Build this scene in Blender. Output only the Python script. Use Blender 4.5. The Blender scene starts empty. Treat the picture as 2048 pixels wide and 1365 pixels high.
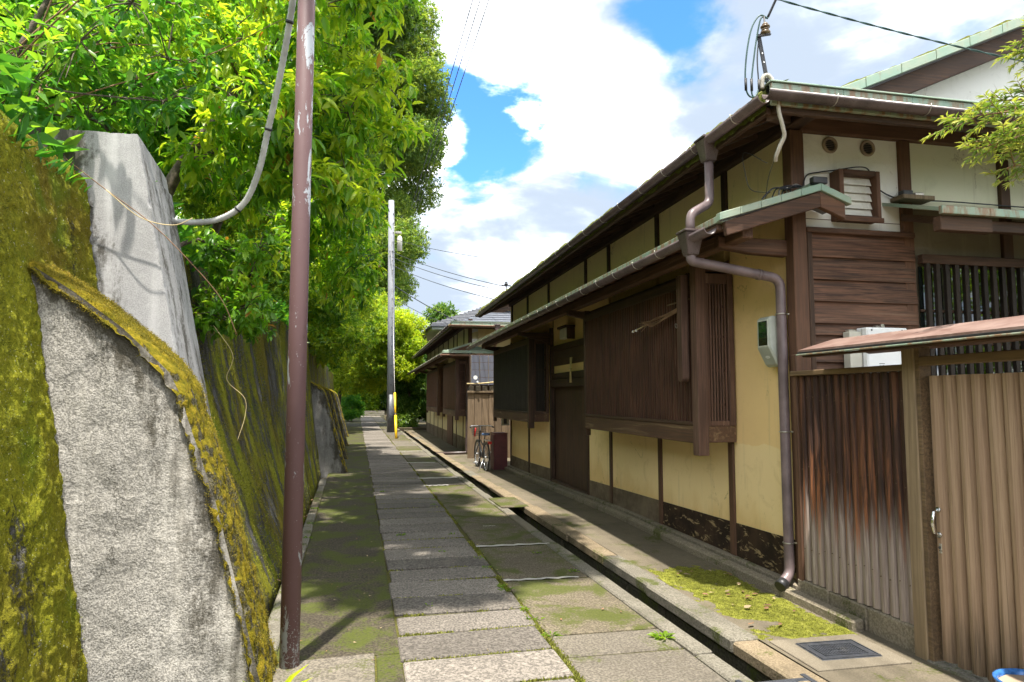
import bpy, bmesh, math, random
import numpy as np
from mathutils import Vector, Matrix

random.seed(7)
RNG = np.random.default_rng(7)
scene = bpy.context.scene
COL = scene.collection

# ---------------------------------------------------------------- camera
cam_data = bpy.data.cameras.new("camera")
cam = bpy.data.objects.new("camera", cam_data)
COL.objects.link(cam)
cam.location = (0.0, 0.0, 1.6)
cam.rotation_euler = (math.radians(90 + 4.753), 0.0, math.radians(-11.994))
cam_data.sensor_width = 36.0
cam_data.lens = 23.995
cam_data.clip_start = 0.05
cam_data.clip_end = 3000.0
scene.camera = cam

# ---------------------------------------------------------------- light and sky
SUN_TO = Vector((-0.10, -0.25, 1.0)).normalized()
SUN_EL = math.asin(SUN_TO.z)
SUN_AZ = math.atan2(SUN_TO.x, SUN_TO.y)
sun_data = bpy.data.lights.new("sun", 'SUN')
sun_data.energy = 2.0
sun_data.angle = math.radians(0.9)
sun_data.color = (1.0, 0.95, 0.86)
sun = bpy.data.objects.new("sun", sun_data)
COL.objects.link(sun)
sun.rotation_euler = SUN_TO.to_track_quat('Z', 'Y').to_euler()
sun.location = (0, 0, 30)

scene.view_settings.view_transform = 'Standard'
scene.view_settings.look = 'None'
scene.view_settings.exposure = 2.55
scene.view_settings.gamma = 1.0
scene.view_settings.use_curve_mapping = False
scene.render.engine = 'CYCLES'
scene.cycles.max_bounces = 8
scene.cycles.transparent_max_bounces = 8
scene.cycles.use_denoising = True
scene.cycles.sample_clamp_indirect = 6.0

# ---------------------------------------------------------------- node helper
class NG:
    def __init__(s, nt):
        s.nt = nt; s.N = nt.nodes; s.L = nt.links
    def new(s, typ, **kw):
        n = s.N.new(typ)
        for k, v in kw.items(): setattr(n, k, v)
        return n
    def put(s, sock, v):
        if v is None: return
        if hasattr(v, 'links') or isinstance(v, bpy.types.NodeSocket): s.L.new(v, sock)
        else:
            if isinstance(v, (tuple, list)) and len(v) == 3 and sock.type == 'RGBA': v = (*v, 1.0)
            sock.default_value = v
    def pos(s): return s.new('ShaderNodeNewGeometry').outputs['Position']
    def obj(s): return s.new('ShaderNodeTexCoord').outputs['Object']
    def normal(s): return s.new('ShaderNodeNewGeometry').outputs['Normal']
    def rand(s): return s.new('ShaderNodeObjectInfo').outputs['Random']
    def attr(s, name): return s.new('ShaderNodeAttribute', attribute_name=name).outputs['Fac']
    def scale(s, vec, sc, off=None):
        n = s.new('ShaderNodeMapping'); s.put(n.inputs[0], vec); n.inputs['Scale'].default_value = sc
        if off is not None: s.put(n.inputs['Location'], off)
        return n.outputs[0]
    def vadd(s, a, b):
        n = s.new('ShaderNodeVectorMath', operation='ADD'); s.put(n.inputs[0], a); s.put(n.inputs[1], b); return n.outputs[0]
    def noise(s, vec, sc=5.0, det=4.0, rough=0.55, dist=0.0):
        n = s.new('ShaderNodeTexNoise'); s.put(n.inputs['Vector'], vec)
        n.inputs['Scale'].default_value = sc; n.inputs['Detail'].default_value = det
        n.inputs['Roughness'].default_value = rough; n.inputs['Distortion'].default_value = dist
        return n.outputs[0]
    def voro(s, vec, sc=20.0, feat='F1', out=0):
        n = s.new('ShaderNodeTexVoronoi', feature=feat); s.put(n.inputs['Vector'], vec); n.inputs['Scale'].default_value = sc
        return n.outputs[out]
    def ramp(s, fac, stops, interp='LINEAR'):
        n = s.new('ShaderNodeValToRGB'); e = n.color_ramp.elements; n.color_ramp.interpolation = interp
        while len(e) < len(stops): e.new(0.5)
        for el, (p, c) in zip(e, stops):
            el.position = p; el.color = (c, c, c, 1) if not isinstance(c, (tuple, list)) else (*c, 1)
        s.put(n.inputs[0], fac); return n.outputs[0]
    def mix(s, fac, a, b, mode='MIX'):
        n = s.new('ShaderNodeMix', data_type='RGBA', blend_type=mode)
        s.put(n.inputs[0], fac); s.put(n.inputs[6], a); s.put(n.inputs[7], b); return n.outputs[2]
    def math(s, op, a, b=None, clamp=False):
        n = s.new('ShaderNodeMath', operation=op, use_clamp=clamp); s.put(n.inputs[0], a)
        if b is not None: s.put(n.inputs[1], b)
        return n.outputs[0]
    def xyz(s, vec):
        n = s.new('ShaderNodeSeparateXYZ'); s.put(n.inputs[0], vec); return n.outputs
    def maprange(s, v, a, b, c=0.0, d=1.0, smooth=True):
        n = s.new('ShaderNodeMapRange', interpolation_type='SMOOTHSTEP' if smooth else 'LINEAR')
        s.put(n.inputs[0], v)
        for i, x in zip((1, 2, 3, 4), (a, b, c, d)): s.put(n.inputs[i], x)
        return n.outputs[0]
    def bump(s, h, strength=0.3, dist=0.01, nrm=None):
        n = s.new('ShaderNodeBump'); n.inputs['Strength'].default_value = strength; n.inputs['Distance'].default_value = dist
        s.put(n.inputs['Height'], h)
        if nrm is not None: s.put(n.inputs['Normal'], nrm)
        return n.outputs[0]
    def principled(s, col, rough=0.7, nrm=None, metal=0.0, spec=None, coat=None):
        n = s.new('ShaderNodeBsdfPrincipled')
        s.put(n.inputs['Base Color'], col); s.put(n.inputs['Roughness'], rough); s.put(n.inputs['Metallic'], metal)
        if nrm is not None: s.put(n.inputs['Normal'], nrm)
        if spec is not None: n.inputs['Specular IOR Level'].default_value = spec
        if coat is not None: n.inputs['Coat Weight'].default_value = coat
        return n.outputs[0]
    def out(s, sh):
        o = s.new('ShaderNodeOutputMaterial'); s.L.new(sh, o.inputs[0])

MATS = {}
def new_mat(name):
    m = bpy.data.materials.new(name); m.use_nodes = True; m.node_tree.nodes.clear(); MATS[name] = m
    return m, NG(m.node_tree)

# ---------------------------------------------------------------- world: Nishita sky with broken cloud
world = bpy.data.worlds.new("World"); scene.world = world; world.use_nodes = True
wn = NG(world.node_tree); wn.N.clear()
sky = wn.new('ShaderNodeTexSky', sky_type='NISHITA')
sky.sun_disc = False; sky.sun_elevation = SUN_EL; sky.sun_rotation = SUN_AZ
sky.air_density = 1.0; sky.dust_density = 0.6; sky.ozone_density = 2.0
wdir = wn.new('ShaderNodeTexCoord').outputs['Generated']
sx, sy, sz = wn.xyz(wdir)
den = wn.math('ADD', wn.math('MAXIMUM', sz, 0.0), 0.28)
cmb = wn.new('ShaderNodeCombineXYZ')
wn.put(cmb.inputs[0], wn.math('DIVIDE', sx, den)); wn.put(cmb.inputs[1], wn.math('DIVIDE', sy, den)); cmb.inputs[2].default_value = 3.7
cvec = cmb.outputs[0]
n1 = wn.noise(cvec, 2.1, 7.0, 0.52, 0.25)
n2 = wn.noise(wn.vadd(cvec, (5.3, 1.1, 0.0)), 5.0, 6.0, 0.55, 0.2)
def hole(d, r0, r1, amt):
    v = wn.new('ShaderNodeVectorMath', operation='DISTANCE'); wn.put(v.inputs[0], wdir); v.inputs[1].default_value = d
    wob = wn.math('ADD', v.outputs['Value'], wn.math('MULTIPLY', wn.math('SUBTRACT', n2, 0.5), 0.22))
    return wn.maprange(wob, r0, r1, amt, 0.0)
holes = [hole((0.154, 0.922, 0.355), 0.02, 0.13, 0.42), hole((0.374, 0.78, 0.501), 0.0, 0.09, 0.30), hole((0.339, 0.894, 0.293), 0.01, 0.08, 0.16)]
cover = wn.math('ADD', n1, 0.17)
for h_ in holes: cover = wn.math('SUBTRACT', cover, h_)
cl_fac = wn.maprange(cover, 0.36, 0.62)
n3 = wn.noise(wn.vadd(cvec, (6.1, 6.1, 5.0)), 1.7, 6.0, 0.55, 0.4)
cl_shade = wn.math('POWER', wn.maprange(wn.math('ADD', wn.math('MULTIPLY', n3, 0.75), wn.math('MULTIPLY', n2, 0.25)), 0.41, 0.68), 2.0)
cl_col = wn.mix(cl_shade, (0.78, 0.92, 1.12), (11.0, 11.1, 11.2))
sky_col = wn.mix(1.0, sky.outputs[0], (0.16, 0.31, 0.50), 'MULTIPLY')
wcol = wn.mix(cl_fac, sky_col, cl_col)
bg = wn.new('ShaderNodeBackground'); wn.put(bg.inputs[0], wcol); bg.inputs[1].default_value = 0.15
wo = wn.new('ShaderNodeOutputWorld'); wn.L.new(bg.outputs[0], wo.inputs[0])

# ---------------------------------------------------------------- object helpers
WL = {}
def tag(o, label=None, cat=None, group=None, kind=None):
    if label: o["label"] = label
    if cat: o["category"] = cat
    if group: o["group"] = group
    if kind: o["kind"] = kind
    return o
def empty(name, loc=(0, 0, 0), parent=None):
    o = bpy.data.objects.new(name, None); COL.objects.link(o); o.empty_display_size = 0.1
    WL[o.name] = Vector(loc)
    if parent is not None:
        o.parent = parent; o.location = Vector(loc) - WL[parent.name]
    else: o.location = loc
    return o
def link_mesh(name, me, parent=None, loc=(0, 0, 0)):
    o = bpy.data.objects.new(name, me); COL.objects.link(o)
    WL[o.name] = Vector(loc)
    if parent is not None:
        o.parent = parent; o.location = Vector(loc) - WL[parent.name]
    else: o.location = loc
    return o

class MB:
    """collects geometry in world coordinates; build() links it as one mesh object with its origin at the geometry's base"""
    def __init__(s): s.v = []; s.f = []; s.smooth = []
    def add(s, verts, faces, smooth=False):
        b = len(s.v); s.v += [tuple(map(float, q)) for q in verts]
        s.f += [tuple(i + b for i in f) for f in faces]; s.smooth += [smooth] * len(faces); return s
    def box(s, x0, x1, y0, y1, z0, z1):
        v = [(x0, y0, z0), (x1, y0, z0), (x1, y1, z0), (x0, y1, z0), (x0, y0, z1), (x1, y0, z1), (x1, y1, z1), (x0, y1, z1)]
        return s.add(v, [(0, 3, 2, 1), (4, 5, 6, 7), (0, 1, 5, 4), (1, 2, 6, 5), (2, 3, 7, 6), (3, 0, 4, 7)])
    def hexa(s, v):   # 8 corners in the order of box()
        return s.add(v, [(0, 3, 2, 1), (4, 5, 6, 7), (0, 1, 5, 4), (1, 2, 6, 5), (2, 3, 7, 6), (3, 0, 4, 7)])
    def bar(s, p0, p1, w, h, up=(0, 0, 1)):
        p0 = Vector(p0); p1 = Vector(p1); d = (p1 - p0).normalized(); up = Vector(up)
        sd = d.cross(up)
        if sd.length < 1e-4: sd = d.cross(Vector((1, 0, 0)))
        sd.normalize(); u = sd.cross(d).normalized(); a = sd * (w / 2); b = u * (h / 2)
        v = [p0 - a - b, p0 + a - b, p1 + a - b, p1 - a - b, p0 - a + b, p0 + a + b, p1 + a + b, p1 - a + b]
        return s.hexa(v)
    def prism(s, poly, axis, a0, a1, smooth=False):
        """poly: 2D points; axis 'x': (y,z), 'y': (x,z), 'z': (x,y)"""
        def P(q, a):
            return {'x': (a, q[0], q[1]), 'y': (q[0], a, q[1]), 'z': (q[0], q[1], a)}[axis]
        n = len(poly); v = [P(q, a0) for q in poly] + [P(q, a1) for q in poly]
        f = [tuple(range(n)), tuple(range(2 * n - 1, n - 1, -1))]
        f += [(i, i + n, (i + 1) % n + n, (i + 1) % n) for i in range(n)]
        return s.add(v, f, smooth)
    def slab(s, poly3, t):
        """polygon in space thickened downwards by t"""
        n = len(poly3); v = [tuple(p) for p in poly3] + [(p[0], p[1], p[2] - t) for p in poly3]
        f = [tuple(range(n)), tuple(range(2 * n - 1, n - 1, -1))] + [(i, i + n, (i + 1) % n + n, (i + 1) % n) for i in range(n)]
        return s.add(v, f)
    def tube(s, pts, r, seg=10, cap=True):
        pts = [Vector(p) for p in pts]; n = len(pts); rs = r if isinstance(r, (list, tuple)) else [r] * n
        t0 = (pts[1] - pts[0]).normalized()
        ref = Vector((0, 0, 1)) if abs(t0.z) < 0.9 else Vector((1, 0, 0))
        u = t0.cross(ref).normalized(); v = []; f = []
        for i, p in enumerate(pts):
            a = pts[max(i - 1, 0)]; b = pts[min(i + 1, n - 1)]; t = (b - a)
            t = t.normalized() if t.length > 1e-9 else t0
            u = (u - t * u.dot(t))
            u = u.normalized() if u.length > 1e-6 else t.orthogonal().normalized()
            w = t.cross(u)
            for k in range(seg):
                an = 2 * math.pi * k / seg
                v.append(p + (u * math.cos(an) + w * math.sin(an)) * rs[i])
        for i in range(n - 1):
            for k in range(seg):
                k2 = (k + 1) % seg
                f.append((i * seg + k, i * seg + k2, (i + 1) * seg + k2, (i + 1) * seg + k))
        s.add(v, f, True)
        if cap:
            b = len(s.v) - n * seg
            s.f += [tuple(b + k for k in reversed(range(seg))), tuple(b + (n - 1) * seg + k for k in range(seg))]; s.smooth += [False, False]
        return s
    def torus(s, c, axis, R, r, seg=32, ring=8):
        c = Vector(c); ax = Vector(axis).normalized(); u = ax.orthogonal().normalized(); w = ax.cross(u); v = []; f = []
        for i in range(seg):
            a = 2 * math.pi * i / seg; d = u * math.cos(a) + w * math.sin(a)
            for k in range(ring):
                b = 2 * math.pi * k / ring; v.append(c + d * (R + r * math.cos(b)) + ax * (r * math.sin(b)))
        for i in range(seg):
            for k in range(ring):
                f.append((i * ring + k, ((i + 1) % seg) * ring + k, ((i + 1) % seg) * ring + (k + 1) % ring, i * ring + (k + 1) % ring))
        return s.add(v, f, True)
    def lathe(s, c, prof, seg=20):
        """prof: (radius, z) from bottom to top round a vertical axis at c"""
        v = []; f = []; n = len(prof)
        for r, z in prof:
            for k in range(seg):
                a = 2 * math.pi * k / seg; v.append((c[0] + r * math.cos(a), c[1] + r * math.sin(a), c[2] + z))
        for i in range(n - 1):
            for k in range(seg):
                f.append((i * seg + k, i * seg + (k + 1) % seg, (i + 1) * seg + (k + 1) % seg, (i + 1) * seg + k))
        return s.add(v, f, True)
    def arcpipe(s, p0, p1, r, a0, a1, th=0.004, seg=10, up=(0, 0, 1)):
        """a straight shell with an arc section (a half-round gutter)"""
        p0 = Vector(p0); p1 = Vector(p1); d = (p1 - p0).normalized(); sd = d.cross(Vector(up)).normalized(); u = sd.cross(d)
        an = [a0 + (a1 - a0) * i / seg for i in range(seg + 1)]
        prof = [(math.cos(a) * r, math.sin(a) * r) for a in an] + [(math.cos(a) * (r - th), math.sin(a) * (r - th)) for a in reversed(an)]
        n = len(prof); v = [p0 + sd * x + u * y for x, y in prof] + [p1 + sd * x + u * y for x, y in prof]
        f = [(i, (i + 1) % n, (i + 1) % n + n, i + n) for i in range(n)]
        s.add(v, f, True)
        b = len(s.v) - 2 * n
        for i in range(seg):
            s.f.append((b + i, b + i + 1, b + n - 2 - i, b + n - 1 - i)); s.smooth.append(False)
            s.f.append((b + n + i, b + 2 * n - 1 - i, b + 2 * n - 2 - i, b + n + i + 1)); s.smooth.append(False)
        return s
    def grid(s, P, smooth=True):
        """P: array (m,n,3)"""
        m, n = P.shape[:2]; b = len(s.v); s.v += [tuple(q) for q in P.reshape(-1, 3).tolist()]
        for i in range(m - 1):
            for j in range(n - 1):
                s.f.append((b + i * n + j, b + (i + 1) * n + j, b + (i + 1) * n + j + 1, b + i * n + j + 1))
        s.smooth += [smooth] * ((m - 1) * (n - 1)); return s
    def mesh(s, name, m, recentre=True):
        V = np.array(s.v, dtype=float)
        c = np.array([(V[:, 0].min() + V[:, 0].max()) / 2, (V[:, 1].min() + V[:, 1].max()) / 2, V[:, 2].min()]) if recentre else np.zeros(3)
        me = bpy.data.meshes.new(name); me.from_pydata((V - c).tolist(), [], s.f); me.update()
        me.polygons.foreach_set('use_smooth', s.smooth)
        if m is not None: me.materials.append(MATS[m] if isinstance(m, str) else m)
        return me, c
    def build(s, name, m, parent=None, bevel=0.0, fix=True, kind=None, label=None):
        me, c = s.mesh(name, m)
        if fix:
            bm = bmesh.new(); bm.from_mesh(me); bmesh.ops.recalc_face_normals(bm, faces=bm.faces); bm.to_mesh(me); bm.free()
        o = link_mesh(name, me, parent, c)
        if bevel > 0:
            md = o.modifiers.new("bevel", 'BEVEL'); md.width = bevel; md.segments = 1; md.limit_method = 'ANGLE'; md.angle_limit = math.radians(40)
        if kind: o["kind"] = kind
        if label: o["label"] = label
        return o
def B(name, m, x0, x1, y0, y1, z0, z1, parent=None, bevel=0.004, **k):
    return MB().box(x0, x1, y0, y1, z0, z1).build(name, m, parent, bevel, fix=False, **k)

def vnoise(u, v, seed=0):
    """smooth 2D value noise on arrays, about -1..1"""
    u = np.asarray(u, float); v = np.asarray(v, float)
    iu = np.floor(u).astype(np.int64); iv = np.floor(v).astype(np.int64); fu = u - iu; fv = v - iv
    def h(a, b):
        x = (a * 374761393 + b * 668265263 + seed * 974711) & 0x7fffffff
        x = ((x ^ (x >> 13)) * 1274126177) & 0x7fffffff
        return ((x ^ (x >> 16)) & 0xffff) / 32767.5 - 1
    su = fu * fu * (3 - 2 * fu); sv = fv * fv * (3 - 2 * fv)
    return (h(iu, iv) * (1 - su) + h(iu + 1, iv) * su) * (1 - sv) + (h(iu, iv + 1) * (1 - su) + h(iu + 1, iv + 1) * su) * sv
def fbm(u, v, seed=0, octv=4):
    t = 0; a = 0.5
    for i in range(octv): t = t + a * vnoise(np.asarray(u) * 2 ** i, np.asarray(v) * 2 ** i, seed + i * 17); a *= 0.5
    return t
# ================================================================ materials
def wood(name, axis, dark, light, rough=0.72, bump=0.35, contrast=1.0, wear=None, wear_amt=0.0):
    wm = lambda c: tuple(a * b for a, b in zip(c, (1.12, 0.97, 0.80)))
    dark, light = tuple(q * 0.62 for q in wm(dark)), tuple(q * 0.80 for q in wm(light))
    if wear is not None: wear = wm(wear)
    m, g = new_mat(name); p = g.pos(); r = g.rand()
    cmb = g.new('ShaderNodeCombineXYZ')
    for i in range(3): g.put(cmb.inputs[i], g.math('MULTIPLY', r, (13.0, 29.0, 7.0)[i]))
    p = g.vadd(p, cmb.outputs[0])
    sc = [55.0, 55.0, 55.0]; sc['xyz'.index(axis)] = 2.2
    grain = g.noise(g.scale(p, tuple(sc)), 1.0, 5.0, 0.62, 0.6)
    big = g.noise(p, 2.3, 4.0, 0.6)
    c = g.mix(g.maprange(grain, 0.5 - 0.22 / contrast, 0.5 + 0.22 / contrast), dark, light)
    c = g.mix(g.maprange(big, 0.3, 0.75, 0.0, 0.5), c, tuple(x * 0.55 for x in dark))
    c = g.mix(g.math('MULTIPLY', r, 0.35), c, tuple(min(1, x * 1.6) for x in light))
    if wear is not None:
        w = g.noise(g.scale(p, tuple(x * 0.25 for x in sc)), 1.0, 6.0, 0.7, 1.0)
        c = g.mix(g.maprange(w, 0.52, 0.72, 0.0, wear_amt), c, wear)
    fine = [260.0] * 3; fine['xyz'.index(axis)] = 9.0
    h = g.math('ADD', grain, g.math('MULTIPLY', g.noise(g.scale(p, tuple(fine)), 1.0, 3.0), 0.5))
    g.out(g.principled(c, g.maprange(grain, 0.2, 0.8, rough - 0.12, rough + 0.12), g.bump(h, bump, 0.004), spec=0.35))
    return m

for ax in 'xyz':
    wood('dark_wood_' + ax, ax, (0.024, 0.016, 0.012), (0.100, 0.064, 0.046), wear=(0.17, 0.11, 0.085), wear_amt=0.35)
    wood('brown_wood_' + ax, ax, (0.042, 0.025, 0.018), (0.15, 0.088, 0.062), wear=(0.24, 0.16, 0.12), wear_amt=0.45)
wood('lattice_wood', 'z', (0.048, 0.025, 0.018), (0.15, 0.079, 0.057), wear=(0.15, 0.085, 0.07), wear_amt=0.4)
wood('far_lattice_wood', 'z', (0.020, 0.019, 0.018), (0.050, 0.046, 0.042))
wood('hood_shade_wood', 'z', (0.007, 0.006, 0.005), (0.034, 0.027, 0.022))  # window slats: the hood's deep shade is put into this near-black colour
wood('bay_post_wood', 'z', (0.068, 0.041, 0.034), (0.165, 0.105, 0.088), wear=(0.26, 0.19, 0.16), wear_amt=0.5)
wood('sill_wood', 'y', (0.06, 0.037, 0.027), (0.145, 0.092, 0.066), wear=(0.30, 0.24, 0.15), wear_amt=0.7)
wood('clapboard_wood', 'x', (0.016, 0.010, 0.008), (0.19, 0.112, 0.082), contrast=1.25, wear=(0.22, 0.17, 0.14), wear_amt=0.55)
wood('grey_post_wood', 'z', (0.14, 0.115, 0.085), (0.30, 0.25, 0.18), wear=(0.10, 0.075, 0.05), wear_amt=0.5)
wood('rail_wood', 'y', (0.10, 0.075, 0.05), (0.24, 0.18, 0.115), wear=(0.08, 0.06, 0.04), wear_amt=0.5)
wood('plank_wood', 'z', (0.12, 0.095, 0.07), (0.26, 0.215, 0.165))

def fence_wood():
    # stained slats: dark stain above, tan streaks half way, rain-bleached foot
    m, g = new_mat('fence_slat_wood'); p = g.pos(); r = g.rand(); x, y, z = g.xyz(p)
    cmb = g.new('ShaderNodeCombineXYZ')
    for i in range(3): g.put(cmb.inputs[i], g.math('MULTIPLY', r, (23.0, 31.0, 9.0)[i]))
    q = g.vadd(p, cmb.outputs[0])
    grain = g.noise(g.scale(q, (70, 70, 2.0)), 1.0, 5.0, 0.62, 0.8)
    streak = g.noise(g.scale(q, (26, 26, 1.3)), 1.0, 5.0, 0.65, 0.6)
    c = g.mix(g.maprange(grain, 0.3, 0.7), (0.016, 0.008, 0.006), (0.070, 0.030, 0.018))
    orange = g.math('MULTIPLY', g.maprange(streak, 0.47, 0.66), g.maprange(g.math('ADD', z, g.math('MULTIPLY', r, 0.5)), 0.9, 1.75, 1.0, 0.25))
    c = g.mix(g.math('MULTIPLY', orange, 0.85), c, (0.36, 0.135, 0.05))
    hgt = g.math('ADD', z, g.math('MULTIPLY', g.math('SUBTRACT', streak, 0.5), 1.3))
    foot = g.maprange(hgt, 0.50, 0.92, 0.9, 0.0)
    pale = g.mix(g.maprange(grain, 0.25, 0.75), (0.20, 0.145, 0.125), (0.42, 0.35, 0.30))
    c = g.mix(foot, c, pale)
    g.out(g.principled(c, 0.62, g.bump(grain, 0.5, 0.004), spec=0.4)); return m
fence_wood()
def gate_wood():
    m, g = new_mat('gate_board_wood'); p = g.pos(); r = g.rand(); x, y, z = g.xyz(p)
    cmb = g.new('ShaderNodeCombineXYZ')
    for i in range(3): g.put(cmb.inputs[i], g.math('MULTIPLY', r, (23.0, 31.0, 9.0)[i]))
    q = g.vadd(p, cmb.outputs[0])
    grain = g.noise(g.scale(q, (60, 95, 1.6)), 1.0, 5.0, 0.6, 0.7)
    soft = g.noise(g.scale(q, (9, 9, 0.9)), 1.0, 3.0)
    c = g.mix(g.maprange(grain, 0.3, 0.7), (0.245, 0.16, 0.095), (0.43, 0.30, 0.19))
    c = g.mix(g.maprange(soft, 0.4, 0.7, 0.0, 0.45), c, (0.33, 0.215, 0.14))
    c = g.mix(g.math('MULTIPLY', r, 0.3), c, (0.24, 0.145, 0.09))
    hgt = g.math('ADD', z, g.math('MULTIPLY', g.math('SUBTRACT', soft, 0.5), 1.1))
    damp = g.math('MULTIPLY', g.maprange(hgt, 0.12, 0.62, 0.95, 0.0), g.maprange(grain, 0.3, 0.55, 1.0, 0.55))
    c = g.mix(damp, c, (0.055, 0.040, 0.026))
    g.out(g.principled(c, 0.62, g.bump(grain, 0.35, 0.003), spec=0.4)); return m
gate_wood()

def plaster(name, base, tint, line=None, stain=False, dirt=(0.30, 0.26, 0.18)):
    m, g = new_mat(name); p = g.pos(); x, y, z = g.xyz(p)
    a = g.noise(p, 1.6, 5.0, 0.6); b = g.noise(p, 38.0, 4.0, 0.6)
    c = g.mix(g.maprange(a, 0.3, 0.72, 0.0, 0.75), base, tint)
    if line is not None:
        zz = g.math('ADD', z, g.math('MULTIPLY', g.math('SUBTRACT', g.noise(p, 3.5, 3.0), 0.5), 0.10))
        c = g.mix(g.maprange(zz, line - 0.008, line + 0.008, 0.9, 0.0), c, tuple(min(1, t * f) for t, f in zip(base, (1.03, 1.13, 1.30))))
        damp = g.noise(g.scale(p, (1, 2.2, 1.3)), 1.0, 4.0)
        zz2 = g.math('ADD', z, g.math('MULTIPLY', g.math('SUBTRACT', damp, 0.5), -0.7))
        c = g.mix(g.maprange(zz2, 0.36, 0.66, 0.55, 0.0), c, (0.70, 0.46, 0.17))
    vert = g.noise(g.scale(p, (14, 14, 0.9)), 1.0, 4.0, 0.6)
    c = g.mix(g.maprange(vert, 0.58, 0.8, 0.0, 0.35), c, dirt)
    crn = g.voro(g.scale(p, (1.7, 1.7, 1.1), None), 1.0, 'DISTANCE_TO_EDGE')
    crw = g.math('ADD', crn, g.math('MULTIPLY', g.math('SUBTRACT', g.noise(p, 9.0, 5.0, 0.7), 0.5), 0.16))
    crk = g.math('MULTIPLY', g.maprange(g.math('ABSOLUTE', crw), 0.0, 0.006, 0.55, 0.0), g.maprange(g.noise(p, 1.1, 2.0), 0.5, 0.6))
    c = g.mix(crk, c, (0.20, 0.15, 0.08))
    blot = g.noise(p, 4.2, 6.0, 0.7, 0.8)
    c = g.mix(g.maprange(blot, 0.52, 0.70, 0.0, 0.30), c, tuple(t * 0.72 for t in tint))
    sp = g.noise(p, 95.0, 1.0)
    c = g.mix(g.maprange(sp, 0.76, 0.80, 0.0, 0.4), c, (0.16, 0.11, 0.06))
    g.out(g.principled(c, 0.88, g.bump(g.math('ADD', b, g.math('MULTIPLY', a, 2.0)), 0.16, 0.006), spec=0.2)); return m
plaster('ochre_plaster', (0.86, 0.61, 0.285), (0.80, 0.56, 0.265), line=1.17)
plaster('ochre_upper_plaster', (0.84, 0.66, 0.36), (0.80, 0.63, 0.36))
plaster('cream_plaster', (0.74, 0.72, 0.56), (0.68, 0.68, 0.50))
plaster('hood_shade_plaster', (0.20, 0.175, 0.12), (0.14, 0.12, 0.08))  # darkened plaster: shade under the window hood painted into the colour
plaster('white_plaster', (0.85, 0.85, 0.80), (0.82, 0.82, 0.75))
plaster('pale_ochre_plaster', (0.62, 0.52, 0.29), (0.56, 0.50, 0.30))

def dado(name, base, dark, flake):
    m, g = new_mat(name); p = g.pos()
    a = g.noise(g.scale(p, (2, 5, 16)), 1.0, 6.0, 0.68, 0.8); b = g.noise(p, 5.0, 6.0, 0.65)
    c = g.mix(g.maprange(b, 0.35, 0.65), base, dark)
    c = g.mix(g.maprange(a, 0.55, 0.63, 0.0, flake), c, (0.40, 0.29, 0.15))
    h = g.math('ADD', g.math('MULTIPLY', g.maprange(a, 0.55, 0.63), 0.7), b)
    g.out(g.principled(c, 0.85, g.bump(h, 0.7, 0.01), spec=0.2)); return m
dado('decayed_dado', (0.060, 0.036, 0.022), (0.024, 0.016, 0.011), 0.85)
dado('grey_dado', (0.20, 0.155, 0.105), (0.125, 0.095, 0.065), 0.12)

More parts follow.
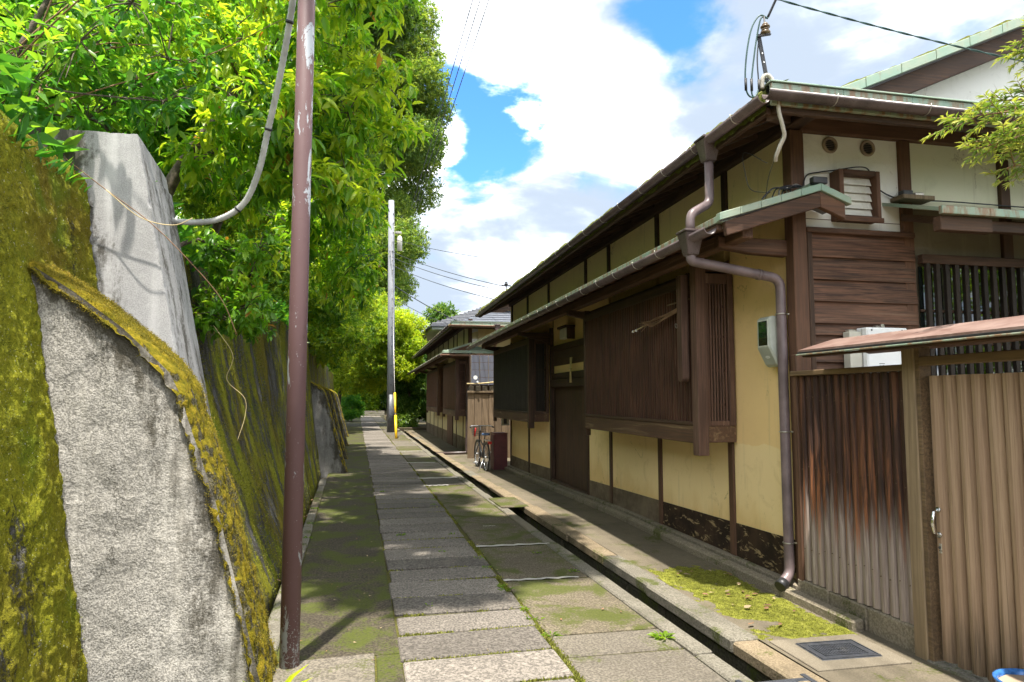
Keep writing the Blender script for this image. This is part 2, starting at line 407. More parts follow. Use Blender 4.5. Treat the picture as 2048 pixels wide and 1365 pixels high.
def concrete(name, base, dark, speck=0.5, moss=0.0, mossz=None, bump=0.5, pebble=180.0, stain_attr=False, vary=0.0):
    m, g = new_mat(name); p = g.pos(); x, y, z = g.xyz(p)
    a = g.noise(p, 1.3, 6.0, 0.62); f = g.noise(p, pebble, 2.0, 0.6); f2 = g.noise(p, pebble * 0.35, 3.0, 0.6)
    st = g.noise(g.scale(p, (6, 6, 0.7)), 1.0, 5.0, 0.6, 0.4)
    c = g.mix(g.maprange(a, 0.3, 0.7), base, tuple(t * 0.72 for t in base))
    c = g.mix(g.maprange(st, 0.5, 0.75, 0.0, 0.55), c, dark)
    c = g.mix(g.maprange(f, 0.40, 0.60, speck, 0.0), c, tuple(t * 0.35 for t in base))
    c = g.mix(g.maprange(f2, 0.55, 0.70, 0.0, speck * 0.5), c, tuple(min(1, t * 1.35) for t in base))
    if vary > 0: c = g.mix(1.0, c, g.ramp(g.rand(), [(0.0, 1 - vary), (1.0, 1.0 + vary * 0.2)]), 'MULTIPLY')
    if stain_attr:
        s_ = g.math('ADD', g.attr('stain'), g.math('MULTIPLY', g.math('SUBTRACT', g.noise(g.scale(p, (7, 7, 2.2)), 1.0, 7.0, 0.70), 0.5), 2.4))
        s_ = g.math('ADD', s_, g.math('MULTIPLY', g.math('SUBTRACT', f2, 0.5), 0.7))
        c = g.mix(g.maprange(s_, 0.40, 0.85, 0.0, 0.86), c, (0.045, 0.038, 0.025))
    if moss > 0:
        mn = g.noise(p, 2.2, 7.0, 0.66, 0.4); mf = g.noise(p, 60.0, 3.0)
        mm = g.math('ADD', mn, g.math('MULTIPLY', g.math('SUBTRACT', mf, 0.5), 0.30))
        c = g.mix(g.maprange(mm, 0.60 - 0.2 * moss, 0.70 - 0.16 * moss, 0.0, 0.85), c, g.mix(mf, (0.026, 0.036, 0.005), (0.088, 0.102, 0.013)))
    h = g.math('ADD', g.math('MULTIPLY', f, 0.6), f2)
    if stain_attr:
        cw = g.math('ADD', g.voro(g.scale(p, (0.9, 0.9, 0.7)), 1.0, 'DISTANCE_TO_EDGE'), g.math('MULTIPLY', g.math('SUBTRACT', g.noise(p, 6.0, 6.0, 0.7), 0.5), 0.22))
        ck = g.math('MULTIPLY', g.maprange(g.math('ABSOLUTE', cw), 0.0, 0.006, 0.8, 0.0), g.maprange(g.noise(p, 1.3, 2.0), 0.52, 0.6))
        c = g.mix(ck, c, (0.05, 0.045, 0.035))
        lt = g.noise(g.scale(p, (5, 5, 0.35)), 1.0, 4.0, 0.6)
        c = g.mix(g.maprange(lt, 0.52, 0.68, 0.0, 0.45), c, tuple(min(1, t * 1.3) for t in base))
    g.out(g.principled(c, 0.9, g.bump(h, bump, 0.006), spec=0.2)); return m
concrete('buttress_concrete', (0.46, 0.43, 0.38), (0.27, 0.25, 0.22), 0.85, bump=0.9, pebble=105.0, stain_attr=True)
concrete('pillar_concrete', (0.46, 0.45, 0.44), (0.34, 0.33, 0.32), 0.40, bump=0.2, pebble=130.0, stain_attr=True)
concrete('far_buttress_concrete', (0.30, 0.285, 0.265), (0.12, 0.115, 0.105), 0.5, stain_attr=True, pebble=80.0)
concrete('slab_stone', (0.245, 0.215, 0.182), (0.165, 0.142, 0.118), 0.9, bump=0.7, pebble=62.0, vary=0.35)
concrete('panel_concrete', (0.175, 0.145, 0.10), (0.095, 0.078, 0.048), 0.85, moss=0.70, pebble=62.0, vary=0.3)
concrete('clean_panel_concrete', (0.205, 0.178, 0.14), (0.13, 0.11, 0.08), 0.75, moss=0.25, pebble=62.0, vary=0.3)
concrete('mossy_tarmac', (0.085, 0.070, 0.048), (0.045, 0.038, 0.022), 0.95, moss=0.78, pebble=52.0)
concrete('walkway_concrete', (0.165, 0.138, 0.098), (0.09, 0.076, 0.052), 0.35, moss=0.28, pebble=110.0)
concrete('pale_concrete', (0.215, 0.183, 0.135), (0.15, 0.125, 0.09), 0.35, pebble=110.0)
concrete('kerb_stone', (0.21, 0.19, 0.15), (0.09, 0.08, 0.055), 0.65, moss=0.34, pebble=85.0, bump=0.8)
concrete('warm_kerb_stone', (0.27, 0.21, 0.135), (0.11, 0.085, 0.055), 0.6, moss=0.26, pebble=85.0, bump=0.9)
concrete('base_stone', (0.29, 0.245, 0.18), (0.15, 0.125, 0.085), 0.6, moss=0.2, pebble=70.0, bump=0.8)
concrete('mortar', (0.50, 0.47, 0.42), (0.38, 0.35, 0.30), 0.25)
concrete('channel_silt', (0.045, 0.040, 0.028), (0.025, 0.022, 0.016), 0.5, moss=0.25)
concrete('bed_moss', (0.10, 0.095, 0.018), (0.045, 0.035, 0.012), 0.7, pebble=60.0)
concrete('channel_wall_stone', (0.085, 0.075, 0.05), (0.03, 0.027, 0.018), 0.7, moss=0.5, pebble=60.0, bump=1.0)
concrete('earth', (0.10, 0.078, 0.05), (0.055, 0.043, 0.028), 0.5, moss=0.35)
concrete('utility_pole_concrete', (0.28, 0.29, 0.32), (0.22, 0.23, 0.25), 0.15, bump=0.1)

def moss_wall(name, dry=0.0):
    m, g = new_mat(name); p = g.pos()
    st = g.noise(g.scale(p, (3.0, 3.0, 0.75)), 1.0, 7.0, 0.66, 0.35)
    st2 = g.noise(g.scale(p, (9, 9, 0.55)), 1.0, 5.0, 0.6)
    f = g.noise(p, 78.0, 3.0, 0.75); md = g.noise(p, 34.0, 5.0, 0.72)
    conc = g.mix(g.maprange(st2, 0.35, 0.65), (0.075, 0.070, 0.060), (0.20, 0.19, 0.175))
    conc = g.mix(g.maprange(f, 0.45, 0.62, 0.6, 0.0), conc, (0.03, 0.028, 0.024))
    mc = g.ramp(g.math('ADD', g.math('MULTIPLY', md, 0.55), g.math('MULTIPLY', f, 0.45)),
                [(0.28, (0.045, 0.055, 0.006)), (0.43, (0.135, 0.145, 0.011)), (0.56, (0.225, 0.22, 0.016)), (0.74, (0.38, 0.35, 0.04))])
    big = g.noise(p, 0.9, 4.0)
    mc = g.mix(g.maprange(big, 0.45, 0.65, 0.0, 0.6), mc, (0.13, 0.085, 0.014))
    mc = g.mix(g.maprange(g.noise(p, 1.9, 3.0), 0.58, 0.72, 0.0, 0.6), mc, (0.105, 0.17, 0.012))
    cov = g.math('ADD', st, g.math('MULTIPLY', g.math('SUBTRACT', md, 0.5), 0.42))
    cov = g.math('ADD', cov, g.math('MULTIPLY', g.math('SUBTRACT', f, 0.5), 0.25))
    k = g.maprange(cov, 0.37 + dry, 0.49 + dry)
    c = g.mix(k, conc, mc)
    wh = g.noise(p, 75.0, 2.0)
    c = g.mix(g.maprange(wh, 0.68, 0.72, 0.0, 0.8), c, (0.45, 0.44, 0.36))
    h = g.math('ADD', g.math('MULTIPLY', md, 1.0), f)
    h = g.math('ADD', h, g.math('MULTIPLY', k, 1.0))
    g.out(g.principled(c, 0.95, g.bump(h, 0.9, 0.02), spec=0.08)); return m
moss_wall('moss_wall', -0.10); moss_wall('streaked_moss_wall', 0.05)
def moss(name, stops, bumpd=0.015):
    m, g = new_mat(name); p = g.pos()
    f = g.noise(p, 90.0, 4.0, 0.7); md = g.noise(p, 17.0, 5.0, 0.65)
    c = g.ramp(g.math('ADD', g.math('MULTIPLY', md, 0.6), g.math('MULTIPLY', f, 0.4)), stops)
    g.out(g.principled(c, 0.95, g.bump(g.math('ADD', md, f), 0.9, bumpd), spec=0.08))
moss('orange_moss', [(0.30, (0.05, 0.048, 0.008)), (0.45, (0.15, 0.12, 0.012)), (0.58, (0.27, 0.185, 0.018)), (0.75, (0.36, 0.24, 0.04))])
def cap_moss():
    m, g = new_mat('cap_moss'); p = g.pos(); nx, ny, nz = g.xyz(g.normal())
    f = g.noise(p, 90.0, 4.0, 0.7); md = g.noise(p, 17.0, 5.0, 0.65); st = g.noise(g.scale(p, (11, 11, 3)), 1.0, 6.0, 0.68)
    mc = g.ramp(g.math('ADD', g.math('MULTIPLY', md, 0.6), g.math('MULTIPLY', f, 0.4)), [(0.30, (0.045, 0.048, 0.006)), (0.45, (0.15, 0.13, 0.010)), (0.58, (0.27, 0.20, 0.016)), (0.75, (0.38, 0.25, 0.035))])
    cc = g.mix(g.maprange(f, 0.4, 0.6), (0.05, 0.045, 0.025), (0.17, 0.15, 0.095))
    flat = g.maprange(nz, 0.25, 0.62, -0.03, 0.30)
    k = g.maprange(g.math('ADD', g.math('ADD', st, flat), g.math('MULTIPLY', g.math('SUBTRACT', md, 0.5), 0.5)), 0.42, 0.52)
    h = g.math('ADD', g.math('ADD', md, f), k)
    g.out(g.principled(g.mix(k, cc, mc), 0.95, g.bump(h, 0.9, 0.02), spec=0.08))
cap_moss()
moss('bright_moss', [(0.34, (0.055, 0.045, 0.02)), (0.44, (0.125, 0.13, 0.02)), (0.56, (0.22, 0.225, 0.035)), (0.75, (0.36, 0.33, 0.11))])
moss('roof_moss', [(0.30, (0.05, 0.045, 0.03)), (0.45, (0.10, 0.10, 0.03)), (0.6, (0.15, 0.17, 0.03)), (0.75, (0.22, 0.26, 0.04))])

def simple(name, col, rough=0.5, metal=0.0, var=0.25, bump=0.1, sc=6.0, spec=None, dirt=None, dirt_amt=0.5, coat=None):
    m, g = new_mat(name); p = g.pos(); a = g.noise(p, sc, 5.0, 0.62); b = g.noise(p, sc * 16, 3.0)
    c = g.mix(g.maprange(a, 0.3, 0.7), tuple(t * (1 - var) for t in col), tuple(min(1, t * (1 + var)) for t in col))
    if dirt is not None:
        d = g.noise(g.scale(p, (9, 9, 2.2)), 1.0, 6.0, 0.66)
        c = g.mix(g.maprange(d, 0.5, 0.7, 0.0, dirt_amt), c, dirt)
    g.out(g.principled(c, g.maprange(b, 0.3, 0.7, max(0.03, rough - 0.1), min(1, rough + 0.1)), g.bump(b, bump, 0.002), metal, spec, coat)); return m
simple('brown_pvc', (0.075, 0.052, 0.048), 0.36, dirt=(0.14, 0.11, 0.10), dirt_amt=0.35)
simple('pale_pvc', (0.165, 0.122, 0.122), 0.38, dirt=(0.10, 0.072, 0.07), dirt_amt=0.6)
simple('pink_pvc', (0.36, 0.20, 0.15), 0.45)
simple('steel_wire', (0.45, 0.42, 0.37), 0.35, 0.8)
simple('dark_steel', (0.05, 0.05, 0.052), 0.45, 0.6)
simple('rust_wire', (0.16, 0.11, 0.07), 0.6, 0.4)
simple('black_rubber', (0.018, 0.018, 0.019), 0.6)
simple('cable_green', (0.022, 0.065, 0.055), 0.45)
simple('grey_hose', (0.40, 0.40, 0.37), 0.55, dirt=(0.20, 0.19, 0.15), dirt_amt=0.6)
simple('sleeve_grey', (0.46, 0.43, 0.36), 0.5, dirt=(0.25, 0.22, 0.16), dirt_amt=0.6)
simple('porcelain_brown', (0.20, 0.14, 0.09), 0.25, dirt=(0.35, 0.30, 0.2), dirt_amt=0.4)
simple('meter_case', (0.38, 0.40, 0.345), 0.42, var=0.08, dirt=(0.26, 0.26, 0.21), dirt_amt=0.35)
simple('meter_rim', (0.55, 0.56, 0.48), 0.45)
simple('box_white', (0.80, 0.81, 0.80), 0.40, var=0.04)
simple('box_cream', (0.52, 0.50, 0.42), 0.5, var=0.06)
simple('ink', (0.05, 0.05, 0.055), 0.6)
simple('louvre_white', (0.66, 0.65, 0.58), 0.55, var=0.06, dirt=(0.45, 0.42, 0.34))
simple('vent_brown', (0.30, 0.23, 0.17), 0.5)
simple('chrome', (0.75, 0.75, 0.74), 0.18, 1.0, var=0.05)
simple('yellow_plastic', (0.85, 0.50, 0.012), 0.45, var=0.06)
simple('bike_black', (0.02, 0.02, 0.023), 0.35)
simple('bike_silver', (0.55, 0.56, 0.58), 0.3, 0.8)
simple('bike_blue', (0.10, 0.16, 0.30), 0.4)
simple('red_plastic', (0.50, 0.02, 0.02), 0.35)
simple('red_panel', (0.095, 0.018, 0.020), 0.5, dirt=(0.10, 0.02, 0.02))
simple('straw', (0.50, 0.39, 0.19), 0.8)
simple('twig', (0.22, 0.125, 0.065), 0.85)
simple('bark', (0.11, 0.085, 0.062), 0.9, bump=0.8, sc=14.0, var=0.5)
simple('grey_bark', (0.17, 0.145, 0.12), 0.9, bump=0.8, sc=14.0, var=0.4)
simple('pot_blue', (0.035, 0.13, 0.36), 0.16, var=0.4, sc=25.0)
simple('pot_soil', (0.30, 0.22, 0.15), 0.9, bump=0.6)
simple('iron_cover', (0.060, 0.064, 0.075), 0.5, 0.35, bump=0.4, sc=30.0, dirt=(0.14, 0.125, 0.10), dirt_amt=0.3)
simple('dry_leaf', (0.17, 0.085, 0.04), 0.75, var=0.6, sc=3.0)
simple('pale_leaf', (0.30, 0.22, 0.12), 0.7, var=0.5, sc=3.0)
simple('wire_black', (0.022, 0.024, 0.030), 0.5)
simple('soffit_pale', (0.40, 0.43, 0.37), 0.7)
simple('metal_roof', (0.13, 0.14, 0.165), 0.42, 0.25, var=0.15)
simple('tile_grey', (0.085, 0.088, 0.10), 0.45, var=0.25, sc=9.0)
simple('roof_tile_dark', (0.10, 0.10, 0.105), 0.6, var=0.3, sc=9.0)
simple('lamp_glass', (0.62, 0.60, 0.52), 0.4, var=0.05)
def copper(name, patina):
    m, g = new_mat(name); p = g.pos()
    a = g.noise(p, 3.0, 6.0, 0.65); s_ = g.noise(g.scale(p, (14, 14, 3)), 1.0, 5.0, 0.65)
    c = g.mix(g.maprange(a, 0.35, 0.65), (0.235, 0.345, 0.265), (0.315, 0.36, 0.27))
    c = g.mix(g.maprange(s_, 0.5 + patina, 0.66 + patina, 0.0, 0.8), c, (0.24, 0.115, 0.055))
    g.out(g.principled(c, 0.5, g.bump(s_, 0.2, 0.004), 0.15)); return m
copper('copper_green', 0.08); copper('copper_mixed', -0.06)
def copper_pink():
    m, g = new_mat('copper_pink'); p = g.pos(); a = g.noise(p, 6.0, 6.0, 0.65, 0.5); b = g.noise(p, 30.0, 4.0)
    c = g.mix(g.maprange(a, 0.35, 0.65), (0.19, 0.110, 0.088), (0.30, 0.205, 0.172))
    c = g.mix(g.maprange(b, 0.60, 0.72, 0.0, 0.5), c, (0.12, 0.07, 0.055))
    g.out(g.principled(c, 0.42, g.bump(b, 0.25, 0.003), 0.25))
copper_pink()
def painted_pole():
    m, g = new_mat('pole_paint'); p = g.pos(); x, y, z = g.xyz(p)
    a = g.noise(g.scale(p, (9, 9, 2.6)), 1.0, 7.0, 0.72, 0.6); f = g.noise(p, 85.0, 3.0, 0.7)
    c = g.mix(g.noise(p, 4.0, 4.0), (0.105, 0.056, 0.056), (0.135, 0.075, 0.074))
    low = g.maprange(z, 0.05, 0.55, 0.09, 0.0)
    chip = g.maprange(g.math('ADD', a, low), 0.592, 0.605)
    dots = g.maprange(g.math('ADD', f, g.math('MULTIPLY', low, 1.6)), 0.70, 0.73)
    k = g.math('MAXIMUM', chip, dots)
    c = g.mix(k, c, (0.33, 0.35, 0.37))
    c = g.mix(g.maprange(g.math('ADD', g.noise(p, 30.0, 4.0), low), 0.64, 0.72, 0.0, 0.7), c, (0.10, 0.055, 0.045))
    g.out(g.principled(c, 0.58, g.bump(g.math('MULTIPLY', k, -1.0), 0.5, 0.002), spec=0.35))
painted_pole()
def glass():
    m, g = new_mat('window_glass'); p = g.pos(); n = g.bump(g.noise(p, 2.0, 2.0), 0.03, 0.02)
    g.out(g.principled((0.012, 0.016, 0.014), 0.03, n, spec=0.5)); m.node_tree.nodes['Principled BSDF'].inputs['IOR'].default_value = 2.3
    m, g = new_mat('frosted_glass'); p = g.pos(); g.out(g.principled((0.13, 0.14, 0.18), 0.25, g.bump(g.noise(p, 14.0, 2.0), 0.3, 0.01), spec=0.6))
glass()
def leafmat(name, stops, trans=0.45, rough=0.38):
    m, g = new_mat(name); t = g.attr('tone')
    c = g.ramp(t, stops)
    back = g.mix(1.0, c, (1.45, 1.40, 0.55), 'MULTIPLY')
    pr = g.principled(c, rough, spec=0.45)
    tr = g.new('ShaderNodeBsdfTranslucent'); g.put(tr.inputs[0], back)
    mx = g.new('ShaderNodeMixShader'); mx.inputs[0].default_value = trans
    g.L.new(pr, mx.inputs[1]); g.L.new(tr.outputs[0], mx.inputs[2]); g.out(mx.outputs[0]); return m
leafmat('leaf_gloss', [(0.0, (0.040, 0.125, 0.020)), (0.35, (0.105, 0.25, 0.024)), (0.65, (0.185, 0.385, 0.028)), (0.985, (0.44, 0.54, 0.05)), (1.0, (0.42, 0.20, 0.04))], 0.58)
leafmat('leaf_shrub', [(0.0, (0.035, 0.14, 0.03)), (0.5, (0.095, 0.28, 0.038)), (1.0, (0.30, 0.45, 0.045))], 0.58)
leafmat('leaf_tall', [(0.0, (0.050, 0.11, 0.028)), (0.5, (0.13, 0.23, 0.045)), (1.0, (0.32, 0.39, 0.08))], 0.5)
leafmat('leaf_far', [(0.0, (0.06, 0.15, 0.022)), (0.5, (0.17, 0.30, 0.034)), (1.0, (0.46, 0.52, 0.05))], 0.6)
leafmat('leaf_yellow', [(0.0, (0.11, 0.22, 0.016)), (0.5, (0.25, 0.37, 0.022)), (1.0, (0.48, 0.54, 0.04))], 0.6)
leafmat('leaf_dark', [(0.0, (0.03, 0.08, 0.016)), (0.5, (0.075, 0.17, 0.028)), (1.0, (0.20, 0.29, 0.04))])
leafmat('leaf_needle', [(0.0, (0.10, 0.20, 0.04)), (0.5, (0.24, 0.34, 0.07)), (1.0, (0.50, 0.52, 0.14))], 0.4)
leafmat('leaf_mossy', [(0.0, (0.10, 0.10, 0.02)), (0.5, (0.22, 0.24, 0.03)), (1.0, (0.42, 0.40, 0.10))], 0.3, 0.8)
leafmat('leaf_wallmoss', [(0.0, (0.04, 0.052, 0.006)), (0.5, (0.17, 0.185, 0.014)), (1.0, (0.40, 0.38, 0.05))], 0.25, 0.85)
leafmat('leaf_capmoss', [(0.0, (0.06, 0.065, 0.008)), (0.5, (0.20, 0.17, 0.014)), (1.0, (0.40, 0.28, 0.04))], 0.25, 0.85)
# ================================================================ ground, path, channel, walkway
def piece(name, m, y0, y1, fl, fr, z0, z1, parent, bevel=0.006, dz=(0, 0, 0, 0), kind=None):
    v = [(fl(y0), y0, z0), (fr(y0), y0, z0), (fr(y1), y1, z0), (fl(y1), y1, z0),
         (fl(y0), y0, z1 + dz[0]), (fr(y0), y0, z1 + dz[1]), (fr(y1), y1, z1 + dz[2]), (fl(y1), y1, z1 + dz[3])]
    return MB().hexa(v).build(name, m, parent, bevel, fix=False, kind=kind)
jit = lambda a: random.uniform(-a, a)
wz = lambda y: -0.14 * min(1.0, max(0.0, (y - 9.0) / 6.5))
slabL = lambda y: 0.245 - 0.0134 * (y - 4.6)
slabR = lambda y: slabL(y) + 0.945
chL = lambda y: 2.16 - 0.022 * (min(y, 14) - 4) - 0.013 * (max(y, 14) - 14)
chR = lambda y: 2.38 - 0.018 * (min(y, 14) - 4) - 0.013 * (max(y, 14) - 14)
wallB = lambda y: -0.72 - 0.022 * (y - 5.7)
kerbL0 = lambda y: wallB(y) + 0.05
kerbL1 = lambda y: wallB(y) + 0.17

ground = MB().add([(-900, -900, -0.42), (900, -900, -0.42), (900, 900, -0.42), (-900, 900, -0.42)], [(0, 1, 2, 3)]).build('ground', 'earth', fix=False)
tag(ground, kind='structure')

path = piece('path', 'bed_moss', -4, 64, lambda y: kerbL1(y) - 0.01, lambda y: chL(y) - 0.10, -0.41, -0.012, None, 0)
tag(path, kind='structure')
WL[path.name] = Vector(path.location)
# stone slabs in the middle
y = 2.55; i = 0
while y < 62:
    d = random.choice((0.43, 0.44, 0.46, 0.47)) + jit(0.015)
    t = jit(0.022)
    a, b = jit(0.018), jit(0.022)
    v = []
    y0, y1 = y + 0.020 + jit(.004), y + d - 0.020 + jit(.004)
    xl0, xr0, xl1, xr1 = slabL(y0) + a, slabR(y0) + b, slabL(y1) + a + jit(0.006), slabR(y1) + b + jit(0.008)
    zt = 0.006 + random.uniform(-0.003, 0.004)
    v = [(xl0, y0 - t, -0.1), (xr0, y0 + t, -0.1), (xr1, y1 + t, -0.1), (xl1, y1 - t, -0.1), (xl0, y0 - t, zt + jit(.003)), (xr0, y0 + t, zt + jit(.003)), (xr1, y1 + t, zt + jit(.003)), (xl1, y1 - t, zt + jit(.003))]
    MB().hexa(v).build('paving_slab', 'slab_stone', path, 0.009, fix=False)
    y += d
# mossy tarmac strip on the wall side, concrete pad at its near end
piece('tarmac_strip', 'mossy_tarmac', 4.50, 63, lambda y: kerbL1(y) + 0.004, lambda y: slabL(y) - 0.012, -0.1, -0.001, path, 0.004)
piece('tarmac_strip', 'mossy_tarmac', -3.5, 4.49, lambda y: 0.085 + jit(0.004), lambda y: slabL(y) - 0.012, -0.1, -0.003, path, 0.004)
piece('concrete_panel', 'clean_panel_concrete', -3.5, 4.485, lambda y: kerbL1(y) + 0.004, lambda y: 0.075, -0.1, 0.003, path, 0.006, (0, 0, 0.012, -0.004))
# concrete panels between slabs and channel; pale mortar runs between some of them
pan = [(-3.5, 3.62, 'clean_panel_concrete'), (3.64, 4.19, 'clean_panel_concrete'), (4.22, 4.58, 'clean_panel_concrete'), (4.61, 5.98, 'panel_concrete'), (6.03, 7.38, 'panel_concrete'),
       (7.45, 9.3, 'panel_concrete'), (9.32, 11.2, 'panel_concrete'), (11.22, 12.6, 'panel_concrete'), (12.75, 13.75, 'clean_panel_concrete'), (13.9, 15.3, 'panel_concrete'),
       (15.32, 17.1, 'clean_panel_concrete'), (17.2, 18.6, 'panel_concrete'), (18.62, 20.8, 'clean_panel_concrete'), (20.9, 23.0, 'panel_concrete'), (23.02, 26, 'clean_panel_concrete'), (26.05, 30, 'panel_concrete'), (30.05, 36, 'clean_panel_concrete'), (36.05, 46, 'panel_concrete'), (46.05, 62, 'clean_panel_concrete')]
for y0, y1, mm in pan:
    piece('concrete_panel', mm, y0, y1, lambda y: slabR(y) + 0.035, lambda y: chL(y) - 0.135, -0.1, 0.0 + jit(0.003), path, 0.007, (jit(.002), jit(.003), jit(.003), jit(.002)))
def strip(y0, x0, x1, w, wob=0.012):
    n = 14; v = []
    for k in range(n + 1):
        x = x0 + (x1 - x0) * k / n; c = y0 + wob * math.sin(k * 1.7) + jit(wob * 0.6); ww = w * random.uniform(0.6, 1.15)
        v += [(x, c - ww / 2, 0.007), (x, c + ww / 2, 0.007)]
    MB().add(v, [(2 * k, 2 * k + 2, 2 * k + 3, 2 * k + 1) for k in range(n)]).build('mortar_line', 'mortar', path)
strip(7.415, 1.18, 2.0, 0.07); strip(6.005, 1.2, 1.88, 0.055); strip(13.83, 1.03, 1.86, 0.22, 0.02); strip(12.68, 1.05, 1.5, 0.13, 0.03); strip(17.15, 1.0, 1.7, 0.12); strip(20.85, 0.98, 1.7, 0.1); strip(8.55, 1.45, 1.60, 0.03)
# kerb stones: along the wall gutter, and on both lips of the open channel
def run(name, ys, ye, lo, hi, fl, fr, mats, z0, z1, j=0.008, bevel=0.012, zf=lambda y: 0.0):
    y = ys
    while y < ye:
        d = random.uniform(lo, hi); y1 = min(y + d, ye); a = jit(j); b = jit(j); z = jit(0.006) + zf(y)
        piece(name, random.choice(mats), y + 0.004, y1 - 0.004, lambda q: fl(q) + a, lambda q: fr(q) + b, z0, z1 + z, path, bevel, (jit(.005), jit(.005), jit(.005), jit(.005)))
        y = y1
run('kerb_stone', 0.5, 14.2, 0.8, 1.3, kerbL0, kerbL1, ['kerb_stone', 'panel_concrete'], -0.3, 0.02)
run('channel_stone', 1.2, 36, 0.8, 1.25, lambda y: chL(y) - 0.13, chL, ['kerb_stone', 'kerb_stone', 'pale_concrete'], -0.10, 0.012)
run('channel_stone', 1.2, 36, 0.9, 1.4, chR, lambda y: chR(y) + 0.185, ['kerb_stone', 'warm_kerb_stone', 'warm_kerb_stone'], -0.075, 0.02, 0.012, 0.014, zf=lambda y: 0.6 * wz(y))
run('channel_wall_stone', 1.2, 36, 0.5, 1.1, lambda y: chR(y) + 0.022, lambda y: chR(y) + 0.20, ['channel_wall_stone'], -0.40, -0.082, 0.012, 0.02, zf=lambda y: 0.6 * wz(y))
run('channel_wall_stone', 1.2, 36, 0.5, 1.1, lambda y: chL(y) - 0.2, lambda y: chL(y) - 0.02, ['channel_wall_stone'], -0.40, -0.105, 0.01, 0.02)
ch = piece('channel_bed', 'channel_silt', 1.2, 36, lambda y: chL(y) - 0.01, lambda y: chR(y) + 0.01, -0.41, -0.36, path, 0)

# walkway along the houses
ys = [-3.0, 2.0, 4.3, 6.0, 8.0, 9.0, 10.5, 12, 13.5, 15.5, 18, 21, 25, 30, 37.2]
P = np.array([[(chR(q) + 0.19 + (4.2 - chR(q) - 0.19) * t, q, wz(q) + (0.008 * (1 - t))) for t in (0, 0.25, 0.5, 0.75, 1.0)] for q in ys])
mb = MB(); mb.grid(P, False)
b = len(mb.v)
walk = mb.build('walkway', 'walkway_concrete', None, 0, fix=True); tag(walk, kind='structure')
gard = B('garden_ground', 'earth', 1.75, 14, 37.2, 64.0, -0.41, -0.02, None, 0); tag(gard, kind='structure')
# the concrete square round the drain cover
B('concrete_square', 'pale_concrete', 2.60, 3.24, 3.66, 4.16, -0.02, 0.018, walk, 0.004)

# cast iron drain cover
cov = empty('drain_cover', (2.93, 3.92, 0.018))
tag(cov, 'dark cast iron drain cover set in pale concrete beside the fence', 'drain cover')
def rot(px, py, a=-0.03, c=(2.93, 3.92)):
    return (c[0] + px * math.cos(a) - py * math.sin(a), c[1] + px * math.sin(a) + py * math.cos(a))
def rbox(mb, x0, x1, y0, y1, z0, z1):
    q = [rot(x0, y0), rot(x1, y0), rot(x1, y1), rot(x0, y1)]
    return mb.hexa([(*p, z0) for p in q] + [(*p, z1) for p in q])
rbox(MB(), -.205, .205, -.145, .145, 0.012, 0.021).build('plate', 'iron_cover', cov, 0.003)
mb = MB()
for s_ in (0.0, 0.05):
    x1, y1 = 0.198 - s_, 0.138 - s_
    rbox(mb, -x1, x1, -y1, -y1 + .008, .021, .026); rbox(mb, -x1, x1, y1 - .008, y1, .021, .026); rbox(mb, -x1, -x1 + .008, -y1 + .008, y1 - .008, .021, .026); rbox(mb, x1 - .008, x1, -y1 + .008, y1 - .008, .021, .026)
mb.build('rim', 'iron_cover', cov, 0)
mb = MB()
for iy in range(9):
    for ix in range(15):
        if abs(iy - 4) < 2 and 3 < ix < 11: continue
        cx_, cy_ = -.125 + ix * .018, -.07 + iy * .0175
        rbox(mb, cx_ - .005, cx_ + .005, cy_ - .005, cy_ + .005, .021, .0245)
for k in range(7):
    rbox(mb, -.06 + k * .019, -.06 + k * .019 + .004, -.012, .014, .021, .026); rbox(mb, -.06 + k * .019, -.06 + k * .019 + .011, -.012 + .010 * (k % 3), -.008 + .010 * (k % 3), .021, .0262)
mb.build('stud_pattern', 'iron_cover', cov, 0, kind='stuff')
# covers across the channel
pl = empty('channel_plate', (2.07, 10.25, -0.05)); tag(pl, 'grey plate laid across the open drain channel near the doorway', 'drain cover')
MB().hexa([(1.93, 9.80, .014), (2.34, 9.80, .014), (2.32, 10.72, .014), (1.90, 10.72, .014), (1.93, 9.80, .034), (2.34, 9.80, .034), (2.32, 10.72, .034), (1.90, 10.72, .034)]).build('plate', 'panel_concrete', pl, 0.006)
gr = empty('channel_grating', (2.3, 3.3, 0.02)); tag(gr, 'black grating over the drain channel at the bottom edge of the picture', 'grating')
for k in range(9): B('grate_bar', 'iron_cover', 2.08, 2.46, 3.02 + k * 0.066, 3.06 + k * 0.066, -0.012, 0.018, gr, 0.002)
B('grate_frame', 'iron_cover', 2.05, 2.08, 2.95, 3.63, -0.016, 0.022, gr, 0.002); B('grate_frame', 'iron_cover', 2.46, 2.49, 2.95, 3.63, -0.016, 0.022, gr, 0.002)

# bright moss cushion on the walkway
n, m_ = 90, 150
U, V = np.meshgrid(np.linspace(0, 1, n), np.linspace(0, 1, m_), indexing='ij')
yy = 4.12 + V * 2.1; x0 = np.array([[chR(q) + 0.20 for q in row] for row in yy]); x1 = 3.27
xx = x0 + (x1 - x0) * U
ed = np.minimum(np.minimum(U, 1 - U) * 5, np.minimum((V - 0.06 + 0.10 * fbm(U * 5, V * 0 + 2, 5) + 0.10 * U) * 5, (1 - V) * 3)); ed = np.clip(ed * 0.8 - 0.12 + 1.3 * fbm(xx * 4, yy * 4, 3) + 0.5 * fbm(xx * 14, yy * 14, 4), -0.5, 1)
zz = 0.006 + np.where(ed > 0, 0.010 * np.clip(ed, 0, 1), 0.05 * ed) + 0.006 * fbm(xx * 22, yy * 22, 8)
MOSS = (xx.copy(), yy.copy(), zz.copy(), ed.copy())
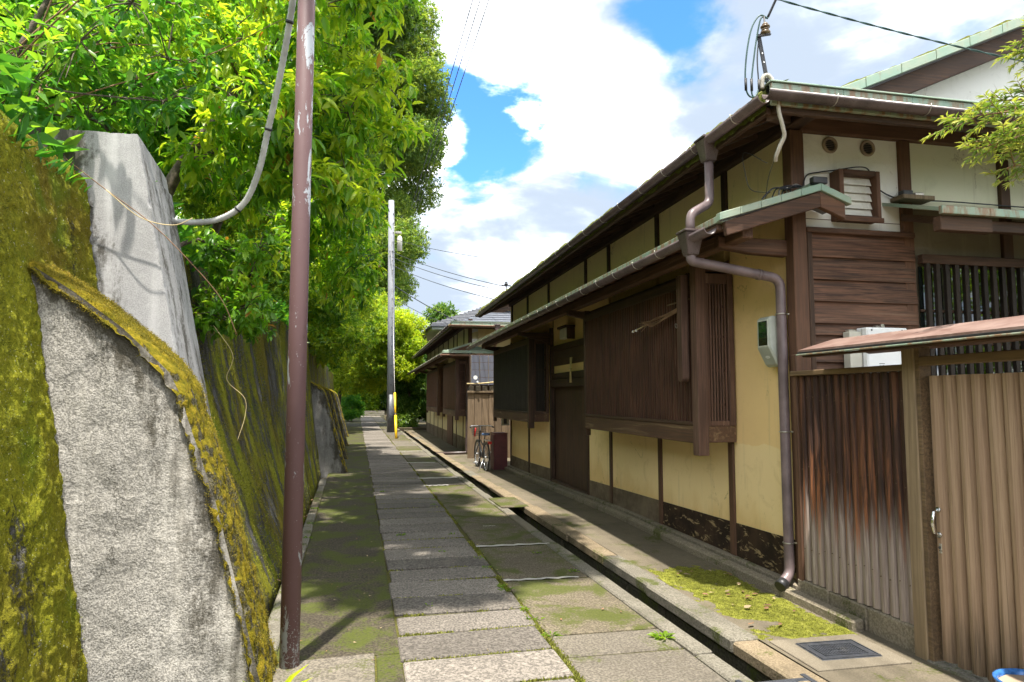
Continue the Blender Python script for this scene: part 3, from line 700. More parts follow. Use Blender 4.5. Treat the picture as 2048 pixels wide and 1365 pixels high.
mo = MB().grid(np.stack([xx, yy, zz + 0.0], -1)).build('moss_cushion', 'bright_moss', None, fix=True)
tag(mo, 'bright yellow green moss carpet on the walkway below the downpipe', 'moss', kind='stuff')

# ================================================================ hillside behind the retaining wall
ys = np.concatenate([np.linspace(-14, 0, 10), np.linspace(0.5, 36, 60), np.linspace(38, 95, 24)]); ts = np.linspace(0, 1, 26)
def topx(y): return -1.98 if y < 5.2 else wallB(y) - 0.82 * (1 - 0.55 * min(1, max(0, (y - 6) / 8))) - 0.12
Pm = np.zeros((len(ys), len(ts), 3))
for a, q in enumerate(ys):
    for b, t in enumerate(ts):
        d = t ** 1.6 * 42; zb = (3.0 if q < 5.2 else 2.74) + 0.0
        if q > 34: zb = 2.74 * max(0.0, 1 - (q - 34) / 14) - 0.1
        z = zb + d * 0.62 / (1 + d * 0.020) + (0.0 if b == 0 else 0.35 * float(fbm(q * 0.5, d * 0.5, 21)) * min(1, d))
        Pm[a, b] = (topx(min(q, 34)) - d - (max(0, q - 60) * -0.25), q, z)
hill = MB().grid(Pm).build('hillside', 'earth', None, fix=True); tag(hill, kind='structure')
# rising ground that closes the lane
Pm = np.array([[(x, q, -0.4 + max(0, q - 63) * 0.16 + 0.5 * float(fbm(x * .2, q * .2, 31))) for x in np.linspace(-30, 60, 40)] for q in np.linspace(62, 160, 24)])
rise = MB().grid(Pm).build('terrain', 'earth', None, fix=True); tag(rise, kind='structure')
st = empty('stone_steps', (0.6, 62.5, 0)); tag(st, 'low stone steps where the lane ends under the trees', 'steps')
for k in range(3): B('step', 'kerb_stone', -0.9, 1.6, 62.0 + k * 0.4, 62.42 + k * 0.4, -0.4, 0.14 * (k + 1), st, 0.01)
# ================================================================ retaining wall, buttresses, pillar
def add_attr(o, name, vals):
    a = o.data.attributes.new(name, 'FLOAT', 'POINT'); a.data.foreach_set('value', np.asarray(vals, dtype=np.float32))
rw = empty('retaining_wall', (-1.4, 2.0, 0))
tag(rw, 'long mossy concrete retaining wall along the lane below the trees', 'wall')
# near section, set back, top at 3.15
ny, nz = 360, 240
Yg, Zg = np.meshgrid(np.concatenate([np.linspace(-3.0, 2.3, 50), np.linspace(2.31, 5.04, ny - 50)]), np.linspace(-0.4, 3.17, nz), indexing='ij')
disp = 0.030 * fbm(Yg * 2.2, Zg * 1.3, 41) + 0.022 * fbm(Yg * 9, Zg * 6, 42, 3) + 0.017 * fbm(Yg * 26, Zg * 26, 43, 2) + 0.010 * fbm(Yg * 55, Zg * 50, 45, 1)
Xg = -1.375 - 0.17 * Zg + disp
over = np.clip((Zg - 3.02) / 0.15, 0, 1); Xg = Xg - 0.10 * over ** 2
mb = MB().grid(np.stack([Xg, Yg, Zg + 0.03 * fbm(Yg * 5, Zg * 0, 44) * over], -1))
top = np.stack([np.stack([Xg[:, -1] - w, Yg[:, -1], Zg[:, -1] + 0.03 * fbm(Yg[:, -1] * 5, 0 * Yg[:, -1], 44) + h], -1) for w, h in ((0.0, 0.0), (0.06, 0.03), (0.2, 0.035), (0.45, 0.0), (0.8, -0.12))], 1)
mb.grid(top)
mb.build('mossy_wall_face', 'moss_wall', rw, fix=True); NEARW = (Xg[50:], Yg[50:], Zg[50:])
# far section, concave batter
ny, nz = 420, 70
Yf = 5.55 + (36 - 5.55) * np.linspace(0, 1, ny) ** 1.5
Yg, Zg = np.meshgrid(Yf, np.linspace(-0.4, 2.80, nz), indexing='ij')
fl = 1 - 0.62 * np.clip((Yg - 6) / 8, 0, 1)
disp = 0.030 * fbm(Yg * 1.6, Zg * 1.1, 51) + 0.018 * fbm(Yg * 9, Zg * 6, 52, 3)
Zc = np.clip(Zg, 0, None)
Xg = (-0.72 - 0.022 * (Yg - 5.7)) - fl * (0.46 * Zc - 0.06 * Zc ** 2) + disp
mb = MB().grid(np.stack([Xg, Yg, Zg], -1))
top = np.stack([np.stack([Xg[:, -1] - w, Yg[:, -1], Zg[:, -1] + h], -1) for w, h in ((0.0, 0.0), (0.05, 0.02), (0.25, 0.0), (0.6, -0.1))], 1)
mb.grid(top)
mb.build('mossy_wall_face', 'streaked_moss_wall', rw, fix=True); FARW = (Xg[:190], Yg[:190], Zg[:190])
# square concrete pillar between the two sections
def pr(z): return -0.885 - 0.2015 * z
mb = MB(); nzp = 170; zs = np.linspace(-0.4, 3.41, nzp)
xs = 1 - (1 - np.linspace(0, 1, 60)) ** 1.6
F = np.array([[(-2.6 + (pr(z) + 2.6) * t, 5.0 + 0.002 * float(fbm(t * 6, z * 6, 61)), z) for t in xs] for z in zs]); mb.grid(F)
S = np.array([[(pr(z) + 0.002 * float(fbm(t * 6, z * 6, 62)), 5.0 + 0.70 * t, z - 0.09 * t * (z > 3.2)) for t in np.linspace(0, 1, 14)] for z in zs]); mb.grid(S)
T = np.array([[(-2.6 + (pr(3.41) + 2.6) * t, 5.0 + 0.70 * u, 3.41 - 0.09 * u) for t in xs] for u in np.linspace(0, 1, 14)]); mb.grid(T)
pil = mb.build('concrete_pillar', 'pillar_concrete', rw, fix=False)
bm = bmesh.new(); bm.from_mesh(pil.data); bmesh.ops.remove_doubles(bm, verts=bm.verts, dist=0.004); bmesh.ops.recalc_face_normals(bm, faces=bm.faces)
for f in bm.faces: f.smooth = False
bm.to_mesh(pil.data); bm.free()
co = np.empty(len(pil.data.vertices) * 3); pil.data.vertices.foreach_get('co', co); co = co.reshape(-1, 3) + np.array(WL[pil.name])
edge = np.clip(1 - np.abs(co[:, 0] - pr(co[:, 2])) / 0.02, 0, 1) * np.clip(1 - np.abs(co[:, 1] - 5.0) / 0.06, 0, 1)
tope = np.clip(1 - (3.41 - co[:, 2]) / 0.03, 0, 1)
chip = np.clip(fbm(co[:, 2] * 14, co[:, 0] * 14, 63) + 0.35 * fbm(co[:, 2] * 50, co[:, 0] * 40, 64), 0, 1) + 0.12
co2 = co.copy(); co2[:, 0] -= 0.010 * chip * edge; co2[:, 1] += 0.008 * chip * edge; co2[:, 2] -= 0.012 * chip * tope
pil.data.vertices.foreach_set('co', (co2 - np.array(WL[pil.name])).reshape(-1)); pil.data.update()
wallx = -1.375 - 0.17 * co[:, 2]
d1 = co[:, 0] - wallx
stain = np.where(co[:, 1] < 5.02, np.clip(0.75 - d1 * 3.0, 0, 0.9), 0.52) + 0.5 * np.clip(2.35 - co[:, 2], 0, 1) * np.clip(0.5 - d1, 0, 1)
add_attr(pil, 'stain', stain)

def buttress(yn, yf, prof, leftf, matn, capm, parent, seed, near=True, fine=1.0):
    """prof: outer edge as (z, x) from ground to top; leftf(z): where the wall is"""
    zp = np.array([p[0] for p in prof]); xp = np.array([p[1] for p in prof])
    zt = zp[-1]; nz = int(110 * fine); nx = int(70 * fine)
    zs = np.linspace(zp[0], zt - 0.005, nz); ts = np.linspace(0, 1, nx)
    Z, T = np.meshgrid(zs, ts, indexing='ij'); XO = np.interp(Z, zp, xp); XL = leftf(Z) - 0.05
    X = XL + (XO - XL) * T
    rough_edge = 0.035 * fbm(Z * 7, Z * 0 + seed, seed + 5) * (1 - T) * 1.0
    Yn = yn + 0.010 * fbm(X * 9, Z * 9, seed) + 0.004 * fbm(X * 40, Z * 40, seed + 1, 2) + 0.03 * np.clip((0.04 - T * (XO - XL)) / 0.04, 0, 1)
    mb = MB().grid(np.stack([X, Yn, Z], -1))
    o = mb.build('buttress_face', matn, parent, fix=True)
    slope = np.gradient(np.interp(zs, zp, xp), zs)
    dist = (XO - X) / np.sqrt(1 + np.interp(Z, zs, slope) ** 2)
    st = np.clip(0.92 - dist * 2.4, 0, 1) + 0.45 * np.clip(0.35 - Z / zt, 0, 1) * (T > 0.6) + 0.5 * np.clip(0.25 - T * (XO - XL) * 8, 0, 1)
    add_attr(o, 'stain', st.reshape(-1))
    # sloping mossy top and outer face
    L = np.concatenate([[0], np.cumsum(np.hypot(np.diff(zp), np.diff(xp)))]); s_ = np.linspace(0, L[-1], int(190 * fine))
    zc = np.interp(s_, L, zp); xc = np.interp(s_, L, xp)
    # soften the kink
    for _ in range(6): zc[1:-1] = (zc[:-2] + 2 * zc[1:-1] + zc[2:]) / 4; xc[1:-1] = (xc[:-2] + 2 * xc[1:-1] + xc[2:]) / 4
    tx = np.gradient(xc); tz = np.gradient(zc); ln = np.hypot(tx, tz); nxv, nzv = tz / ln, -tx / ln
    us = np.linspace(-0.06, 1, int(36 * fine) + 4)
    S, Uu = np.meshgrid(np.arange(len(s_)), us, indexing='ij')
    bulge = 0.010 + 0.016 * np.sqrt(np.clip(1 - (2 * Uu - 1) ** 2, 0, 1)) + 0.016 * fbm(s_[S] * 8, Uu * 4, seed + 9) + 0.016 * fbm(s_[S] * 26, Uu * 10, seed + 10, 2)
    bulge = np.where(Uu < 0, bulge - 0.035 + 0.02 * fbm(s_[S] * 14, Uu, seed + 11), bulge)
    X = xc[S] + nxv[S] * bulge; Zz = zc[S] + nzv[S] * bulge; Yy = yn + (yf - yn) * Uu + 0.012 * fbm(s_[S] * 10, Uu * 3, seed + 12) * (Uu <= 0)
    MB().grid(np.stack([X, Yy, Zz], -1)).build('moss_cap', capm, parent, fix=True)
    if fine == 1.0: globals()['CAPW'] = (X, Yy, Zz, nxv[S], nzv[S])
    bk = [(x, z) for z, x in prof] + [(float(leftf(np.array(zt))) - 0.1, zt), (float(leftf(np.array(0.0))) - 0.1, zp[0])]
    MB().prism([(x - 0.03, z - 0.02) for x, z in bk], 'y', yn + 0.05, yf - 0.01).build('buttress_core', matn, parent)
    return o
prof = [(-0.3, -0.45), (0.059, -0.539), (0.5, -0.655), (1.044, -0.802), (1.453, -0.945), (1.62, -1.0), (1.74, -1.06), (1.968, -1.291), (2.166, -1.545), (2.315, -1.775)]
bt = empty('near_buttress', (-0.9, 4.2, 0), rw)
buttress(4.05, 4.52, prof, lambda z: -1.375 - 0.17 * z + 0.01, 'buttress_concrete', 'cap_moss', bt, 71)
for k, (yy, sc) in enumerate(((15.2, 1.0), (18.6, 1.0), (23.5, 1.0), (29.0, 1.0))):
    wb = wallB(yy)
    pf = [(-0.3, wb + 0.60), (0.0, wb + 0.53), (0.9, wb + 0.27), (1.70, wb + 0.05), (1.78, wb + 0.01), (1.95, wb - 0.28), (2.02, wb - 0.45)]
    e = empty('far_buttress', (wb, yy, 0), rw)
    buttress(yy, yy + 0.24, pf, lambda z, wb=wb: wb - 0.05 - 0.12 * np.clip(z, 0, 9), 'far_buttress_concrete', 'cap_moss', e, 90 + k * 7, fine=0.5)
# ================================================================ wooden townhouses
def gutter(parent, p0, p1, r, m='brown_pvc', step=0.62, name='gutter'):
    g_ = MB().arcpipe(p0, p1, r, math.pi, 2 * math.pi, 0.006).build(name, m, parent, fix=True)
    p0 = Vector(p0); p1 = Vector(p1); L = (p1 - p0).length; d = (p1 - p0) / L; sd = d.cross(Vector((0, 0, 1))).normalized()
    k = step * 0.6
    while k < L:
        c = p0 + d * k
        pts = [c + sd * (math.cos(a) * (r + 0.004)) + Vector((0, 0, math.sin(a) * (r + 0.004))) for a in np.linspace(math.pi, 2 * math.pi, 9)]
        MB().tube([pts[0] + Vector((0, 0, 0.012))] + pts + [pts[-1] + Vector((0, 0, 0.02))], 0.004, 5).build('gutter_hook', 'steel_wire', g_)
        k += step * random.uniform(0.9, 1.1)
    return g_
def pipe_path(pts, r, seg=14, bend=0.06):
    """polyline with rounded corners"""
    P = [Vector(p) for p in pts]; out = [P[0]]
    for i in range(1, len(P) - 1):
        a = (P[i - 1] - P[i]).normalized(); b = (P[i + 1] - P[i]).normalized()
        bb = min(bend, (P[i - 1] - P[i]).length * 0.45, (P[i + 1] - P[i]).length * 0.45)
        s0 = P[i] + a * bb; s1 = P[i] + b * bb
        for t in np.linspace(0, 1, 6): out.append(s0 * (1 - t) ** 2 + P[i] * 2 * t * (1 - t) + s1 * t ** 2)
    out.append(P[-1]); return out
def hopper(parent, c, w, m='brown_pvc'):
    x, y, z = c; h = w * 1.25
    v = [(x - w * .32, y - w * .32, z - h), (x + w * .32, y - w * .32, z - h), (x + w * .32, y + w * .32, z - h), (x - w * .32, y + w * .32, z - h),
         (x - w * .55, y - w * .55, z), (x + w * .55, y - w * .55, z), (x + w * .55, y + w * .55, z), (x - w * .55, y + w * .55, z)]
    o = MB().hexa(v).build('hopper', m, parent, 0.008)
    MB().box(x - w * .60, x + w * .60, y - w * .60, y + w * .60, z, z + 0.02).build('hopper_rim', m, o, 0.004)
    return o

def bay(house, F, y0, y1, zb, zt, proj, near, latm='lattice_wood', postm='bay_post_wood', pitch=0.060):
    """projecting lattice window; its near side faces the viewer"""
    xf = F - proj
    bw = empty('bay_window', (xf, y0, zb), house)
    B('corner_post', postm, xf - 0.035, xf + 0.075, y0 - 0.02, y0 + 0.10, zb - 0.11, zt + 0.12, bw, 0.006)
    B('corner_post', 'dark_wood_z', xf - 0.015, xf + 0.06, y1 - 0.09, y1, zb - 0.10, zt + 0.06, bw, 0.005)
    B('sill_board', 'sill_wood', xf - 0.022, xf + 0.05, y0 + 0.102, y1 - 0.092, zb, zb + 0.17, bw, 0.006)
    B('sill_cap', 'dark_wood_y', xf - 0.03, xf + 0.055, y0 + 0.102, y1 - 0.092, zb + 0.172, zb + 0.205, bw, 0.004)
    B('top_rail', 'dark_wood_y', xf - 0.02, xf + 0.05, y0 + 0.102, y1 - 0.092, zt - 0.10, zt, bw, 0.005)
    mb = MB(); y = y0 + 0.12
    while y < y1 - 0.11:
        d = jit(0.002); mb.box(xf - 0.010 + d, xf + 0.02, y, y + pitch * 0.52, zb + 0.205, zt - 0.10); y += pitch
    mb.build('lattice', latm, bw, kind='stuff', fix=False)
    mb = MB()
    for t in (0.2, 0.4, 0.6, 0.8): mb.box(xf + 0.022, xf + 0.034, y0 + 0.1, y1 - 0.09, zb + (zt - zb) * t - 0.012, zb + (zt - zb) * t + 0.012)
    mb.build('lattice_rails', latm, bw, kind='stuff', fix=False)
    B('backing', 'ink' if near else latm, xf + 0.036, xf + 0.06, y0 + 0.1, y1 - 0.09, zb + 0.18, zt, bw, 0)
    # near side
    B('side_sill', 'sill_wood', xf + 0.077, F - 0.012, y0 + 0.01, y0 + 0.06, zb + 0.01, zb + 0.165, bw, 0.005)
    B('side_post', postm, F - 0.075, F - 0.014, y0, y0 + 0.07, zb + 0.167, zt + 0.02, bw, 0.004)
    B('side_stile', postm, xf + 0.077, xf + 0.112, y0 + 0.008, y0 + 0.055, zb + 0.167, zt - 0.10, bw, 0.003)
    B('side_rail', postm, xf + 0.077, F - 0.077, y0 + 0.005, y0 + 0.058, zt - 0.098, zt, bw, 0.004)
    B('side_rail', postm, xf + 0.114, F - 0.077, y0 + 0.010, y0 + 0.055, zb + 0.168, zb + 0.215, bw, 0.003)
    xa, xb = xf + 0.120, F - 0.080; n = 6 if near else 5; w = (xb - xa) / n
    for k in range(n):
        B('side_slat', latm if not near else postm, xa + k * w + w * 0.12, xa + k * w + w * 0.66, y0 + 0.014, y0 + 0.036, zb + 0.216, zt - 0.099, bw, 0.002)
    for t in (0.22, 0.42, 0.62, 0.80): B('side_cross_rail', postm, xa - 0.006, xb + 0.003, y0 + 0.037, y0 + 0.052, zb + (zt - zb) * t, zb + (zt - zb) * t + 0.022, bw, 0)
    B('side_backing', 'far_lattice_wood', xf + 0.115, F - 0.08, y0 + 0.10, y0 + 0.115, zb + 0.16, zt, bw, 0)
    B('bottom_board', 'dark_wood_y', xf + 0.052, F - 0.01, y0 + 0.062, y1 - 0.02, zb + 0.02, zb + 0.05, bw, 0)
    B('top_board', 'dark_wood_y', xf + 0.076, F - 0.01, y0 + 0.03, y1 - 0.02, zt + 0.022, zt + 0.06, bw, 0)
    return bw

def roofs(house, F, y0, yE, y1, kind):
    """upper hip-and-gable roof, lower lean-to roof, gutters; F wall plane, y0 near corner, yE far end"""
    xe, ye, ze, sl = F - 0.64, y0 - 0.72, 3.80, 0.45
    xr = F + 5.2; zr = ze + sl * (xr - xe); yg = ye + 1.42; xg = xe + 1.42; zg = ze + sl * 1.42; xend = xr + 5.2
    tm = 'roof_tile_dark' if kind == 0 else 'metal_roof'
    up = empty('upper_roof', (F, y0, 3.8), house)
    MB().slab([(xe, ye, ze), (xe, y1, ze), (xr, y1, zr), (xr, yg - 0.25, zr), (xg - 0.25 * 0, yg - 0.25, zg), (xg, yg, zg)], 0.06).build('roof_slope', tm, up)
    MB().slab([(xe, ye, ze), (xg, yg, zg), (xend - 1.42, yg, zg), (xend, ye, ze)], 0.06).build('roof_slope', tm, up)
    MB().slab([(xr, y1, zr), (xend, y1, ze), (xend, ye, ze), (xend - 1.42, yg, zg), (xr, yg - 0.25, zr)], 0.06).build('roof_slope', tm, up)
    # seams on the hip facing the lane's near end
    if kind == 1:
        for k in range(7):
            t = (k + 0.5) / 7; B('roof_seam', tm, xe + 1.42 * t, xend - 1.42 * t, ye + 1.42 * t, ye + 1.42 * t + 0.03, ze + sl * 1.42 * t - 0.01, ze + sl * 1.42 * t + 0.035, up, 0.005)
    # gable
    gw = MB(); gy = yg + 0.06
    gw.prism([(xg + 0.1, zg - 0.02), (xend - 1.5, zg - 0.02), (xr, zr - 0.06)], 'y', gy, gy + 0.1).build('gable_wall', 'white_plaster' if kind == 0 else 'pale_ochre_plaster', up)
    def along(xa, dz0, dz1): return [(xg - 0.05, zg + dz0), (xr, zr + dz0 + 0.02), (xr, zr + dz1 + 0.02), (xg - 0.05, zg + dz1)]
    MB().prism(along(0, -0.06 - 0.23, -0.065), 'y', yg - 0.22, yg - 0.15).build('barge_board', 'dark_wood_x', up, 0.006)
    MB().prism([(xend - 1.42, zg - 0.29), (xr, zr - 0.29), (xr, zr - 0.065), (xend - 1.42, zg - 0.065)], 'y', yg - 0.22, yg - 0.15).build('barge_board', 'dark_wood_x', up, 0.006)
    L = math.hypot(xr - xg, zr - zg); n = int(L / 0.42)
    for k in range(n):
        a0, a1 = k / n + 0.001, (k + 1) / n - 0.001
        q = lambda a, d: (xg - 0.05 + (xr - xg + 0.05) * a, zg + (zr - zg) * a + d)
        MB().prism([q(a0, -0.062), q(a1, -0.062), q(a1, 0.030), q(a0, 0.036)], 'y', yg - 0.30, yg - 0.225).build('copper_edge', 'copper_green', up, 0.003)
    # moss grown shingle edge above the verge
    s_ = np.linspace(0, 1, 120); th = 0.035 + 0.028 * fbm(s_ * 60, s_ * 0, 12) + 0.02 * fbm(s_ * 20, s_ * 0, 13)
    Pm = np.array([[(xg + (xr - xg) * a, yg - 0.29 + w, zg + (zr - zg) * a + 0.03 + t * f) for w, f in ((0, 0), (0.0, 0.8), (0.12, 1.0), (0.25, 0.9))] for a, t in zip(s_, th)])
    MB().grid(Pm).build('roof_edge', 'roof_moss', up, kind='stuff')
    # eave edges: layered mossy edge on the lane side, copper fascia on the near side
    s_ = np.linspace(0, 1, 520); yy = ye + 0.02 + (y1 - ye) * s_; th = 0.085 + 0.034 * fbm(yy * 5, yy * 0, 14) + 0.022 * fbm(yy * 17, yy * 0, 15, 3)
    Pm = np.array([[(xe - 0.012 + w, q, ze - 0.02 + 0.06 * (f > 0) * 0 + t * f + sl * w) for w, f in ((0.0, -0.9), (-0.006, 0.2), (0.0, 0.85), (0.06, 1.15), (0.2, 1.0))] for q, t in zip(yy, th)])
    MB().grid(Pm).build('roof_edge', 'roof_moss', up, kind='stuff')
    k = xe
    while k < xend:
        B('copper_fascia', 'copper_mixed' if kind == 0 else 'copper_green', k + 0.001, min(k + 0.6, xend) - 0.001, ye - 0.035, ye - 0.004, ze - 0.075, ze + 0.088, up, 0.003); k += 0.6
    B('copper_cap', 'copper_green', xe - 0.01, xend, ye - 0.05, ye + 0.12, ze + 0.090, ze + 0.103, up, 0.003)
    # rafters and boards under the eaves
    y = ye + 0.35
    while y < y1 - 0.05:
        MB().bar((xe + 0.03, y, ze - 0.085), (F + 0.05, y, ze - 0.085 + sl * (F + 0.02 - xe)), 0.045, 0.045).build('rafter', 'dark_wood_x', up); y += 0.38
    if kind == 0:
        x = xe + 0.35
        while x < F + 3.6:
            MB().bar((x, ye + 0.03, ze - 0.085), (x, y0 + 0.05, ze - 0.085 + sl * (y0 + 0.02 - ye)), 0.045, 0.045).build('rafter', 'dark_wood_y', up); x += 0.38
    B('eave_board', 'dark_wood_y', xe + 0.005, xe + 0.045, ye + 0.05, y1, ze - 0.115, ze - 0.061, up, 0.004)
    B('eave_board', 'dark_wood_x', xe + 0.05, xend, ye + 0.005, ye + 0.045, ze - 0.115, ze - 0.061, up, 0.004)
    MB().bar((xe + 0.06, ye + 0.06, ze - 0.10), (F + 0.1, y0 + 0.1, ze - 0.10 + sl * 0.72), 0.08, 0.10).build('hip_rafter', 'dark_wood_x', up)
    B('wall_plate', 'dark_wood_y', F - 0.05, F + 0.07, y0 - 0.02, yE, 3.86, 4.06, house, 0.006)
    B('wall_plate', 'brown_wood_x', F + 0.071, F + 7, y0 - 0.055, y0 + 0.06, 3.865, 4.055, house, 0.006)
    B('beam_end', 'dark_wood_y', F - 0.055, F + 0.075, y0 - 0.30, y0 - 0.021, 3.87, 4.03, house, 0.006)
    pv = 'brown_pvc'
    gx = xe - 0.052
    gutter(house, (gx, ye - 0.02, ze - 0.015), (gx, y1, ze - 0.045), 0.055)
    gutter(house, (xend, ye - 0.09, ze - 0.03), (gx - 0.03, ye - 0.09, ze - 0.015), 0.055, pv if kind == 0 else 'pink_pvc', 0.78)

    # lower lean-to roof
    lo = empty('lower_roof', (F, y0, 3.0), house)
    le, lz, ly = F - 0.84, 2.985, y0 - 0.33
    xr2, zr2 = F + 0.03, 3.275
    MB().slab([(le, ly, lz), (le, y1 + 0.25, lz), (xr2, y1 + 0.25, zr2), (xr2, ly, zr2)], 0.035).build('roof_slope', tm, lo)
    if kind == 0: MB().slab([(xr2, ly, zr2), (xr2, y0 - 0.04, zr2), (xr2 + 0.245, y0 - 0.04, zr2 - 0.092), (xr2 + 0.245, ly, zr2 - 0.092)], 0.035).build('roof_slope', tm, lo)
    # battens of copper along the eave: a thin bright strip
    y = ly
    while y < y1 + 0.2:
        B('copper_eave', 'copper_mixed', le - 0.012, le + 0.14, y + 0.002, min(y + 0.9, y1 + 0.25) - 0.002, lz - 0.034, lz + 0.018, lo, 0.004); y += 0.9
    n = 5
    for k in range(n):
        a0, a1 = k / n + 0.002, (k + 1) / n - 0.002
        q = lambda a, d: (le - 0.02 + (xr2 - le + 0.02) * a, lz + (zr2 - lz) * a + d)
        MB().prism([q(a0, -0.03), q(a1, -0.03), q(a1, 0.028), q(a0, 0.028)], 'y', ly - 0.04, ly + 0.02).build('copper_edge', 'copper_green', lo, 0.003)
    MB().prism([(le + 0.05, lz - 0.14), (xr2, zr2 - 0.16), (xr2, zr2 - 0.032), (le + 0.03, lz - 0.032)], 'y', ly - 0.02, ly + 0.03).build('barge_board', 'brown_wood_x', lo, 0.005)
    if kind == 0:
        MB().prism([(xr2 + 0.001, zr2 - 0.03), (xr2 + 0.27, zr2 - 0.131), (xr2 + 0.27, zr2 - 0.075), (xr2 + 0.001, zr2 + 0.028)], 'y', ly - 0.04, ly + 0.02).build('copper_edge', 'copper_green', lo, 0.003)
        MB().prism([(xr2 + 0.001, zr2 - 0.16), (xr2 + 0.225, zr2 - 0.245), (xr2 + 0.225, zr2 - 0.118), (xr2 + 0.001, zr2 - 0.032)], 'y', ly - 0.02, ly + 0.03).build('barge_board', 'brown_wood_x', lo, 0.005)
        B('ridge_cap', 'copper_green', xr2 - 0.05, xr2 + 0.06, ly + 0.03, y0 - 0.05, zr2 + 0.01, zr2 + 0.05, lo, 0.006)
        B('ridge_end', 'dark_steel', xr2 - 0.06, xr2 + 0.07, ly - 0.03, ly + 0.028, zr2 + 0.03, zr2 + 0.085, lo, 0.006)
    y = ly + 0.25
    while y < y1:
        MB().bar((le + 0.03, y, lz - 0.060), (F, y, zr2 - 0.075), 0.045, 0.042).build('rafter', 'brown_wood_x', lo); y += 0.45
    B('eave_board', 'brown_wood_y', le + 0.005, le + 0.05, ly + 0.05, y1 + 0.2, lz - 0.085, lz - 0.037, lo, 0.004)
    B('purlin', 'brown_wood_y', F - 0.60, F - 0.50, y0 - 0.24, y1 - 0.2, 2.86, 2.972, lo, 0.008)
    MB().prism([(F - 0.66, 2.84), (F - 0.66, 2.93), (F - 0.02, 2.93), (F - 0.02, 2.79), (F - 0.35, 2.80)], 'y', y0 + 0.02, y0 + 0.10).build('bracket_arm', 'brown_wood_x', lo, 0.006)
    for q in (y0 + 4.4, y0 + 7.7, min(y0 + 11.5, y1 - 1)):
        MB().prism([(F - 0.64, 2.80), (F - 0.64, 2.858), (F - 0.02, 2.858), (F - 0.02, 2.62), (F - 0.16, 2.70)], 'y', q, q + 0.09).build('bracket_arm', 'dark_wood_x', lo, 0.006)
    gutter(house, (le - 0.05, ly + 0.06, lz - 0.065), (le - 0.05, y1 + 0.25, lz - 0.085), 0.055, step=0.55)
    return up, lo

# ---------------------------------------------------------------- the near house
F = 3.48; Y0 = 5.05; YE = 16.55
h1 = empty('wooden_townhouse', (F, Y0, 0))
tag(h1, 'dark wooden townhouse with ochre plaster walls, lattice bay windows and copper edged eaves', 'house')
lowp = [6.10, 7.75, 9.45, 10.50, 12.74, 14.55, 16.45]
highp = [6.12, 7.75, 9.48, 10.57, 12.9, 14.7, 16.35]
B('corner_post', 'brown_wood_z', F - 0.03, F + 0.10, Y0 - 0.07, Y0 + 0.05, 0.10, 3.86, h1, 0.006)
zfl = lambda y: wz(y)
for y in lowp:
    B('post', 'brown_wood_z' if y < 9 else 'dark_wood_z', F - 0.022, F + 0.06, y - 0.045, y + 0.045, zfl(y) + 0.10, 2.95, h1, 0.005)
for y in highp:
    B('upper_post', 'dark_wood_z', F - 0.015, F + 0.06, y - 0.045, y + 0.045, 3.23, 3.858, h1, 0.004)
bounds = [Y0 + 0.05] + lowp
zd = lambda y: 0.43 - 0.024 * (y - 5.2) if y < 14 else 0.21
for a, b in zip(bounds[:-1], bounds[1:]):
    if abs(a - 10.5) < 0.01: continue
    y0_, y1_ = a + (0.002 if a < 5.2 else 0.047), b - 0.047
    near = a < 7
    MB().prism([(y0_, zd(y0_)), (y1_, zd(y1_)), (y1_, 3.24), (y0_, 3.24)], 'x', F + 0.0, F + 0.05).build('plaster_panel', 'ochre_plaster', h1)
    MB().prism([(y0_, zfl(y0_) + 0.10), (y1_, zfl(y1_) + 0.10), (y1_, zd(y1_) - 0.002), (y0_, zd(y0_) - 0.002)], 'x', F - 0.006, F + 0.05).build('dado_panel', 'decayed_dado' if near else 'grey_dado', h1)
hb = [Y0 + 0.05] + highp
for a, b in zip(hb[:-1], hb[1:]):
    y0_, y1_ = a + (0.002 if a < 5.2 else 0.047), b - 0.047
    B('upper_plaster_panel', 'ochre_upper_plaster', F + 0.012, F + 0.055, y0_, y1_, 3.242, 3.859, h1, 0)
# stone sill and low kerb along the foot of the wall
y = Y0 - 0.03
while y < YE:
    y1_ = min(y + random.uniform(1.1, 1.7), YE); zA = zfl(y); zB = zfl(y1_)
    MB().hexa([(F - 0.075, y + .003, -0.3), (F + 0.1, y + .003, -0.3), (F + 0.1, y1_ - .003, -0.3), (F - 0.075, y1_ - .003, -0.3), (F - 0.075, y + .003, zA + 0.098), (F + 0.1, y + .003, zA + 0.098), (F + 0.1, y1_ - .003, zB + 0.098), (F - 0.075, y1_ - .003, zB + 0.098)]).build('foundation_stone', 'base_stone', h1, 0.008)
    y = y1_
y = 4.22
while y < YE:
    y1_ = min(y + random.uniform(1.6, 2.4), YE); zA = zfl(y); zB = zfl(y1_)
    MB().hexa([(3.285, y + .003, -0.3), (3.375, y + .003, -0.3), (3.375, y1_ - .003, -0.3), (3.285, y1_ - .003, -0.3), (3.285, y + .003, zA + 0.075), (3.375, y + .003, zA + 0.085), (3.375, y1_ - .003, zB + 0.085), (3.285, y1_ - .003, zB + 0.075)]).build('wall_kerb', 'base_stone', h1, 0.014)
    y = y1_
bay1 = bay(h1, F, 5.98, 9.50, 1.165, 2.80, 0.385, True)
bay2 = bay(h1, F, 12.86, 16.72, 1.125, 2.75, 0.385, False, 'far_lattice_wood', 'dark_wood_z')
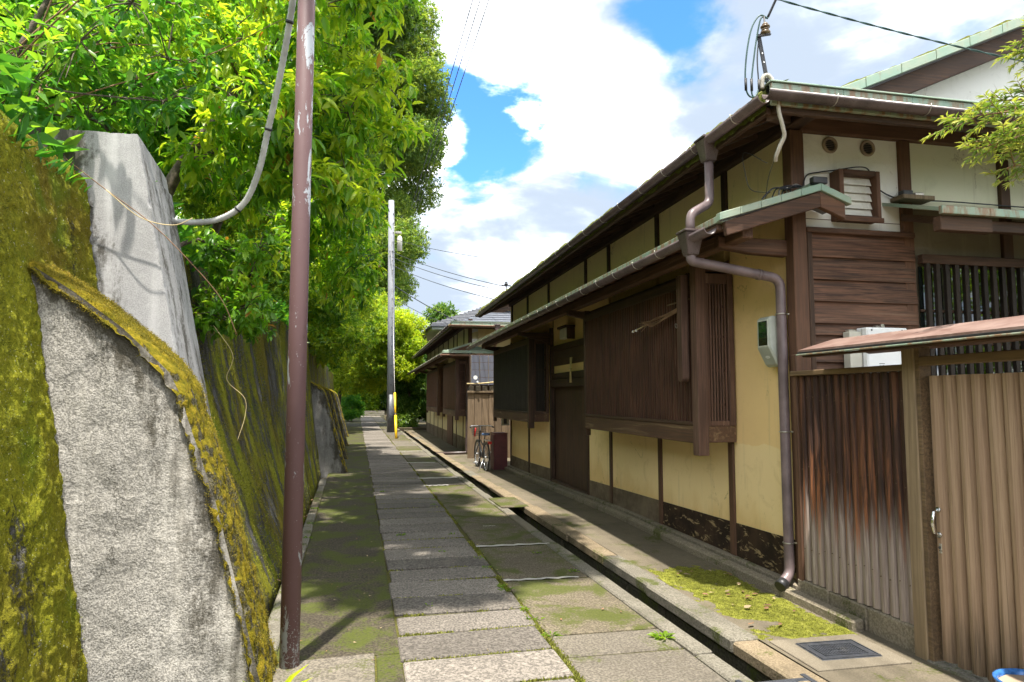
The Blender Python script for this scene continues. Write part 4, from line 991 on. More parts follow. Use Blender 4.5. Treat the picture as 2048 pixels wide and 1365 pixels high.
# fan ornament and rounded board in the near bay
fan = empty('fan_ornament', (3.075, 6.3, 2.55), bay1)
for k in range(9):
    a = math.radians(8 + k * 10.5); c = Vector((3.078, 6.14, 2.565)); d = Vector((0, math.cos(a), math.sin(a)))
    MB().bar(c + d * 0.03, c + d * (0.44 if k < 3 else 0.30 - 0.005 * k), 0.006, 0.010, (1, 0, 0)).build('fan_rib', 'dark_wood_y', fan)
MB().bar((3.072, 6.12, 2.565), (3.072, 6.62, 2.565), 0.01, 0.014).build('fan_base', 'sill_wood', fan)
pts = [(6.115 + 0.05 + 0.05 * math.cos(a), 1.80 + 0.05 * math.sin(a)) for a in np.linspace(math.pi, 2 * math.pi, 9)]
MB().prism(pts + [(6.215, 2.80), (6.115, 2.80)], 'x', 2.985, 3.06).build('rounded_board', 'bay_post_wood', bay1, 0.004)
MB().torus((3.075, 6.42, 2.33), (1, 0, 0.2), 0.022, 0.004, 16, 6).build('hook_ring', 'steel_wire', bay1)

# entrance
ent = empty('entrance', (3.6, 11.6, -0.05), h1)
dz = -0.03
B('threshold', 'dark_wood_y', F - 0.02, F + 0.16, 10.547, 12.693, wz(11.6) + 0.07, wz(11.6) + 0.12, ent, 0.006)
B('lintel', 'dark_wood_y', F - 0.02, F + 0.14, 10.547, 12.693, 1.80, 1.94, ent, 0.006)
for k, (a, b, xo) in enumerate(((10.55, 11.62, 0.07), (11.60, 12.69, 0.11))):
    d = empty('sliding_door', (F + xo, a, 0), ent); x = F + xo
    B('door_stile', 'dark_wood_z', x, x + 0.035, a, a + 0.07, 0.08, 1.80, d, 0.003); B('door_stile', 'dark_wood_z', x, x + 0.035, b - 0.07, b, 0.08, 1.80, d, 0.003)
    B('door_rail', 'dark_wood_y', x + .001, x + 0.034, a + 0.071, b - 0.071, 0.08, 0.30, d, 0.003); B('door_rail', 'dark_wood_y', x + .001, x + 0.034, a + 0.071, b - 0.071, 1.74, 1.80, d, 0.003)
    mb = MB(); y = a + 0.085
    while y < b - 0.09: mb.box(x + 0.006, x + 0.022, y, y + 0.022, 0.30, 1.74); y += 0.044
    mb.build('door_slats', 'lattice_wood', d, kind='stuff', fix=False)
    B('door_backing', 'dark_wood_z', x + 0.024, x + 0.034, a + 0.07, b - 0.07, 0.30, 1.74, d, 0)
B('plaster_strip', 'ochre_plaster', F + 0.05, F + 0.09, 10.547, 12.693, 2.06, 2.20, ent, 0)
B('beam', 'dark_wood_y', F + 0.0, F + 0.10, 10.547, 12.693, 1.942, 2.058, ent, 0.005)
B('transom', 'dark_wood_y', F + 0.03, F + 0.10, 10.547, 12.693, 2.202, 2.48, ent, 0.004)
B('beam', 'dark_wood_y', F - 0.02, F + 0.12, 10.547, 12.693, 2.482, 2.58, ent, 0.005)
B('plaster_panel', 'ochre_plaster', F + 0.04, F + 0.09, 10.547, 12.693, 2.582, 3.24, ent, 0)
lamp = empty('entrance_lamp', (F - 0.05, 11.6, 2.66)); tag(lamp, 'small dark framed wall lamp with pale shade above the sliding doors', 'lamp')
B('lamp_shade', 'lamp_glass', F - 0.12, F - 0.0, 11.35, 11.72, 2.64, 2.82, lamp, 0.01)
B('lamp_frame', 'dark_wood_y', F - 0.15, F + 0.038, 11.28, 11.79, 2.822, 2.86, lamp, 0.006); B('lamp_frame', 'dark_wood_z', F - 0.10, F + 0.038, 11.30, 11.348, 2.62, 2.82, lamp, 0.006)
ch_ = empty('straw_charm', (F + 0.0, 11.35, 1.95)); tag(ch_, 'bundle of straw hung as a charm over the sliding doors', 'charm')
for k in range(9):
    a = k / 8 * 2 - 1
    MB().tube([(F - 0.025 + jit(.006), 11.35 + a * 0.055, 2.30), (F - 0.035, 11.35 + a * 0.02, 2.10), (F - 0.03 + jit(.006), 11.35 + a * 0.05, 1.86)], 0.007, 5).build('straw_stalk', 'straw', ch_)
MB().torus((F - 0.035, 11.35, 2.10), (0, 0, 1), 0.026, 0.006, 14, 6).build('binding', 'straw', ch_)
roofs(h1, F, Y0, YE, 17.55, 0)
# mass of the house behind its walls
B('inner_wall', 'dark_wood_z', F + 0.07, F + 0.12, Y0 + 0.12, YE - 0.1, 0, 3.9, h1, 0)
B('far_wall', 'ochre_plaster', F + 0.0, F + 9.5, YE - 0.09, YE, -0.2, 3.9, h1, 0)

# ---- side facade, seen beyond the corner
S = Y0
for x0_, x1_, w in ((F + 1.075, F + 1.185, 0), (F + 2.13, F + 2.235, 0), (F + 3.2, F + 3.3, 0), (F + 4.25, F + 4.35, 0)):
    B('post', 'brown_wood_z' if x0_ < F + 2 else 'dark_wood_z', x0_, x1_, S - 0.035, S + 0.05, 1.9, 3.864, h1, 0.005)
xs_ = [F + 0.102, F + 1.073, F + 1.187, F + 2.128, F + 2.237, F + 3.198, F + 3.302, F + 4.248, F + 4.352, F + 9]
for k in range(0, 10, 2):
    B('plaster_panel', 'white_plaster' if k == 0 else 'cream_plaster', xs_[k], xs_[k + 1], S + 0.0, S + 0.05, 2.9 if k == 0 else 3.262, 3.862, h1, 0)
    if k: B('plaster_panel', 'hood_shade_plaster', xs_[k], xs_[k + 1], S + 0.0, S + 0.05, 2.0, 3.26, h1, 0)  # darker colour here paints in the shade below the hood
B('panel_joint', 'dark_wood_x', F + 0.103, F + 1.072, S - 0.003, S + 0.0, 3.115, 3.12, h1, 0)
B('board_cap', 'brown_wood_x', F + 0.103, F + 1.16, S - 0.075, S - 0.001, 2.985, 3.03, h1, 0.005)
B('board_edge', 'dark_wood_z', F + 0.103, F + 0.150, S - 0.070, S - 0.002, 0.1, 2.984, h1, 0.005)
z = 2.98
for hgt in (0.20, 0.19, 0.185, 0.185, 0.10, 0.095, 0.13, 0.14, 0.16, 0.17, 0.18, 0.18, 0.18, 0.18, 0.2):
    MB().hexa([(F + 0.152, S - 0.062, z - hgt), (F + 1.20 - 0.04 * random.random(), S - 0.050, z - hgt), (F + 1.19, S - 0.004, z - hgt), (F + 0.152, S - 0.004, z - hgt),
               (F + 0.152, S - 0.026, z + 0.008), (F + 1.20 - 0.02 * random.random(), S - 0.026, z + 0.008), (F + 1.19, S - 0.004, z + 0.008), (F + 0.152, S - 0.004, z + 0.008)]).build('clapboard', 'clapboard_wood', h1, 0.003)
    z -= hgt
# louvre window
lv = empty('louvre_window', (F + 0.58, S - 0.06, 3.12), h1)
B('frame', 'brown_wood_z', F + 0.385, F + 0.43, S - 0.13, S - 0.001, 3.10, 3.53, lv, 0.005); B('frame', 'brown_wood_z', F + 0.745, F + 0.785, S - 0.13, S - 0.001, 3.10, 3.53, lv, 0.005)
B('frame', 'brown_wood_x', F + 0.432, F + 0.743, S - 0.13, S - 0.001, 3.485, 3.53, lv, 0.005); B('frame', 'brown_wood_x', F + 0.375, F + 0.795, S - 0.145, S - 0.131, 3.08, 3.12, lv, 0.004); B('frame', 'brown_wood_x', F + 0.432, F + 0.743, S - 0.13, S - 0.001, 3.10, 3.135, lv, 0.004)
for k in range(5):
    zz_ = 3.14 + k * 0.069
    MB().hexa([(F + 0.434, S - 0.075, zz_), (F + 0.741, S - 0.075, zz_), (F + 0.741, S - 0.068, zz_), (F + 0.434, S - 0.068, zz_), (F + 0.434, S - 0.050, zz_ + 0.072), (F + 0.741, S - 0.050, zz_ + 0.072), (F + 0.741, S - 0.043, zz_ + 0.072), (F + 0.434, S - 0.043, zz_ + 0.072)]).build('louvre_blade', 'louvre_white', lv, 0.002)
# round vents
for vx in (3.877, 4.25):
    ve = empty('round_vent', (vx, S, 3.77), h1)
    MB().torus((vx, S - 0.012, 3.775), (0, 1, 0), 0.060, 0.014, 28, 8).build('vent_ring', 'vent_brown', ve)
    mb = MB(); mb.prism([(vx + 0.06 * math.cos(a), 3.775 + 0.06 * math.sin(a)) for a in np.linspace(0, 2 * math.pi, 25)[:-1]], 'y', S - 0.006, S + 0.004); mb.build('vent_back', 'ink', ve)
    for k in range(-3, 4):
        hw = math.sqrt(0.06 ** 2 - (k * 0.016) ** 2)
        MB().hexa([(vx - hw, S - 0.026, 3.775 + k * .016 - .006), (vx + hw, S - 0.026, 3.775 + k * .016 - .006), (vx + hw, S - 0.024, 3.775 + k * .016 - .006), (vx - hw, S - 0.024, 3.775 + k * .016 - .006),
                   (vx - hw, S - 0.010, 3.775 + k * .016 + .004), (vx + hw, S - 0.010, 3.775 + k * .016 + .004), (vx + hw, S - 0.008, 3.775 + k * .016 + .006), (vx - hw, S - 0.008, 3.775 + k * .016 + .006)]).build('vent_blade', 'vent_brown', ve)
# hood and lattice window further right
hd = empty('window_hood', (F + 3, S - 0.25, 3.1), h1)
MB().slab([(F + 0.90, S - 0.62, 3.09), (F + 0.90, S - 0.002, 3.30), (F + 6, S - 0.002, 3.30), (F + 6, S - 0.62, 3.09)], 0.03).build('hood_roof', 'copper_green', hd)
k = F + 0.885
while k < F + 6:
    B('hood_edge', random.choice(['copper_green', 'copper_mixed', 'copper_mixed']), k + 0.001, k + 0.45, S - 0.645, S - 0.605, 3.035, 3.10, hd, 0.004); k += 0.452
B('hood_beam', 'dark_wood_x', F + 0.91, F + 1.40, S - 0.60, S - 0.52, 2.915, 3.03, hd, 0.005)
B('hood_beam', 'dark_wood_x', F + 1.402, F + 6, S - 0.56, S - 0.50, 2.935, 3.025, hd, 0.005)
B('hood_beam', 'grey_post_wood', F + 0.98, F + 1.30, S - 0.16, S - 0.002, 3.302, 3.34, hd, 0.005)
for q in (F + 1.08, F + 2.2, F + 3.3): MB().bar((q, S - 0.49, 3.02), (q, S - 0.03, 3.17), 0.05, 0.06).build('hood_arm', 'dark_wood_y', hd)
lw = empty('lattice_window', (F + 2.3, S - 0.06, 2.0), h1)
B('window_head', 'dark_wood_x', F + 1.2, F + 4.6, S - 0.10, S - 0.036, 2.76, 2.84, lw, 0.005)
B('window_pane', 'window_glass', F + 1.21, F + 1.98, S - 0.034, S - 0.028, 1.5, 2.74, lw, 0); B('window_pane', 'window_glass', F + 2.03, F + 2.8, S - 0.034, S - 0.028, 1.5, 2.74, lw, 0); B('window_pane', 'window_glass', F + 2.86, F + 3.6, S - 0.034, S - 0.028, 1.5, 2.74, lw, 0)
for q in (F + 1.985, F + 2.805): B('window_stile', 'dark_wood_z', q, q + 0.05, S - 0.040, S - 0.02, 1.5, 2.65, lw, 0.003)
for q in (2.34, 2.06): B('window_rail', 'dark_wood_x', F + 1.2, F + 4.6, S - 0.055, S - 0.041, q, q + 0.022, lw, 0.002)
q = F + 1.235
while q < F + 4.5:
    B('window_slat', 'hood_shade_wood', q, q + 0.042, S - 0.098, S - 0.060, 1.5, 2.76, lw, 0.003); q += 0.098
B('window_sill', 'dark_wood_x', F + 1.2, F + 4.6, S - 0.13, S - 0.03, 1.42, 1.498, lw, 0.004)
# bare patch of plaster in the gable
gp = [(7.06, 5.05), (7.02, 5.10), (7.04, 5.17), (7.12, 5.20), (7.20, 5.17), (7.35, 5.02), (7.4, 4.86), (7.4, 4.5), (7.07, 4.5), (7.05, 4.8)]
MB().prism(gp, 'y', 5.78, 5.80).build('bare_plaster_patch', 'dado_tan' if 'dado_tan' in MATS else 'pale_ochre_plaster', h1)

# ---- rainwater pipes of the near house
gx = F - 0.64 - 0.052; lx = F - 0.84 - 0.05
hopper(h1, (gx + 0.02, 5.18, 3.78), 0.15)
dp = empty('downpipe', (gx, 5.18, 3.0), h1)
MB().tube(pipe_path([(gx + 0.02, 5.18, 3.62), (gx + 0.02, 5.18, 3.24), (lx, 5.11, 3.11), (lx, 5.11, 2.90)], 0.035), 0.038, 14).build('pipe', 'pale_pvc', dp)
hopper(h1, (lx, 5.11, 2.95), 0.15)
dp = empty('downpipe', (F - 0.07, 5.10, 0), h1)
P_ = pipe_path([(lx, 5.11, 2.80), (lx, 5.11, 2.72), (F - 0.085, 5.10, 2.60), (F - 0.085, 5.10, 0.17), (F - 0.20, 5.05, 0.10)], 0.04, bend=0.09)
MB().tube(P_, 0.041, 16).build('pipe', 'pale_pvc', dp)
MB().tube([(F - 0.16, 5.066, 0.118), (F - 0.215, 5.043, 0.09)], 0.047, 16).build('pipe_shoe', 'dark_steel', dp)
for zc_ in (2.30, 1.32, 0.42):
    MB().torus((F - 0.085, 5.10, zc_), (0, 0, 1), 0.043, 0.006, 18, 6).build('pipe_clip', 'steel_wire', dp)
    MB().bar((F - 0.045, 5.09, zc_), (F + 0.02, 5.02, zc_), 0.008, 0.012).build('pipe_clip', 'steel_wire', dp)
t_ = 0.62; MB().tube([Vector((lx, 5.11, 2.72)).lerp(Vector((F - 0.085, 5.10, 2.60)), q) for q in (0.74, 0.78)], 0.046, 16).build('pipe_clip', 'pale_pvc', dp)

# ---------------------------------------------------------------- the second house along the lane
F2 = 3.10; Y2 = 21.1; YE2 = 36.2
h2 = empty('wooden_townhouse', (F2, Y2, -0.14))
tag(h2, 'smaller looking townhouse further down the lane with pink gutters and brown bay windows', 'house')
hz = -0.14
lp2 = [22.2, 23.9, 24.9, 26.6, 28.4, 30.2, 32.0, 34.0, 36.1]
B('corner_post', 'dark_wood_z', F2 - 0.02, F2 + 0.10, Y2 - 0.05, Y2 + 0.05, hz, 3.86, h2, 0.005)
B('post', 'pale_ochre_plaster', F2 + 0.102, F2 + 0.3, Y2 - 0.02, Y2 + 0.05, hz, 3.0, h2, 0.005)
bd = [Y2 + 0.05] + lp2
for y in lp2:
    B('post', 'dark_wood_z', F2 - 0.02, F2 + 0.06, y - 0.04, y + 0.04, hz, 2.95, h2, 0.004); B('upper_post', 'dark_wood_z', F2 - 0.015, F2 + 0.06, y - 0.035, y + 0.035, 3.23, 3.858, h2, 0.004)
for a, b in zip(bd[:-1], bd[1:]):
    a_, b_ = a + (0.002 if a < 21.2 else 0.042), b - 0.042
    B('plaster_panel', 'pale_ochre_plaster', F2, F2 + 0.05, a_, b_, 0.33, 3.24, h2, 0); B('dado_panel', 'grey_dado', F2 - 0.006, F2 + 0.05, a_, b_, hz, 0.328, h2, 0)
    B('upper_plaster_panel', 'pale_ochre_plaster', F2 + 0.012, F2 + 0.055, a_, b_, 3.242, 3.859, h2, 0)
B('doorway', 'brown_wood_z', F2 - 0.03, F2 + 0.02, 24.96, 26.54, hz + 0.02, 1.95, h2, 0.004)
B('side_wall', 'pale_ochre_plaster', F2 + 0.301, F2 + 9, Y2 - 0.01, Y2 + 0.05, hz, 3.86, h2, 0)
bay(h2, F2, 21.15, 24.8, 1.02, 2.75, 0.37, False, 'lattice_wood', 'bay_post_wood', 0.06)
bay(h2, F2, 26.7, 31.8, 1.02, 2.75, 0.37, False, 'lattice_wood', 'brown_wood_z', 0.06)
roofs(h2, F2, Y2, YE2, 37.4, 1)
B('inner_wall', 'dark_wood_z', F2 + 0.07, F2 + 0.12, Y2 + 0.12, YE2, hz, 3.9, h2, 0)
# its near-end eave with a pale gutter, and pipes
gutter(h2, (F2 + 2.2, Y2 - 0.42, 2.90), (F2 - 0.92, Y2 - 0.42, 2.92), 0.05, 'pink_pvc', 0.9)
B('end_eave', 'copper_green', F2 - 0.84, F2 + 2.2, Y2 - 0.38, Y2 + 0.0, 2.99, 3.05, h2, 0.01)
MB().slab([(F2 - 0.84, Y2 - 0.4, 2.99), (F2 + 2.2, Y2 - 0.4, 2.99), (F2 + 2.2, Y2, 3.2), (F2 + 0.0, Y2, 3.2)], 0.03).build('end_roof', 'copper_green', h2)
hopper(h2, (F2 + 0.75, Y2 - 0.81, 3.80), 0.16, 'pale_pvc')
dp = empty('downpipe', (F2 + 0.75, Y2 - 0.8, 3.0), h2)
MB().tube(pipe_path([(F2 + 0.75, Y2 - 0.81, 3.62), (F2 + 0.75, Y2 - 0.81, 3.3), (F2 + 0.75, Y2 - 0.1, 3.1)], 0.04), 0.045, 10).build('pipe', 'pink_pvc', dp)
hopper(h2, (F2 + 0.28, Y2 - 0.42, 2.93), 0.16, 'pink_pvc')
dp = empty('downpipe', (F2 + 0.2, Y2 - 0.4, 0), h2)
MB().tube(pipe_path([(F2 + 0.28, Y2 - 0.42, 2.75), (F2 + 0.28, Y2 - 0.42, 2.30), (F2 - 0.06, Y2 - 0.10, 1.78), (F2 - 0.06, Y2 - 0.10, -0.08), (F2 - 1.0, Y2 - 0.16, -0.09)], 0.04), 0.045, 10).build('pipe', 'brown_pvc', dp)

# ---------------------------------------------------------------- tiled house behind it
h3 = empty('tiled_house', (6, 42, 0)); tag(h3, 'house with grey tiled roof and pale soffit rising behind the second townhouse', 'house')
B('wall', 'pale_ochre_plaster', 4.3, 13, 39.0, 48, -0.1, 5.7, h3, 0)
B('upper_beam', 'dark_wood_y', 4.22, 4.298, 39.0, 48, 5.2, 5.4, h3, 0.01)
xe, ye, ze, xE, yE_, rise_ = 3.45, 38.0, 5.70, 13.9, 49.0, 1.9
MB().slab([(xe, ye, ze), (xE, ye, ze), (xE - 4.2, ye + 5.5, ze + rise_), (xe + 4.2, ye + 5.5, ze + rise_)], 0.10).build('roof_slope', 'tile_grey', h3)
MB().slab([(xe, yE_, ze), (xe, ye, ze), (xe + 4.2, ye + 5.5, ze + rise_)], 0.10).build('roof_slope', 'tile_grey', h3)
MB().slab([(xE, ye, ze), (xE, yE_, ze), (xE - 4.2, ye + 5.5, ze + rise_)], 0.10).build('roof_slope', 'tile_grey', h3)
for k in range(13):   # courses of tile on the slope facing the lane's near end
    t = (k + 0.2) / 13.5; y = ye + 5.5 * t; z = ze + rise_ * t
    B('tile_course', 'tile_grey', xe + 4.2 * t, xE - 4.2 * t, y, y + 0.09, z - 0.02, z + 0.075, h3, 0.02)
B('soffit', 'soffit_pale', xe + 0.05, 4.28, ye + 0.05, yE_ - 0.1, ze - 0.28, ze - 0.102, h3, 0.01)
B('soffit', 'soffit_pale', 4.281, 13, ye + 0.05, 38.98, ze - 0.28, ze - 0.102, h3, 0.01)
gutter(h3, (xe - 0.06, ye, ze - 0.1), (xe - 0.06, yE_, ze - 0.12), 0.07, 'metal_roof', 1.2)
gutter(h3, (xE, ye - 0.07, ze - 0.12), (xe - 0.06, ye - 0.07, ze - 0.1), 0.07, 'metal_roof', 1.2)
for k in range(3):
    B('window_frame', 'louvre_white', 5.0 + k * 2.4, 6.4 + k * 2.4, 38.96, 38.995, 3.6, 5.0, h3, 0.005)
# ================================================================ fence, gate, little canopy
fe = empty('wooden_fence', (3.42, 4.35, 0)); tag(fe, 'dark stained slat fence with bleached foot between the house corner and the gate', 'fence')
y = 3.795; k = 0
while y < 4.915:
    w = 0.070 + jit(0.005); d = 0.030 + jit(0.006); lean = jit(0.004); zt = 1.772; zb_ = 0.168 + jit(0.006)
    pr_ = [(0.045, 0), (0.045, w), (0.012, w), (0.0, w * 0.72), (-0.004, w * 0.40), (0.006, w * 0.10), (0.02, 0)]
    v = [(3.405 + a * d / 0.03, y + b, zb_) for a, b in pr_] + [(3.405 + a * d / 0.03, y + b + lean, zt) for a, b in pr_]
    n = len(pr_)
    MB().add(v, [tuple(range(n)), tuple(range(2 * n - 1, n - 1, -1))] + [(i, i + n, (i + 1) % n + n, (i + 1) % n) for i in range(n)]).build('slat', 'fence_slat_wood', fe, 0.002)
    y += 0.0815
nl = MB()
for k_ in range(14):
    for zz_ in (0.42, 1.05, 1.60):
        yc = 3.795 + 0.0815 * k_ + 0.035 + jit(.008); zc_ = zz_ + jit(.03); nl.tube([(3.402, yc, zc_), (3.394, yc, zc_)], 0.0035, 6)
nl.build('nails', 'rust_wire', fe, kind='stuff')
B('fence_back', 'dark_wood_z', 3.452, 3.47, 3.79, 4.93, 0.17, 1.77, fe, 0)
B('end_post', 'brown_wood_z', 3.395, 3.47, 4.925, 4.985, 0.10, 1.95, fe, 0.005)
B('top_rail', 'rail_wood', 3.372, 3.48, 3.782, 4.985, 1.775, 1.815, fe, 0.005)
B('gate_post', 'grey_post_wood', 3.365, 3.475, 3.675, 3.780, -0.02, 1.985, fe, 0.006)
B('post_splice', 'rail_wood', 3.372, 3.46, 3.640, 3.674, -0.02, 1.93, fe, 0.004)
for a, b, t in ((3.70, 4.22, 0.165), (4.225, 4.62, 0.162), (4.625, 5.0, 0.165)):
    B('base_stone', 'base_stone', 3.392, 3.50, a + .002, b, -0.3, t, fe, 0.010)
cn = empty('canopy', (3.42, 3.6, 1.9), fe)
yn_, yf_ = 1.7, 4.50
MB().slab([(3.125, yf_, 1.950), (3.43, yf_ - 0.0, 2.040), (3.43, yn_, 2.040), (3.125, yn_, 1.950)], 0.014).build('canopy_sheet', 'copper_pink', cn)
MB().slab([(3.4305, yf_, 2.040), (3.73, yf_, 1.945), (3.73, yn_, 1.945), (3.4305, yn_, 2.040)], 0.014).build('canopy_sheet', 'copper_pink', cn)
B('canopy_edge', 'dark_steel', 3.118, 3.132, yn_, yf_ + 0.004, 1.921, 1.9355, cn, 0.002)
B('canopy_drip', 'copper_mixed', 3.112, 3.150, yn_, yf_ + 0.012, 1.911, 1.920, cn, 0.002)
MB().prism([(3.155, 1.912), (3.155, 1.935), (3.42, 2.015), (3.42, 1.975)], 'y', yf_ - 0.10, yf_ - 0.06).build('canopy_rafter', 'brown_wood_x', cn, 0.003)
y = 4.0
while y > 1.8:
    MB().prism([(3.155, 1.912), (3.155, 1.935), (3.42, 2.015), (3.42, 1.975)], 'y', y - 0.04, y).build('canopy_rafter', 'brown_wood_x', cn, 0.003); y -= 0.48
B('canopy_board', 'brown_wood_y', 3.155, 3.21, yn_, yf_ - 0.005, 1.897, 1.911, cn, 0.003)
B('canopy_beam', 'rail_wood', 3.36, 3.44, yn_, yf_ - 0.03, 1.985, 2.018, cn, 0.004)

ga = empty('wooden_gate', (3.43, 3.0, 0)); tag(ga, 'pale weathered board gate with damp dark foot and chrome handle', 'gate')
y = 3.632; k = 0
while y > 2.2:
    w = 0.098 + jit(0.004)
    prf = [(0.035, 0), (0.035, -w), (0.022, -w), (-0.002, -w * 0.86), (-0.014, -w * 0.62), (-0.010, -w * 0.35), (0.012, -0.010), (0.024, 0)]
    v = [(3.412 + a, y + b, 0.035) for a, b in prf] + [(3.412 + a, y + b, 1.735 + jit(.002)) for a, b in prf]; n = len(prf)
    MB().add(v, [tuple(range(n)), tuple(range(2 * n - 1, n - 1, -1))] + [(i, i + n, (i + 1) % n + n, (i + 1) % n) for i in range(n)]).build('gate_board', 'gate_board_wood', ga, 0.002)
    y -= w + 0.002
B('gate_rail', 'rail_wood', 3.450, 3.49, 2.2, 3.63, 0.25, 0.35, ga, 0.004); B('gate_rail', 'rail_wood', 3.450, 3.49, 2.2, 3.63, 1.45, 1.55, ga, 0.004)
B('head_rail', 'rail_wood', 3.365, 3.46, 1.9, 3.638, 1.80, 1.855, ga, 0.005)
hn = empty('handle', (3.39, 3.575, 0.85), ga)
MB().tube([(3.395, 3.575, 0.775), (3.365, 3.575, 0.79), (3.352, 3.575, 0.85), (3.365, 3.575, 0.91), (3.395, 3.575, 0.925)], [0.009, 0.010, 0.012, 0.010, 0.009], 10).build('grip', 'chrome', hn)
for zc_ in (0.775, 0.925): MB().tube([(3.402, 3.575, zc_), (3.392, 3.575, zc_)], 0.017, 14).build('rosette', 'chrome', hn)
MB().box(3.396, 3.404, 3.563, 3.585, 0.665, 0.725).build('lock_plate', 'steel_wire', hn, 0.004); MB().tube([(3.397, 3.574, 0.70), (3.390, 3.574, 0.70)], 0.008, 10).build('keyhole', 'ink', hn)
B('gate_sill', 'kerb_stone', 3.36, 3.5, 1.9, 3.69, -0.3, 0.015, ga, 0.01)

# white service box on the side wall, second box behind it
wb_ = empty('white_service_box', (4.2, 4.93, 1.7)); tag(wb_, 'white plastic service box on the board wall above the fence', 'box')
B('case', 'box_white', 4.005, 4.40, 4.845, 4.985, 1.70, 2.178, wb_, 0.012)
B('lid_seam', 'steel_wire', 4.003, 4.0045, 4.90, 4.905, 1.70, 2.17, wb_, 0)
for q in (4.05, 4.34): MB().tube([(q, 4.846, 2.155), (q, 4.842, 2.155)], 0.007, 10).build('screw', 'ink', wb_)
B('bracket', 'steel_wire', 4.17, 4.25, 4.93, 4.98, 2.18, 2.205, wb_, 0.003); MB().tube([(4.21, 4.925, 2.2), (4.21, 4.905, 2.2)], 0.014, 10).build('bolt', 'steel_wire', wb_)
for r_ in range(6):
    for c_ in range(2):
        if (r_ * 2 + c_) % 5 == 4: continue
        B('printed_label', 'ink', 4.11 + c_ * 0.026 + jit(.002), 4.128 + c_ * 0.026, 4.8440, 4.8447, 1.822 + r_ * 0.0085, 1.825 + r_ * 0.0085, wb_, 0)
B('printed_label', 'ink', 4.108, 4.160, 4.8440, 4.8447, 1.877, 1.8815, wb_, 0)
gb_ = empty('grey_service_box', (3.94, 4.95, 1.7)); tag(gb_, 'smaller beige box tucked behind the white service box', 'box')
B('case', 'box_cream', 3.885, 4.0, 4.90, 4.985, 1.70, 2.145, gb_, 0.006); B('lip', 'steel_wire', 3.905, 3.985, 4.93, 4.98, 2.147, 2.165, gb_, 0.003)

# electricity meter beside the downpipe
me_ = empty('electricity_meter', (3.4, 5.24, 1.84)); tag(me_, 'grey green electricity meter with glass window on the ochre wall', 'meter')
prf = [(3.479, 1.865), (3.479, 2.285), (3.345, 2.292), (3.315, 2.285), (3.300, 2.26), (3.300, 2.02), (3.375, 1.872), (3.40, 1.862)]
MB().prism(prf, 'y', 5.135, 5.325).build('case', 'meter_case', me_, 0.014)
B('window_rim', 'meter_rim', 3.2955, 3.3005, 5.145, 5.30, 2.03, 2.262, me_, 0.002)
B('window_pane', 'window_glass', 3.2935, 3.2954, 5.158, 5.287, 2.042, 2.25, me_, 0)
mb = MB(); n = 18; c0 = Vector((3.3335, 5.215, 1.945)); u = Vector((0, 1, 0)); w_ = Vector((0.075, 0, -0.148)).normalized(); nn = Vector((-0.148, 0, -0.075)).normalized()
mb.add([c0 + nn * 0.003 + u * (0.034 * math.cos(a)) + w_ * (0.013 * math.sin(a)) for a in np.linspace(0, 2 * math.pi, n + 1)[:-1]], [tuple(range(n))]); mb.build('oval_emblem', 'box_white', me_)
for q in (-0.018, -0.006, 0.006, 0.018):
    mb = MB(); mb.add([c0 + nn * 0.0036 + u * (q + 0.0035 * math.cos(a)) + w_ * (0.006 * math.sin(a)) for a in np.linspace(0, 2 * math.pi, 9)[:-1]], [tuple(range(8))]); mb.build('emblem_mark', 'meter_case', me_)
MB().tube([(3.42, 5.134, 2.07), (3.42, 5.122, 2.07)], 0.013, 10).build('seal_screw', 'steel_wire', me_)
# ================================================================ poles, wires, small things
sp = empty('steel_pole', (-0.425, 4.42, 0)); tag(sp, 'tall brown painted steel pole with flaking paint beside the mossy buttress', 'pole')
MB().tube([(-0.425, 4.42, -0.3), (-0.425, 4.42, 2.2), (-0.425, 4.42, 7.6)], [0.0585, 0.0565, 0.052], 28).build('shaft', 'pole_paint', sp)
MB().tube([(-0.425, 4.42, 7.6), (-0.425, 4.42, 7.64)], 0.06, 20).build('cap', 'pole_paint', sp)
MB().tube([(-0.425, 4.42, 5.0), (-0.425, 4.42, 5.03)], 0.058, 20).build('band', 'steel_wire', sp)
# corrugated conduit from pillar to pole
ho = empty('corrugated_hose', (-1.5, 5.6, 2.95)); tag(ho, 'grey corrugated hose curving from the concrete pillar up to the brown pole', 'hose')
ctl = [(-1.60, 5.58, 2.985), (-1.42, 5.62, 2.96), (-1.18, 5.66, 3.0), (-0.98, 5.62, 3.13), (-0.86, 5.52, 3.36), (-0.78, 5.40, 3.66), (-0.68, 5.22, 4.02), (-0.585, 5.0, 4.42), (-0.50, 4.75, 4.85), (-0.46, 4.60, 5.2)]
def catmull(P, per=14):
    P = [Vector(p) for p in P]; Q = [P[0] * 2 - P[1]] + P + [P[-1] * 2 - P[-2]]; out = []
    for i in range(1, len(Q) - 2):
        for k in range(per):
            t = k / per; a, b, c, d = Q[i - 1:i + 3]
            out.append(0.5 * ((2 * b) + (c - a) * t + (2 * a - 5 * b + 4 * c - d) * t * t + (3 * b - a - 3 * c + d) * t ** 3))
    out.append(P[-1]); return out
pts = catmull(ctl, 22); rr = [0.0215 if i % 2 else 0.0255 for i in range(len(pts))]
MB().tube(pts, rr, 12).build('ribbed_sleeve', 'grey_hose', ho)
for i in (60, 110, 150): MB().tube([pts[i], pts[i + 1]], 0.030, 12).build('tie', 'black_rubber', ho)
MB().tube([(-0.60, 5.03, 4.36), (-0.52, 4.8, 4.76), (-0.45, 4.55, 5.3)], 0.007, 6).build('cable', 'wire_black', ho)

